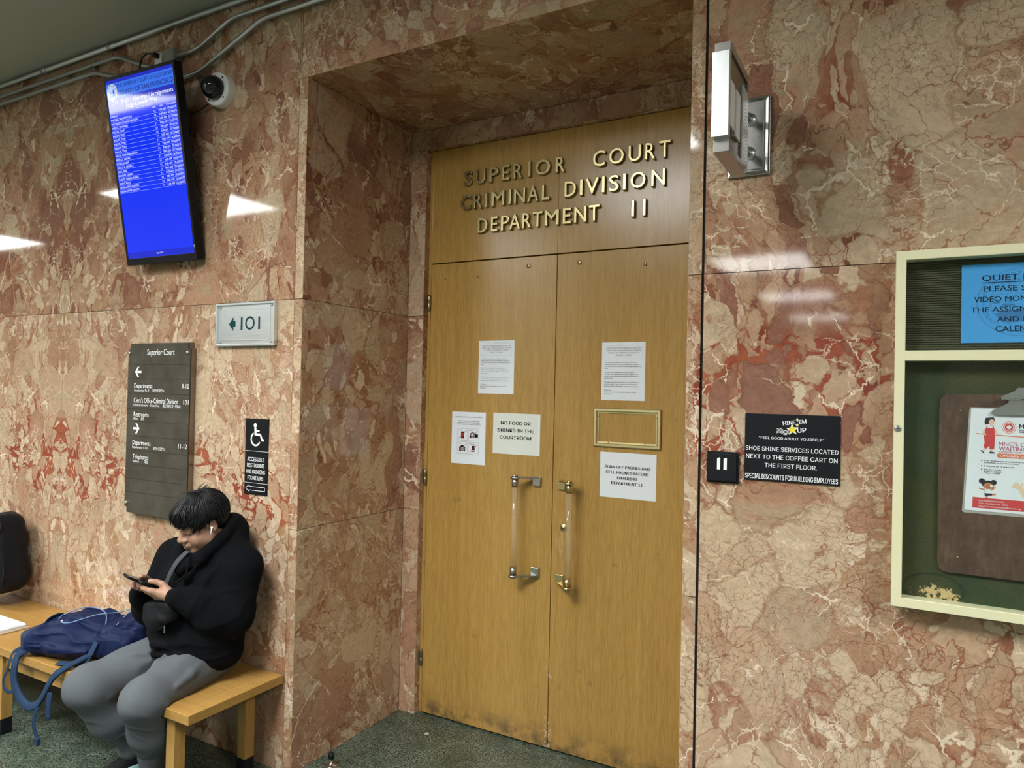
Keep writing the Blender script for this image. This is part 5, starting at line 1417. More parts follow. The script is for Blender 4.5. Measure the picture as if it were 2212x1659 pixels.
# mitred border boards show as fine joints
b = MB()
for lo, hi in (((BL, BY0 + fr, BZ), (BXR_ - fr, BY0 + fr + 0.0012, BZ + 0.00025)), ((BXR_ - fr - 0.0012, BY0 + fr, BZ), (BXR_ - fr, -0.006 - fr, BZ + 0.00025)), ((BL, -0.006 - fr - 0.0012, BZ), (BXR_ - fr, -0.006 - fr, BZ + 0.00025)),
               ((BXR_ - 0.215, BY0 + fr, BZ), (BXR_ - 0.214, -0.006 - fr, BZ + 0.00025))):
    b.box(lo, hi)
b.build('board_joint', simple('joint_line', (0.30, 0.16, 0.045), 0.5), t)
for lo, hi in (((BL + 0.06, -0.468, 0.338), (BXR_ - 0.12, -0.446, BZ - BT)), ((BL + 0.06, -0.105, 0.338), (BXR_ - 0.12, -0.083, BZ - BT)),
               ((BXR_ - 0.150, -0.446, 0.345), (BXR_ - 0.128, -0.105, BZ - BT)), ((BL + 0.06, -0.446, 0.345), (BL + 0.082, -0.105, BZ - BT))):
    b = MB(); b.box(lo, hi); b.build('apron', M['bench'], t)
for xr in (-0.375, -1.712, -3.25):
    for y0 in (-0.483, -0.121):
        b = MB(); b.box((xr - 0.052, y0, 0.078), (xr, y0 + 0.052, BZ - BT), 0.0015); lg = b.build('leg', M['bench_v'], t)
        b = MB(); b.box((xr - 0.0525, y0 - 0.0005, 0.0), (xr + 0.0005, y0 + 0.0525, 0.079), 0.001); b.build('foot', M['black_matte'], lg)

t = thing('paper_pad', 'white paper stack on a brown card back, lying on the bench at the left edge', 'paper pad', (-2.02, -0.38, BZ))
b = MB(); b.box((-2.18, -0.495, BZ + 0.0003), (-1.878, -0.272, BZ + 0.007), 0.001); b.build('card_back', simple('brown_card', (0.36, 0.27, 0.17), 0.8), t)
rnd = random.Random(4)
b = MB()
for k in range(7):
    dx, dy = rnd.uniform(-0.003, 0.003), rnd.uniform(-0.003, 0.003)
    b.box((-2.17 + dx, -0.492 + dy, BZ + 0.0072 + k * 0.0022), (-1.903 + dx - k * 0.001, -0.279 + dy, BZ + 0.0092 + k * 0.0022))
b.build('sheets', M['paper'], t)
b = MB()
PM = frame_m((-2.03, -0.385, BZ + 0.0228), (1, 0, 0), (0, 1, 0))
for k in range(14): put_rect(b, -0.12, 0.085 - k * 0.0125, 0.10 - 0.03 * (k % 3), 0.086 - k * 0.0125, PM, 0, 0.0002)
b.build('ruled_lines', M['ink_faint'], t)
# ================================================================== soft shapes: distance fields meshed with surface nets
def V3(*a): return np.array(a, dtype=np.float64)
class Field:
    def __init__(self, lo, hi, h):
        self.lo, self.h = np.array(lo, float), h
        n = np.ceil((np.array(hi, float) - self.lo) / h).astype(int) + 1
        self.n = n
        self.f = np.full(n, 0.25, dtype=np.float32)
        self.ax = [self.lo[i] + h * np.arange(n[i]) for i in range(3)]
    def _sub(self, lo, hi):
        a = np.maximum(0, np.floor((np.array(lo) - self.lo) / self.h).astype(int))
        b = np.minimum(self.n, np.ceil((np.array(hi) - self.lo) / self.h).astype(int) + 1)
        if np.any(b <= a): return None
        s = tuple(slice(x, y) for x, y in zip(a, b))
        P = np.stack(np.meshgrid(self.ax[0][s[0]], self.ax[1][s[1]], self.ax[2][s[2]], indexing='ij'), -1)
        return s, P
    def _put(self, s, d, k, mode):
        f = self.f[s]
        if mode == 'sub':
            d = -d
            hh = np.maximum(k - np.abs(f - d), 0) / max(k, 1e-9)
            self.f[s] = np.maximum(f, d) + hh * hh * k * 0.25
        else:
            hh = np.maximum(k - np.abs(f - d), 0) / max(k, 1e-9)
            self.f[s] = np.minimum(f, d) - hh * hh * k * 0.25
    def cap(self, a, b, r1, r2=None, k=0.02, mode='add'):
        a, b = np.array(a, float), np.array(b, float)
        r2 = r1 if r2 is None else r2
        m = max(r1, r2) + k + 4 * self.h
        q = self._sub(np.minimum(a, b) - m, np.maximum(a, b) + m)
        if q is None: return self
        s, P = q
        ab = b - a
        t = np.clip(((P - a) @ ab) / (ab @ ab + 1e-12), 0, 1)
        d = np.linalg.norm(P - (a + t[..., None] * ab), axis=-1) - (r1 + t * (r2 - r1))
        self._put(s, d, k, mode)
        return self
    def chain(self, pts, rs, k=0.01, mode='add'):
        for i in range(len(pts) - 1): self.cap(pts[i], pts[i + 1], rs[i], rs[i + 1], k, mode)
        return self
    def ell(self, c, r, R=None, k=0.02, mode='add'):
        c, r = np.array(c, float), np.array(r, float)
        m = r.max() + k + 4 * self.h
        q = self._sub(c - m, c + m)
        if q is None: return self
        s, P = q
        L = P - c
        if R is not None: L = L @ np.array(R)          # columns of R = local axes
        k0 = np.linalg.norm(L / r, axis=-1); k1 = np.linalg.norm(L / (r * r), axis=-1)
        d = k0 * (k0 - 1) / np.maximum(k1, 1e-6)
        self._put(s, d, k, mode)
        return self
    def box(self, c, hs, rad, R=None, k=0.02, mode='add'):
        c, hs = np.array(c, float), np.array(hs, float)
        m = np.linalg.norm(hs) + k + 4 * self.h
        q = self._sub(c - m, c + m)
        if q is None: return self
        s, P = q
        L = P - c
        if R is not None: L = L @ np.array(R)
        w = np.abs(L) - (hs - rad)
        d = np.linalg.norm(np.maximum(w, 0), axis=-1) + np.minimum(w.max(-1), 0) - rad
        self._put(s, d, k, mode)
        return self
    def half(self, p, n, k=0.004):
        """keep the side of the plane that n points away from"""
        n = np.array(n, float) / np.linalg.norm(n)
        P = np.stack(np.meshgrid(*self.ax, indexing='ij'), -1)
        self._put(tuple(slice(None) for _ in range(3)), -((P - np.array(p, float)) @ n), k, 'sub')
        return self
    def warp(self, fn):
        """add fn(P) to the distance close to the surface"""
        m = np.abs(self.f) < 0.03
        idx = np.argwhere(m)
        P = self.lo + idx * self.h
        self.f[m] += fn(P).astype(np.float32)
        return self
    def mesh(self):
        f = self.f
        ins = f < 0
        c = [ins[i:i + f.shape[0] - 1, j:j + f.shape[1] - 1, k:k + f.shape[2] - 1] for i in (0, 1) for j in (0, 1) for k in (0, 1)]
        cnt = sum(x.astype(np.int8) for x in c)
        act = (cnt > 0) & (cnt < 8)
        cells = np.argwhere(act)
        idm = np.full(act.shape, -1, dtype=np.int64)
        idm[act] = np.arange(len(cells))
        acc = np.zeros((len(cells), 3)); num = np.zeros(len(cells))
        offs = [(i, j, k) for i in (0, 1) for j in (0, 1) for k in (0, 1)]
        for a in offs:
            for axis in range(3):
                if a[axis] == 1: continue
                b = list(a); b[axis] = 1
                fa = f[cells[:, 0] + a[0], cells[:, 1] + a[1], cells[:, 2] + a[2]]
                fb = f[cells[:, 0] + b[0], cells[:, 1] + b[1], cells[:, 2] + b[2]]
                x = (fa < 0) != (fb < 0)
                t = np.where(x, fa / np.where(np.abs(fa - fb) < 1e-12, 1, fa - fb), 0)
                p = np.tile(np.array(a, float), (len(cells), 1)); p[:, axis] += t
                acc[x] += p[x]; num[x] += 1
        V = (cells + acc / np.maximum(num, 1)[:, None]) * self.h + self.lo
        F = []
        for axis in range(3):
            sl0 = [slice(None)] * 3; sl1 = [slice(None)] * 3
            sl0[axis] = slice(0, -1); sl1[axis] = slice(1, None)
            x = ins[tuple(sl0)] != ins[tuple(sl1)]
            e = np.argwhere(x)
            u, v = (axis + 1) % 3, (axis + 2) % 3
            ok = (e[:, u] > 0) & (e[:, v] > 0) & (e[:, u] < f.shape[u] - 1) & (e[:, v] < f.shape[v] - 1)
            e = e[ok]
            def cid(du, dv):
                q = e.copy(); q[:, u] -= du; q[:, v] -= dv
                return idm[q[:, 0], q[:, 1], q[:, 2]]
            Q = np.stack([cid(1, 1), cid(0, 1), cid(0, 0), cid(1, 0)], 1)
            flip = ~ins[e[:, 0], e[:, 1], e[:, 2]]
            Q[flip] = Q[flip][:, ::-1]
            F.append(Q)
        F = np.concatenate(F)
        F = F[(F >= 0).all(1)]
        return V, F
def relax(V, F, it, lam=0.5):
    n = len(V)
    E = np.concatenate([F[:, [0, 1]], F[:, [1, 2]], F[:, [2, 3]], F[:, [3, 0]]])
    for _ in range(it):
        S = np.zeros_like(V); C = np.zeros(n)
        for i in range(3):
            S[:, i] = np.bincount(E[:, 0], V[E[:, 1], i], n) + np.bincount(E[:, 1], V[E[:, 0], i], n)
        C = np.bincount(E[:, 0], minlength=n) + np.bincount(E[:, 1], minlength=n)
        V = V + lam * (S / np.maximum(C, 1)[:, None] - V)
    return V
def soft(name, fld, mats, parent, it=2, keep=None, matf=None, largest=False):
    V, F = fld.mesh()
    V = relax(V, F, it)
    if keep is not None:
        m = keep(V)
        F = F[m[F].all(1)]
        used = np.unique(F); re = np.full(len(V), -1); re[used] = np.arange(len(used)); V = V[used]; F = re[F]
    if largest and len(F):
        lab = np.arange(len(V))
        while True:
            mn = lab[F].min(1); l2 = lab.copy()
            for i in range(4): np.minimum.at(l2, F[:, i], mn)
            l2 = l2[l2]
            if np.array_equal(l2, lab): break
            lab = l2
        big = np.bincount(lab).argmax()
        m = lab == big
        F = F[m[F].all(1)]
        used = np.unique(F); re = np.full(len(V), -1); re[used] = np.arange(len(used)); V = V[used]; F = re[F]
    me = bpy.data.meshes.new(name)
    me.from_pydata(V.tolist(), [], F.tolist())
    for m in (mats if isinstance(mats, (list, tuple)) else [mats]): me.materials.append(m)
    for p in me.polygons: p.use_smooth = True
    if matf is not None:
        C = V[F].mean(1)
        mi = matf(C).astype(np.int32)
        me.polygons.foreach_set('material_index', mi)
    me.update()
    return link(name, me, parent)
def waves(P, seed, amp, freq, n=5, stretch=(1, 1, 1)):
    rs = np.random.RandomState(seed)
    s = np.zeros(len(P))
    for _ in range(n):
        d = rs.normal(size=3) * np.array(stretch); d /= np.linalg.norm(d)
        s += np.sin(P @ d * freq * rs.uniform(0.6, 1.6) + rs.uniform(0, 6.28) + 1.4 * np.sin(P @ rs.normal(size=3) * freq * 0.4))
    return amp * s / n
def basis(x, y, z):
    return np.stack([np.array(x), np.array(y), np.array(z)], 1)
def smooth_path(pts, n=8):
    P = [Vector(p) for p in pts]
    out = []
    for i in range(len(P) - 1):
        p0, p1, p2, p3 = P[max(i - 1, 0)], P[i], P[i + 1], P[min(i + 2, len(P) - 1)]
        for k in range(n):
            t = k / n
            out.append(0.5 * ((2 * p1) + (p2 - p0) * t + (2 * p0 - 5 * p1 + 4 * p2 - p3) * t * t + (3 * p1 - p0 - 3 * p2 + p3) * t ** 3))
    out.append(P[-1])
    return out
def ribbon(b, pts, w, th, up=(0, 0, 1), n=8, mi=0):
    """flat strap along a smooth path; 'up' is roughly the direction of the strap's face normal"""
    P = smooth_path(pts, n)
    upv = up if callable(up) else (lambda t: Vector(up))
    rings = []
    for i, p in enumerate(P):
        d = (P[min(i + 1, len(P) - 1)] - P[max(i - 1, 0)]).normalized()
        u = upv(i / (len(P) - 1)).normalized()
        s = d.cross(u).normalized(); u = s.cross(d).normalized()
        q = []
        for sx, uz in ((-1, -0.6), (-0.92, -1), (0.92, -1), (1, -0.6), (1, 0.6), (0.92, 1), (-0.92, 1), (-1, 0.6)):
            q.append(b.bm.verts.new(p + s * sx * w / 2 + u * uz * th / 2))
        rings.append(q)
    for a, c in zip(rings, rings[1:]):
        for k in range(8):
            f = b.bm.faces.new((a[k], a[(k + 1) % 8], c[(k + 1) % 8], c[k])); f.material_index = mi; f.smooth = True
    b.bm.faces.new(rings[0]).material_index = mi; b.bm.faces.new(list(reversed(rings[-1]))).material_index = mi

# ------------------------------------------------------------------ materials for people and bags
def mat_skin():
    t = NT('skin')
    o = t.geo()
    n = t.noise(o, 55, 3).outputs['Fac']
    col = t.ramp(n, [(0.3, (0.34, 0.185, 0.118)), (0.7, (0.40, 0.228, 0.152))])
    t.set(Base_Color=col, Roughness=0.48, Subsurface_Weight=0.12, Subsurface_Radius=(0.8, 0.3, 0.15), Subsurface_Scale=0.006, Specular_IOR_Level=0.4)
    t.bump(t.noise(o, 420, 2).outputs['Fac'], 0.08, 0.0005)
    return t.m
M['skin'] = mat_skin()
M['lips'] = simple('lips', (0.27, 0.115, 0.085), 0.45)
M['nail'] = simple('nail', (0.62, 0.36, 0.29), 0.3)
M['lash'] = simple('lash', (0.010, 0.008, 0.008), 0.6)
tt = NT('black_hair'); tt.set(Base_Color=(0.0045, 0.0045, 0.0058), Roughness=0.46, Specular_IOR_Level=0.32); M['hair'] = tt.m
M['hoodie'] = mat_fabric('black_fleece', (0.0022, 0.0026, 0.0036), (0.0050, 0.0056, 0.0072), 700, 1.0, 0.25, 0.0, 0.0)
M['sweat'] = mat_fabric('heather_grey_jersey', (0.080, 0.089, 0.098), (0.118, 0.130, 0.141), 900, 0.95, 0.12, 0.5, 0.0)
M['seam'] = simple('grey_seam', (0.085, 0.093, 0.10), 0.9)
M['sock'] = mat_fabric('black_sock', (0.008, 0.008, 0.009), (0.016, 0.016, 0.018), 800)
M['shoe'] = simple('pale_teal_shoe', (0.36, 0.55, 0.55), 0.6)
M['sole'] = simple('white_sole', (0.72, 0.74, 0.72), 0.6)
M['nylon'] = mat_fabric('black_nylon', (0.006, 0.0065, 0.008), (0.011, 0.012, 0.014), 1500, 0.45, 0.12)
M['grey_web'] = mat_fabric('grey_webbing', (0.045, 0.050, 0.056), (0.075, 0.082, 0.09), 1400, 0.7, 0.2)
M['navy'] = mat_fabric('navy_nylon', (0.0045, 0.0095, 0.040), (0.0075, 0.0155, 0.058), 1400, 0.55, 0.12)
M['navy_web'] = mat_fabric('blue_webbing', (0.012, 0.028, 0.062), (0.022, 0.046, 0.094), 1400, 0.75, 0.2)
M['cord'] = simple('pale_blue_cord', (0.16, 0.26, 0.45), 0.6)
M['slate'] = mat_fabric('slate_blue_nylon', (0.018, 0.026, 0.055), (0.045, 0.062, 0.11), 1500, 0.75, 0.2, 0.8)
M['mesh_black'] = mat_fabric('black_mesh', (0.010, 0.011, 0.016), (0.022, 0.026, 0.038), 1800, 0.8, 0.3)

# ------------------------------------------------------------------ the seated person
person = thing('person', 'person in black hoodie and grey sweatpants seated on the bench, looking down at a phone', 'person', (-0.62, -0.25, BZ))
HC = V3(-0.540, -0.250, 1.160)                       # head centre
az, pit = math.radians(-13), math.radians(21)
Fd = V3(math.sin(az) * math.cos(pit), -math.cos(az) * math.cos(pit), -math.sin(pit))
Rt = np.cross(Fd, V3(0, 0, 1)); Rt /= np.linalg.norm(Rt)   # head's right (towards -x)
tilt = math.radians(3)
Up = np.cross(Rt, Fd)
Rt, Up = Rt * math.cos(tilt) + Up * math.sin(tilt), Up * math.cos(tilt) - Rt * math.sin(tilt)
HB = basis(Rt, Fd, Up)
hd = lambda x, y, z: HC + HB @ V3(x, y, z)
S_L, E_L, W_L = V3(-0.388, -0.145, 0.950), V3(-0.385, -0.195, 0.752), V3(-0.517, -0.393, 0.857)
S_R, E_R, W_R = V3(-0.790, -0.195, 0.955), V3(-0.850, -0.270, 0.735), V3(-0.742, -0.405, 0.852)

# phone frame
ph0, ph1 = V3(-0.612, -0.397, 0.880), V3(-0.650, -0.520, 0.950)     # its left edge, near and far end
pd = (ph1 - ph0) / np.linalg.norm(ph1 - ph0)
pw = V3(-0.93, 0.30, 0.03); pw -= pd * (pw @ pd); pw /= np.linalg.norm(pw)
pn = np.cross(pd, pw); pn = pn if pn[2] > 0 else -pn
phc = (ph0 + ph1) / 2 + pw * 0.036
pp = lambda a, w, n: ph0 + pd * a + pw * w + pn * n     # along, across (from left edge), above

fl = Field((-0.96, -0.60, 0.74), (-0.30, -0.02, 1.36), 0.0036)
# head
fl.ell(hd(0, -0.018, 0.035), (0.076, 0.096, 0.088), HB, 0.02)
fl.ell(hd(0, 0.030, -0.028), (0.066, 0.064, 0.082), HB, 0.03)
fl.ell(hd(0, 0.030, -0.072), (0.058, 0.052, 0.044), HB, 0.03)
for s in (-1, 1):
    fl.ell(hd(s * 0.040, 0.050, -0.045), (0.033, 0.036, 0.034), HB, 0.025)
    fl.ell(hd(s * 0.055, 0.010, -0.070), (0.022, 0.036, 0.034), HB, 0.025)
fl.ell(hd(0, 0.078, -0.098), (0.024, 0.018, 0.016), HB, 0.022)
fl.ell(hd(0, 0.035, -0.108), (0.050, 0.044, 0.026), HB, 0.03)
fl.cap(hd(-0.036, 0.080, 0.016), hd(0.036, 0.080, 0.016), 0.014, 0.014, 0.018)
for s in (-1, 1):
    fl.ell(hd(s * 0.032, 0.099, -0.001), (0.019, 0.0115, 0.0115), HB, 0.010, 'sub')
    fl.ell(hd(s * 0.032, 0.0795, -0.0015), (0.0165, 0.0135, 0.0125), HB, 0.005)
    fl.cap(hd(s * 0.017, 0.0915, -0.0065), hd(s * 0.047, 0.085, -0.0075), 0.0032, 0.0028, 0.003, 'add')
fl.cap(hd(0, 0.090, 0.010), hd(0, 0.112, -0.028), 0.0085, 0.0115, 0.014)
fl.ell(hd(0, 0.1125, -0.035), (0.0165, 0.0145, 0.0125), HB, 0.010)
for s in (-1, 1):
    fl.ell(hd(s * 0.0165, 0.1005, -0.0385), (0.0095, 0.0125, 0.0088), HB, 0.009)
    fl.ell(hd(s * 0.0085, 0.1085, -0.0490), (0.0042, 0.0058, 0.0034), HB, 0.002, 'sub')
    fl.cap(hd(s * 0.0265, 0.099, -0.050), hd(s * 0.0335, 0.092, -0.070), 0.0012, 0.0012, 0.012, 'sub')
fl.ell(hd(0, 0.092, -0.066), (0.028, 0.014, 0.016), HB, 0.014)
fl.ell(hd(0, 0.1015, -0.0630), (0.0220, 0.0100, 0.0058), HB, 0.006)
fl.ell(hd(0, 0.1015, -0.0745), (0.0190, 0.0100, 0.0062), HB, 0.006)
fl.chain([hd(-0.0255, 0.0985, -0.0740), hd(-0.013, 0.1085, -0.0695), hd(0, 0.1110, -0.0680), hd(0.013, 0.1085, -0.0695), hd(0.0255, 0.0985, -0.0740)], [0.0012, 0.0017, 0.0018, 0.0017, 0.0012], 0.003, 'sub')
fl.cap(hd(-0.012, 0.104, -0.0855), hd(0.012, 0.104, -0.0855), 0.003, 0.003, 0.010, 'sub')
# ears
for s in (-1, 1):
    er = basis(*(HB @ V3(*v) for v in ((1, 0.35 * s * -1, 0), (0.35 * s, 1, 0.15), (0, -0.15, 1))))
    er /= np.linalg.norm(er, axis=0)
    fl.ell(hd(s * 0.0795, -0.012, -0.008), (0.0085, 0.0195, 0.0315), er, 0.006)
    fl.ell(hd(s * 0.0880, -0.008, -0.006), (0.0060, 0.0110, 0.0195), er, 0.004, 'sub')
    fl.ell(hd(s * 0.0785, 0.001, -0.0135), (0.0060, 0.0050, 0.0070), er, 0.003)
# neck, torso and arms beneath the clothes
fl.cap(hd(0, -0.020, -0.05), V3(-0.575, -0.180, 1.00), 0.062, 0.068, 0.03)
fl.ell(V3(-0.59, -0.185, 0.885), (0.17, 0.10, 0.14), None, 0.04)
for S, E, W in ((S_L, E_L, W_L), (S_R, E_R, W_R)):
    fl.cap(V3(-0.585, -0.175, 0.965), S, 0.055, 0.05, 0.04)
    fl.cap(S, E, 0.047, 0.038, 0.02); fl.cap(E, W, 0.036, 0.0265, 0.015)
# left hand: fingers run under the phone, thumb on top of it
kL = [V3(-0.592, -0.457, 0.889), V3(-0.598, -0.446, 0.876), V3(-0.600, -0.434, 0.864), V3(-0.597, -0.422, 0.852)]
fl.cap(W_L, V3(-0.560, -0.418, 0.872), 0.0255, 0.0235, 0.012)
for q in kL: fl.cap(V3(-0.545, -0.409, 0.868), q, 0.019, 0.0118, 0.012)
fl.cap(kL[0], kL[3], 0.0118, 0.0105, 0.008)
under = lambda a, w, r: pp(a, w, -0.0075 - r)
fing = [[kL[0], pp(0.066, 0.004, -0.021), under(0.074, 0.036, 0.0085), under(0.078, 0.057, 0.0078)],
        [kL[1], pp(0.050, 0.004, -0.026), under(0.054, 0.038, 0.0088), under(0.057, 0.062, 0.0080)],
        [kL[2], pp(0.034, 0.003, -0.029), under(0.034, 0.036, 0.0085), under(0.036, 0.058, 0.0078)],
        [kL[3], pp(0.018, 0.001, -0.031), under(0.014, 0.028, 0.0075), under(0.014, 0.046, 0.0068)]]
for pts, r0 in zip(fing, (0.0100, 0.0104, 0.0098, 0.0086)):
    fl.chain(pts, [r0 * 1.08, r0, r0 * 0.93, r0 * 0.82], 0.004)
    fl.ell(pts[1], (r0 * 1.12,) * 3, None, 0.003)
thumb = [V3(-0.545, -0.404, 0.879), V3(-0.577, -0.416, 0.911), V3(-0.597, -0.431, 0.9215), V3(-0.612, -0.449, 0.9255)]
fl.chain(thumb, [0.0190, 0.0132, 0.0112, 0.0092], 0.007)
fl.ell((thumb[2] + thumb[3]) / 2, (0.0108,) * 3, None, 0.004)
# right hand holds the other edge
kR = [pp(0.058, 0.098, -0.012), pp(0.044, 0.101, -0.020), pp(0.030, 0.102, -0.027), pp(0.017, 0.100, -0.033)]
fl.cap(W_R, pp(0.022, 0.112, -0.010), 0.0255, 0.0235, 0.012)
for q in kR: fl.cap(pp(0.012, 0.116, -0.010), q, 0.018, 0.0112, 0.010)
for q, a, r0 in zip(kR, (0.092, 0.075, 0.058, 0.042), (0.0098, 0.0102, 0.0096, 0.0085)):
    fl.chain([q, pp(a - 0.008, 0.082, -0.022), under(a, 0.056, r0 + 0.016), under(a + 0.004, 0.034, r0 + 0.016)], [r0 * 1.08, r0, r0 * 0.93, r0 * 0.82], 0.004)
fl.chain([pp(0.020, 0.108, 0.000), pp(0.046, 0.092, 0.010), pp(0.064, 0.074, 0.014), pp(0.080, 0.060, 0.014)], [0.018, 0.0130, 0.0110, 0.0090], 0.006)
def face_mat(C):
    L = (C - HC) @ HB
    lip = ((L[:, 0] / 0.0225) ** 2 + ((L[:, 2] + 0.0685) / 0.0115) ** 2 < 1) & (L[:, 1] > 0.097)
    nail = np.linalg.norm(C - (thumb[3] + V3(0.0005, -0.001, 0.0085)), axis=1) < 0.0066
    return np.where(lip, 1, np.where(nail, 2, 0))
body = soft('body', fl, [M['skin'], M['lips'], M['nail']], person, 1, None, face_mat, True)
# eyelash lines, brows
for s in (-1, 1):
    b = MB()
    b.tube([Vector(hd(s * x, y, z)) for x, y, z in ((0.0165, 0.0930, -0.0080), (0.024, 0.0965, -0.0096), (0.033, 0.0955, -0.0100), (0.042, 0.0902, -0.0096), (0.050, 0.0828, -0.0078))], 0.0011, 6)
    b.build('eyelashes', M['lash'], person)
    b = MB()
    ribbon(b, [hd(s * 0.013, 0.0955, 0.0125), hd(s * 0.024, 0.0965, 0.0165), hd(s * 0.036, 0.0920, 0.0175), hd(s * 0.047, 0.0840, 0.0150)], 0.007, 0.004, tuple(Fd), 5)
    b.build('eyebrow', M['lash'], person)

# hair: a close cap plus layered locks combed from the crown
hl = Field(HC - 0.175, HC + 0.175, 0.005)
hl.ell(hd(0, -0.022, 0.048), (0.0870, 0.108, 0.089), HB, 0.01)
hl.ell(hd(0, -0.052, -0.005), (0.078, 0.066, 0.068), HB, 0.03)
hl.box(hd(0, 0.110, -0.070), (0.12, 0.075, 0.088), 0.02, HB, 0.012, 'sub')
hl.box(hd(0, 0.045, -0.090), (0.12, 0.060, 0.085), 0.02, HB, 0.012, 'sub')
hl.box(hd(0, -0.03, -0.130), (0.14, 0.12, 0.06), 0.02, HB, 0.012, 'sub')
for s in (-1, 1): hl.ell(hd(s * 0.090, -0.006, -0.018), (0.022, 0.024, 0.034), HB, 0.008, 'sub')
hl.warp(lambda P: waves(P, 3, 0.0035, 130, 6))
hair = soft('hair', hl, M['hair'], person, 1)
rnd = random.Random(11)
b = MB()
def scalp(a, ph, lift):
    """point on the hair shell: azimuth a (0 = front, + to the right), polar angle ph from the crown"""
    x = 0.091 * math.sin(ph) * math.sin(a); y = 0.114 * math.sin(ph) * math.cos(a); z = 0.093 * math.cos(ph)
    q = V3(x, y if y > 0 else y * 0.93, z) * (1 + lift)
    return hd(q[0], q[1] - 0.022, q[2] + 0.048)
for i in range(2300):
    a = rnd.uniform(-PI, PI)
    front, side = math.cos(a), abs(math.sin(a))
    lim = 1.78 if front > 0.55 else 2.02
    if front < -0.1: lim = 2.45
    elif front < 0.30: lim = 1.82                      # clear of the ears
    elif front < 0.55: lim = 2.10                      # sideburns
    lim += rnd.uniform(-0.12, 0.07)
    p1 = lim if rnd.random() < 0.42 else rnd.uniform(0.35, lim)
    L = rnd.uniform(0.45, 0.95)
    p0 = max(0.03, p1 - L)
    tw = rnd.uniform(-0.22, 0.22) + (0.30 if front > 0.2 else 0.0) * (1 if a < 0.35 else -0.6)
    l0, l1 = rnd.uniform(-0.03, 0.0), rnd.uniform(0.0, 0.055)
    if front > 0.45 and p1 > 1.3: l1 += rnd.uniform(0.03, 0.17)
    if p1 > 1.7: l1 += 0.10 * (p1 - 1.7) + 0.05
    pts = []
    for k in range(7):
        t = k / 6
        pts.append(Vector(scalp(a + tw * t * t, p0 + (p1 - p0) * t, l0 + (l1 - l0) * (t ** 1.4))))
    w = rnd.uniform(0.0016, 0.0032)
    b.tube(pts, lambda t, w=w: w * (0.6 + 0.6 * t) * (1 - t ** 3.5) + 0.0003, 5, cap=True)
for i in range(330):     # long fringe thrown forward over the brow
    a = rnd.gauss(0.05, 0.42)
    p0 = rnd.uniform(0.15, 0.7); p1 = rnd.uniform(1.22, 1.62)
    l1 = rnd.uniform(0.10, 0.36) * max(0.3, math.cos(a))
    tw = rnd.uniform(-0.18, 0.18)
    pts = [Vector(scalp(a + tw * t * t, p0 + (p1 - p0) * t, -0.01 + l1 * t ** 1.6)) for t in [k / 7 for k in range(8)]]
    w = rnd.uniform(0.0016, 0.0031)
    b.tube(pts, lambda t, w=w: w * (0.7 + 0.5 * t) * (1 - t ** 3.5) + 0.0003, 5, cap=True)
for i in range(26):      # fly-away tips at the crown
    a = rnd.uniform(-PI, PI)
    pts = [Vector(scalp(a + 0.25 * t, 0.10 + 0.45 * t, 0.0 + 0.30 * t * rnd.uniform(0.7, 1.2))) for t in (0, 0.3, 0.6, 1.0)]
    b.tube(pts, lambda t: 0.0016 * (1 - t) + 0.0003, 5)
b.build('hair_locks', M['hair'], hair)

# hoodie
hf = Field((-1.0, -0.52, 0.42), (-0.20, 0.0, 1.28), 0.0058)
hf.ell(V3(-0.625, -0.205, 0.655), (0.240, 0.180, 0.175), None, 0.05)
hf.ell(V3(-0.600, -0.195, 0.840), (0.225, 0.158, 0.195), None, 0.06)
hf.ell(V3(-0.625, -0.185, 0.560), (0.235, 0.160, 0.105), None, 0.05)
hf.cap(S_L + V3(-0.01, 0, -0.005), S_R + V3(0.01, 0, 0), 0.078, 0.082, 0.06)
hf.ell(V3(-0.578, -0.150, 1.015), (0.135, 0.110, 0.085), None, 0.05)
hf.cap(V3(-0.500, -0.140, 1.055), V3(-0.395, -0.150, 0.965), 0.070, 0.078, 0.06)
hf.cap(V3(-0.640, -0.150, 1.045), V3(-0.770, -0.190, 0.955), 0.065, 0.078, 0.06)
hf.cap(S_L, E_L, 0.080, 0.082, 0.03)
hf.cap(E_L, E_L * 0.35 + W_L * 0.65, 0.088, 0.066, 0.03)
hf.cap(E_L * 0.35 + W_L * 0.65, W_L + (W_L - E_L) * 0.01, 0.064, 0.040, 0.02)
hf.ell(E_L * 0.65 + W_L * 0.35 + V3(0, 0, -0.040), (0.085, 0.085, 0.062), None, 0.03)
hf.cap(S_R, E_R, 0.088, 0.080, 0.03)
hf.cap(E_R, E_R * 0.3 + W_R * 0.7, 0.080, 0.058, 0.03)
hf.cap(E_R * 0.3 + W_R * 0.7, W_R + (W_R - E_R) * 0.01, 0.056, 0.040, 0.02)
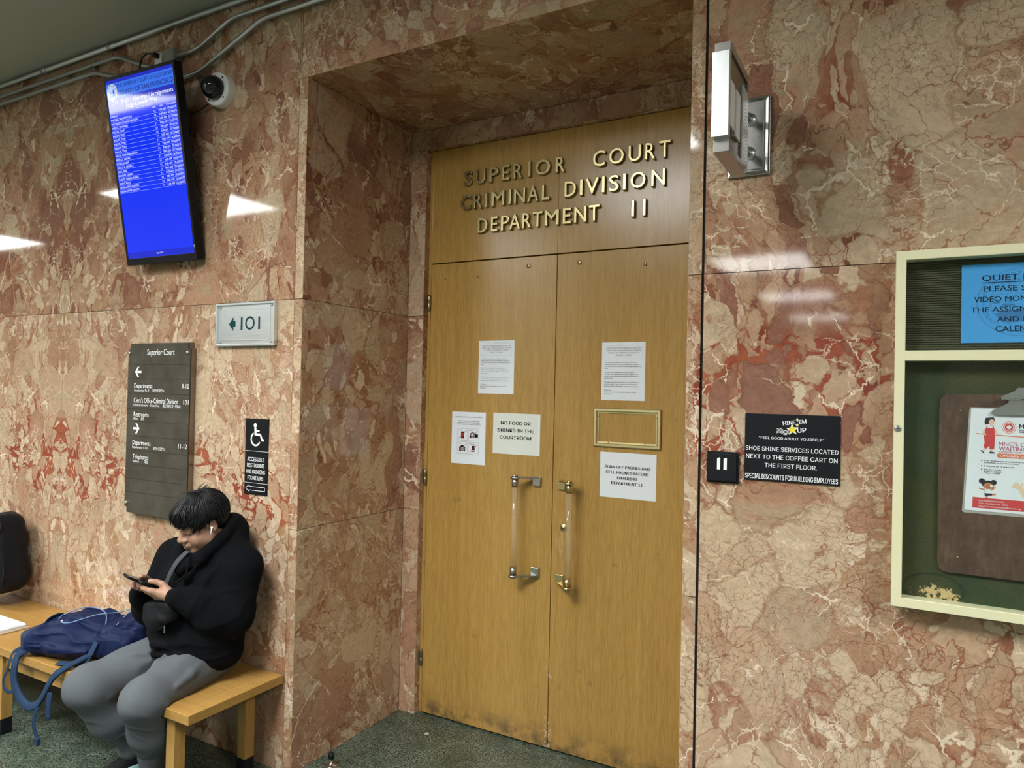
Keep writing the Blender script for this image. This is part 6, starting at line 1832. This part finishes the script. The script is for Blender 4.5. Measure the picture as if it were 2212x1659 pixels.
# hood rolled behind the head and its two front edges
hf.ell(V3(-0.548, -0.110, 1.085), (0.120, 0.078, 0.088), None, 0.03)
hf.ell(V3(-0.500, -0.120, 1.125), (0.060, 0.060, 0.060), None, 0.03)
hf.chain([V3(-0.470, -0.140, 1.155), V3(-0.462, -0.215, 1.095), V3(-0.500, -0.288, 1.012), V3(-0.560, -0.335, 0.962)], [0.030, 0.036, 0.032, 0.022], 0.015)
hf.chain([V3(-0.630, -0.120, 1.145), V3(-0.670, -0.205, 1.080), V3(-0.645, -0.288, 1.006), V3(-0.575, -0.335, 0.962)], [0.030, 0.036, 0.032, 0.022], 0.015)
hf.ell(V3(-0.566, -0.225, 1.115), (0.078, 0.090, 0.085), None, 0.012, 'sub')
hf.ell(hd(0, 0.0, -0.02), (0.086, 0.116, 0.112), HB, 0.012, 'sub')
hf.cap(V3(-0.566, -0.24, 1.05), V3(-0.57, -0.20, 1.0), 0.07, 0.058, 0.01, 'sub')
# hem band and folds
hf.half((-0.62, -0.2, 0.478), (0, 0.30, -1), 0.01)
for pts, r_ in (([(-0.315, -0.205, 0.760), (-0.380, -0.270, 0.800), (-0.450, -0.330, 0.860)], 0.013), ([(-0.320, -0.220, 0.715), (-0.400, -0.290, 0.740), (-0.470, -0.360, 0.815)], 0.013),
                ([(-0.330, -0.150, 0.840), (-0.380, -0.235, 0.850), (-0.440, -0.280, 0.900)], 0.013), ([(-0.430, -0.235, 0.985), (-0.450, -0.290, 0.920), (-0.470, -0.320, 0.850)], 0.013),
                ([(-0.480, -0.300, 1.000), (-0.510, -0.345, 0.930), (-0.530, -0.350, 0.870)], 0.012), ([(-0.800, -0.300, 0.600), (-0.660, -0.385, 0.585), (-0.520, -0.360, 0.590), (-0.420, -0.270, 0.610)], 0.014),
                ([(-0.780, -0.320, 0.640), (-0.640, -0.395, 0.630), (-0.500, -0.360, 0.650)], 0.012)):
    hf.chain([V3(*q) for q in pts], [r_ * 0.6] + [r_] * (len(pts) - 2) + [r_ * 0.5], 0.016)
def crease(x, p=3.0):
    return (1 - np.abs(np.sin(x))) ** p
def folds(P):
    d = waves(P, 7, 0.0050, 30, 5, (1, 1, 1.6))
    wob = 0.9 * np.sin(P @ V3(17, -11, 9)) + 0.6 * np.sin(P @ V3(-23, 14, 31))
    el = np.exp(-(np.linalg.norm(P - (E_L + V3(0.0, -0.03, 0.05)), axis=1) / 0.12) ** 2)
    d -= el * 0.0099 * crease((P - E_L) @ V3(0.35, -0.55, 0.75) * 52 + wob)
    cu = np.exp(-(np.linalg.norm(P - (E_L * 0.28 + W_L * 0.72), axis=1) / 0.085) ** 2)
    d -= cu * 0.0068 * crease((P - W_L) @ ((W_L - E_L) / np.linalg.norm(W_L - E_L)) * 78 + wob * 0.8)
    up = np.exp(-(np.linalg.norm(P - V3(-0.41, -0.22, 0.90), axis=1) / 0.12) ** 2)
    d -= up * 0.0074 * crease(P @ V3(0.85, 0.25, 0.60) * 40 + wob)
    wa = np.exp(-((P[:, 2] - 0.600) / 0.065) ** 2)
    d -= wa * 0.0074 * crease(P[:, 2] * 46 + 1.1 * np.sin(P[:, 0] * 13) + 0.9 * np.sin(P[:, 1] * 15) + 0.4 * wob)
    ch = np.exp(-(np.linalg.norm(P - V3(-0.50, -0.30, 0.90), axis=1) / 0.14) ** 2)
    d -= ch * 0.0062 * crease(P @ V3(0.55, -0.1, 0.85) * 42 + 1.3 * wob)
    d += 0.006 * np.exp(-((P[:, 2] - 0.535 - 0.20 * (P[:, 1] + 0.2)) / 0.006) ** 2)
    return d
hf.warp(folds)
hood = soft('hoodie', hf, M['hoodie'], person, 2, None, None, True)
for A_, B_, r0, r1 in ((W_L - (W_L - E_L) * 0.13, W_L + (W_L - E_L) * 0.015, 0.0445, 0.0385), (W_R - (W_R - E_R) * 0.13, W_R + (W_R - E_R) * 0.015, 0.0445, 0.0385)):
    b = MB()
    d_ = Vector(B_ - A_); L_ = d_.length
    b.lathe([(r0 * 0.92, 0.0), (r0 * 1.04, L_ * 0.06), (r0 * 1.03, L_ * 0.5), (r1 * 1.06, L_ * 0.9), (r1 * 1.03, L_ * 0.985), (r1 * 0.93, L_), (r1 * 0.80, L_ * 0.97), (r1 * 0.8, L_ * 0.6)], A_, d_, 32)
    b.build('cuff', M['hoodie'], hood)
b = MB()
b.tube(smooth_path([(-0.520, -0.318, 1.030), (-0.500, -0.345, 1.008), (-0.486, -0.360, 0.985), (-0.490, -0.366, 0.955), (-0.510, -0.376, 0.930), (-0.535, -0.380, 0.915)], 6), 0.0042, 8)
b.build('drawstring', M['hoodie'], hood)
b = MB()
b.tube(smooth_path([(-0.585, -0.345, 0.998), (-0.590, -0.362, 0.965), (-0.585, -0.372, 0.925), (-0.588, -0.376, 0.885)], 6), 0.0042, 8)
b.build('drawstring', M['hoodie'], hood)

# sweatpants
HL, HR = V3(-0.540, -0.150, 0.545), V3(-0.735, -0.150, 0.545)
KL, KR = V3(-0.505, -0.525, 0.468), V3(-0.815, -0.578, 0.472)
AL, AR = V3(-0.605, -0.415, 0.150), V3(-0.800, -0.392, 0.150)
pf = Field((-0.98, -0.74, 0.08), (-0.34, -0.01, 0.70), 0.0058)
pf.ell(V3(-0.637, -0.165, 0.565), (0.215, 0.145, 0.115), None, 0.04)
for H, K, A in ((HL, KL, AL), (HR, KR, AR)):
    pf.cap(H, K, 0.106, 0.084, 0.03)
    pf.ell((H + K) / 2 + V3(0, 0, 0.008), (0.096, 0.20, 0.084), None, 0.03)
    pf.ell(K + V3(0, -0.004, 0.0), (0.092, 0.088, 0.092), None, 0.03)
    M_ = K * 0.5 + A * 0.5
    pf.cap(K, M_ + V3(0, 0.010, 0), 0.090, 0.088, 0.03)
    pf.cap(M_ + V3(0, 0.010, 0), A + V3(0, 0, 0.050), 0.088, 0.064, 0.03)
    pf.cap(A + V3(0, 0, 0.04), A + V3(0, 0, -0.012), 0.062, 0.055, 0.012)
# cloth ridges pulled from the crotch and hips towards the knees
for pts, r_ in (([(-0.690, -0.365, 0.590), (-0.735, -0.430, 0.575), (-0.790, -0.500, 0.545)], 0.012), ([(-0.668, -0.365, 0.560), (-0.700, -0.430, 0.540), (-0.740, -0.490, 0.520)], 0.011),
                ([(-0.600, -0.365, 0.590), (-0.575, -0.430, 0.575), (-0.545, -0.480, 0.555)], 0.012), ([(-0.450, -0.300, 0.560), (-0.430, -0.370, 0.540), (-0.420, -0.440, 0.515)], 0.011),
                ([(-0.735, -0.560, 0.500), (-0.735, -0.540, 0.440), (-0.765, -0.500, 0.370)], 0.011),
                ([(-0.425, -0.510, 0.500), (-0.418, -0.490, 0.440), (-0.450, -0.450, 0.370)], 0.011),
                ([(-0.590, -0.545, 0.470), (-0.600, -0.500, 0.400), (-0.590, -0.470, 0.330)], 0.011)):
    pf.chain([V3(*q) for q in pts], [r_ * 0.4, r_, r_ * 0.4], 0.022)
pf.box(V3(-0.64, -0.252, 0.428), (0.46, 0.2495, 0.0205), 0.003, None, 0.010, 'sub')
pf.box(V3(-0.64, -0.457, 0.372), (0.46, 0.0125, 0.040), 0.003, None, 0.006, 'sub')
def pfolds(P):
    d = waves(P, 21, 0.0055, 26, 5)
    wob = 0.8 * np.sin(P @ V3(19, -13, 8)) + 0.5 * np.sin(P @ V3(-27, 12, 33))
    for K, A, sg in ((KL, AL, 1), (KR, AR, -1)):
        near = np.linalg.norm(P[:, :2] - A[:2], axis=1) < 0.13
        bk = np.exp(-(np.linalg.norm(P - (K + V3(0.0, 0.085, -0.055)), axis=1) / 0.085) ** 2)
        d -= bk * 0.0100 * crease(P @ V3(0.1, 0.65, 0.75) * 46 + sg + wob)
        kn = np.exp(-(np.linalg.norm(P - (K + V3(0.02, -0.03, -0.09)), axis=1) / 0.07) ** 2)
        d -= kn * 0.008 * crease(P @ V3(0.5, 0.2, 0.85) * 42 + sg + 1.2 * wob)
        an = np.exp(-((P[:, 2] - 0.225) / 0.070) ** 2) * near
        d -= an * 0.0060 * crease(P[:, 2] * 55 + 1.2 * np.sin(P[:, 0] * 24 + P[:, 1] * 20) + 0.5 * wob)
        d += 0.005 * np.exp(-((P[:, 2] - 0.180) / 0.006) ** 2) * near
    cr = np.exp(-(np.linalg.norm(P - V3(-0.64, -0.30, 0.59), axis=1) / 0.13) ** 2)
    d -= cr * 0.020 * crease(P @ V3(0.15, 0.75, 0.25) * 34 + np.abs(P[:, 0] + 0.64) * 40 + 0.7 * wob)
    return d
pf.warp(pfolds)
pants = soft('sweatpants', pf, M['sweat'], person, 2, None, None, True)
for A, nm in ((AL, 'l'), (AR, 'r')):
    s_ = Field(A + V3(-0.09, -0.30, -0.16), A + V3(0.09, 0.10, 0.10), 0.004)
    s_.cap(A + V3(0, 0, 0.06), A + V3(0, 0.012, -0.055), 0.043, 0.041, 0.02)
    s_.cap(A + V3(0, 0.012, -0.06), A + V3(0, -0.12, -0.095), 0.040, 0.033, 0.02)
    soft('sock', s_, M['sock'], person, 1)
    h_ = Field((A[0] - 0.09, A[1] - 0.26, 0.010), (A[0] + 0.09, A[1] + 0.12, 0.16), 0.004)
    h_.ell((A[0], A[1] + 0.018, 0.060), (0.042, 0.062, 0.046), None, 0.02)
    h_.ell((A[0], A[1] - 0.075, 0.050), (0.047, 0.11, 0.038), None, 0.03)
    h_.ell((A[0], A[1] - 0.135, 0.042), (0.048, 0.075, 0.030), None, 0.03)
    h_.cap((A[0], A[1] + 0.012, 0.095), (A[0], A[1] + 0.012, 0.16), 0.038, 0.040, 0.008, 'sub')
    h_.half((0, 0, 0.022), (0, 0, -1), 0.004)
    sh = soft('shoe', h_, M['shoe'], person, 1)
    b = MB()
    pts = []
    for k in range(28):
        a = 2 * PI * k / 28
        yy = math.sin(a); xx = math.cos(a)
        wdt = 0.046 + 0.006 * max(0, -yy)
        pts.append((A[0] + wdt * xx, A[1] - 0.066 + 0.148 * (abs(yy) ** 0.85) * (1 if yy > 0 else -1)))
    b.prism(pts, 0.001, 0.026, 'xy'); b.build('sole', M['sole'], sh)

# things the person wears or holds
t = thing('phone', 'black phone in a black case, held in both hands by the seated person', 'phone', tuple(phc))
PHM = frame_m(phc, pw, pd)
if (PHM.to_3x3() @ Vector((0, 0, 1))).dot(Vector(pn)) < 0: PHM = frame_m(phc, -pw, pd)
b = MB(); b.box((-0.0375, -0.0765, -0.0062), (0.0375, 0.0765, 0.0052), 0.004, 3, mat=PHM); b.build('case', M['black'], t)
b = MB(); b.box((-0.0350, -0.0735, 0.0040), (0.0350, 0.0735, 0.0054), 0.0006, mat=PHM); b.build('screen', simple('phone_glass', (0.02, 0.022, 0.026), 0.05), t)
for sx in (-0.0379, 0.0379):
    b = MB(); b.box((sx - 0.0005, 0.014, -0.0015), (sx + 0.0005, 0.028, 0.0015), 0.0002, mat=PHM); b.build('side_button', M['steel'], t)
b = MB(); b.box((0.004, 0.040, -0.0085), (0.034, 0.072, -0.0060), 0.0015, mat=PHM); b.build('camera_bump', M['black'], t)

b = MB()
e0 = hd(-0.0850, 0.002, -0.012)
b.lathe([(0, 0.006), (0.0045, 0.005), (0.0065, 0.001), (0.006, -0.005), (0.003, -0.008)], e0, HB @ V3(-1, 0.2, 0), 16)
b.tube([e0 + HB @ V3(-0.0035, 0.002, 0.001), e0 + HB @ V3(-0.0035, 0.010, -0.014), e0 + HB @ V3(-0.0030, 0.0165, -0.026)], 0.0029, 10)
tag(b.build('earbud', simple('white_earbud', (0.85, 0.86, 0.86), 0.25)), 'white wireless earbud in the left ear of the seated person', 'earbud')
b = MB()
rc = (fing[2][0] * 0.55 + fing[2][1] * 0.45)
rd = Vector(fing[2][1] - fing[2][0]).normalized()
q_ = Vector((0, 0, 1)).rotation_difference(rd).to_matrix()
ring = [Vector(rc) + q_ @ Vector((0.0112 * math.cos(2 * PI * k / 20), 0.0112 * math.sin(2 * PI * k / 20), 0)) for k in range(21)]
b.tube(ring, 0.0009, 6, cap=False)
tag(b.build('ring', M['brass']), 'thin gold ring on the left hand holding the phone', 'ring')

t = thing('crossbody_bag', 'small black nylon crossbody bag on a grey strap, on the front of the hoodie', 'bag', (-0.605, -0.40, 0.765))
bg = Field((-0.76, -0.48, 0.66), (-0.46, -0.33, 0.87), 0.0042)
bx = basis((0.98, -0.05, 0.17), (0.06, 0.995, -0.07), (-0.17, 0.08, 0.98))
bg.box((-0.606, -0.398, 0.785), (0.098, 0.030, 0.046), 0.022, bx, 0.02)
bg.ell((-0.622, -0.405, 0.748), (0.062, 0.030, 0.048), None, 0.03)
bg.ell((-0.640, -0.402, 0.728), (0.034, 0.024, 0.026), None, 0.02)
bg.warp(lambda P: waves(P, 5, 0.0035, 60, 5) + 0.003 * np.sin((P @ V3(0.5, 0, 0.85)) * 130) * np.exp(-(np.linalg.norm(P - V3(-0.56, -0.42, 0.76), axis=1) / 0.05) ** 2))
soft('pouch', bg, M['nylon'], t, 1)
b = MB(); ribbon(b, [(-0.552, -0.300, 1.045), (-0.558, -0.352, 1.005), (-0.578, -0.372, 0.955), (-0.600, -0.380, 0.900), (-0.612, -0.394, 0.845), (-0.612, -0.400, 0.820)], 0.021, 0.0035, (0.25, -1, 0.2)); b.build('strap', M['grey_web'], t)
b = MB(); b.tube(smooth_path([(-0.535, -0.432, 0.790), (-0.520, -0.432, 0.768), (-0.530, -0.436, 0.745), (-0.560, -0.440, 0.722)], 5), 0.0018, 6); b.build('zip', M['black'], t)
b = MB(); b.box((-0.5235, -0.440, 0.716), (-0.5175, -0.437, 0.746), 0.001); b.build('zip_pull', M['steel'], t)
BM_ = frame_m((-0.632, -0.4335, 0.733), (1, -0.1, 0), (0, 0, 1))
b = MB(); put_disc(b, 0, 0, 0.007, 0.007, BM_, 0, 0.001, 20, inner=0.8)
put_stroke(b, [(-0.0035, -0.003), (-0.002, 0.004), (0, -0.001), (0.002, 0.004), (0.0035, -0.003)], 0.001, BM_, 0, 0.001); b.build('maker_mark', M['grey_web'], t)

# ================================================================== blue backpack lying on the bench
t = thing('backpack', 'navy blue backpack lying on the bench beside the seated person, straps hanging down', 'backpack', (-1.3, -0.3, BZ))
a_ = math.radians(24)
R_ = basis((math.cos(a_), math.sin(a_), 0), (-math.sin(a_), math.cos(a_), 0), (0, 0, 1))
bc = V3(-1.265, -0.285, BZ)
bp = lambda x, y, z: bc + R_ @ V3(x, y, z)
nb = Field((-1.75, -0.60, BZ + 0.0005), (-0.90, -0.02, BZ + 0.27), 0.006)
nb.box(bp(0.0, 0.0, 0.070), (0.275, 0.150, 0.068), 0.055, R_, 0.03)
nb.ell(bp(-0.05, 0.02, 0.105), (0.19, 0.125, 0.070), R_, 0.04)
nb.ell(bp(-0.02, -0.09, 0.060), (0.20, 0.075, 0.055), R_, 0.03)
nb.box(bp(0.235, 0.03, 0.110), (0.085, 0.115, 0.080), 0.035, R_, 0.04)
nb.ell(bp(0.26, 0.05, 0.165), (0.085, 0.075, 0.045), R_, 0.03)
nb.ell(bp(-0.245, -0.02, 0.060), (0.060, 0.115, 0.055), R_, 0.03)
for pts, r_ in (([(-0.20, -0.10, 0.118), (-0.08, -0.115, 0.130), (0.05, -0.10, 0.120), (0.13, -0.07, 0.135)], 0.014), ([(-0.24, -0.03, 0.110), (-0.15, -0.055, 0.150), (-0.03, -0.05, 0.165), (0.06, -0.055, 0.150)], 0.014),
                ([(-0.21, 0.06, 0.120), (-0.10, 0.075, 0.165), (0.02, 0.07, 0.170), (0.12, 0.04, 0.150)], 0.015), ([(0.09, -0.13, 0.070), (0.12, -0.06, 0.135), (0.14, 0.04, 0.150), (0.13, 0.12, 0.11)], 0.015),
                ([(-0.24, -0.14, 0.060), (-0.10, -0.165, 0.060), (0.06, -0.160, 0.055)], 0.014), ([(0.18, -0.10, 0.13), (0.25, -0.04, 0.195), (0.31, 0.02, 0.205)], 0.015), ([(0.20, 0.02, 0.19), (0.27, 0.05, 0.215), (0.32, 0.08, 0.20)], 0.015)):
    nb.chain([bp(*q) for q in pts], [r_ * 0.6] + [r_] * (len(pts) - 2) + [r_ * 0.6], 0.018)
def bfold(P):
    d = waves(P, 13, 0.012, 24, 6) + waves(P, 14, 0.005, 60, 5)
    wob = 1.1 * np.sin(P @ V3(15, -21, 9)) + 0.7 * np.sin(P @ V3(-31, 12, 37))
    L = (P - bc) @ R_
    d -= 0.0112 * np.exp(-((L[:, 0] - 0.13) / 0.08) ** 2) * crease(L[:, 0] * 42 + L[:, 1] * 18 + wob)
    d -= 0.0084 * np.exp(-((L[:, 0] + 0.17) / 0.09) ** 2) * crease(L[:, 1] * 36 + L[:, 2] * 30 + wob)
    d -= 0.0077 * np.exp(-((L[:, 1] + 0.14) / 0.06) ** 2) * crease(L[:, 2] * 48 + L[:, 0] * 7 + wob)
    d += 0.009 * np.exp(-((L[:, 1] + 0.075 + 0.02 * np.sin(L[:, 0] * 14)) / 0.010) ** 2) * (L[:, 2] > 0.05)
    return d
nb.warp(bfold)
nb.half((0, 0, BZ + 0.0045), (0, 0, -1), 0.004)
soft('body', nb, M['navy'], t, 1, None, None, True)
pk = Field((-1.68, -0.61, BZ + 0.006), (-1.38, -0.24, BZ + 0.20), 0.005)
pk.box(bp(-0.275, -0.02, 0.070), (0.034, 0.105, 0.050), 0.028, R_, 0.02)
pk.box(bp(-0.320, -0.02, 0.082), (0.045, 0.075, 0.022), 0.018, R_, 0.01, 'sub')
pk.warp(lambda P: waves(P, 31, 0.006, 45, 5))
soft('back_panel', pk, M['slate'], t, 1, None, None, True)
b = MB(); ribbon(b, [bp(-0.235, -0.13, 0.05), (-1.500, -0.516, 0.456), (-1.488, -0.538, 0.410), (-1.475, -0.545, 0.345), (-1.425, -0.546, 0.285), (-1.345, -0.548, 0.258), (-1.265, -0.548, 0.285), (-1.215, -0.545, 0.345), (-1.180, -0.535, 0.410), (-1.140, -0.512, 0.456), bp(0.09, -0.165, 0.045)], 0.037, 0.010, lambda t_: Vector((0.15 - 0.3 * t_, -0.9, 0.45)), 7)
b.build('shoulder_strap', M['navy_web'], t)
b = MB(); ribbon(b, [bp(-0.27, -0.10, 0.05), (-1.548, -0.512, 0.460), (-1.538, -0.535, 0.425), (-1.545, -0.545, 0.375), (-1.572, -0.545, 0.325), (-1.555, -0.545, 0.290), (-1.510, -0.545, 0.285), (-1.465, -0.545, 0.312)], 0.018, 0.0025, (0, -1, 0.2), 7); b.build('thin_strap', M['navy_web'], t)
b = MB(); ribbon(b, [(-1.245, -0.556, 0.285), (-1.262, -0.560, 0.235), (-1.265, -0.560, 0.190), (-1.250, -0.558, 0.150), (-1.232, -0.558, 0.128)], 0.022, 0.0025, (0.2, -1, 0), 6); b.build('tail_strap', M['navy_web'], t)
b = MB(); b.box((-1.250, -0.567, 0.108), (-1.222, -0.550, 0.140), 0.003); b.build('buckle', M['navy_web'], t)
b = MB(); ribbon(b, [(-1.165, -0.548, 0.360), (-1.160, -0.556, 0.300), (-1.158, -0.556, 0.245)], 0.026, 0.003, (0.3, -1, 0), 6); b.build('tail_strap', M['navy_web'], t)
b = MB(); ribbon(b, [bp(0.115, 0.0, 0.158), bp(0.108, -0.07, 0.140), bp(0.105, -0.135, 0.105), bp(0.100, -0.170, 0.060), bp(0.085, -0.195, 0.018)], 0.026, 0.003, lambda t_: Vector((0.2, -0.5, 1 - t_)), 6)
ribbon(b, [bp(0.085, -0.195, 0.018), bp(0.02, -0.200, 0.014), bp(-0.05, -0.195, 0.012)], 0.028, 0.004, (0, -0.4, 1), 5); b.build('side_webbing', M['navy_web'], t)
b = MB()
on = lambda x, y, z: Vector(bp(x, y, z + 0.013))
b.tube(smooth_path([on(-0.165, -0.02, 0.160), on(-0.11, 0.055, 0.178), on(-0.02, 0.045, 0.182), on(0.055, -0.005, 0.172), on(0.10, -0.07, 0.145)], 8), 0.0026, 6)
b.tube(smooth_path([on(-0.165, -0.02, 0.160), on(-0.145, -0.065, 0.152), on(-0.08, -0.085, 0.148), on(0.02, -0.03, 0.174), on(0.11, 0.05, 0.172), on(0.19, 0.06, 0.205)], 8), 0.0026, 6)
b.build('elastic_cord', M['cord'], t)
b = MB(); b.cyl(on(-0.135, -0.068, 0.150), on(-0.112, -0.078, 0.152), 0.0055, seg=10); b.build('cord_lock', M['steel'], t)
b = MB(); ribbon(b, [bp(-0.215, -0.07, 0.115), bp(-0.225, -0.04, 0.150), bp(-0.205, 0.01, 0.165), bp(-0.190, 0.05, 0.140)], 0.022, 0.004, (-1, 0, 0.6), 7); b.build('haul_loop', M['navy_web'], t)
b = MB(); b.tube(smooth_path([on(0.165, -0.085, 0.150), on(0.19, -0.02, 0.196), on(0.24, 0.05, 0.214), on(0.31, 0.07, 0.195)], 8), 0.003, 6); b.build('zip', M['cord'], t)

# ------------------------------------------------------------------ black rucksack at the left edge, standing on the bench against the wall
t = thing('rucksack', 'black rucksack standing on the bench against the wall, at the left edge', 'backpack', (-2.47, -0.15, BZ))
kb = Field((-2.90, -0.34, BZ + 0.0005), (-2.18, -0.01, 1.06), 0.007)
kc_, th_ = V3(-2.525, -0.155, 0.737), math.radians(14)
KR_ = basis((math.cos(th_), 0, math.sin(th_)), (0, 1, 0), (-math.sin(th_), 0, math.cos(th_)))
kp = lambda x, y, z: kc_ + KR_ @ V3(x, y, z)
kb.box(kc_, (0.215, 0.115, 0.235), 0.085, KR_, 0.04)
kb.ell(kp(0, -0.06, 0.12), (0.165, 0.090, 0.100), KR_, 0.05)
kb.ell(kp(0, -0.08, -0.07), (0.150, 0.060, 0.120), KR_, 0.03)
kb.warp(lambda P: waves(P, 41, 0.006, 30, 5) + 0.004 * np.exp(-((np.abs((P - kc_) @ KR_[:, 0]) - 0.165) / 0.008) ** 2))
kb.half((0, 0, BZ + 0.0045), (0, 0, -1), 0.004)
soft('body', kb, M['nylon'], t, 1, None, None, True)
b = MB(); b.tube([Vector(q) for q in smooth_path([kp(0.150, -0.05, 0.190), kp(0.200, -0.05, 0.180), kp(0.220, -0.05, 0.140), kp(0.205, -0.055, 0.105)], 6)], 0.007, 8); b.build('carry_handle', M['nylon'], t)
b = MB(); ribbon(b, [kp(0.205, -0.05, -0.04), kp(0.228, -0.065, -0.085), kp(0.235, -0.07, -0.135), kp(0.215, -0.07, -0.170), kp(0.200, -0.06, -0.130)], 0.012, 0.0025, (0.3, -1, 0), 6); b.build('loop', M['nylon'], t)
b = MB()
KM = frame_m(kp(0.165, -0.116, 0.06), KR_ @ V3(0.12, 0, -1), KR_ @ V3(1, 0.6, 0.12))
for k in range(7): put_stroke(b, [(-0.022 + k * 0.0068, 0.0), (-0.0195 + k * 0.0068, 0.0085), (-0.017 + k * 0.0068, 0.0 if k % 2 else 0.0085)], 0.0016, KM, 0, 0.006)
b.build('maker_mark', M['grey_web'], t)
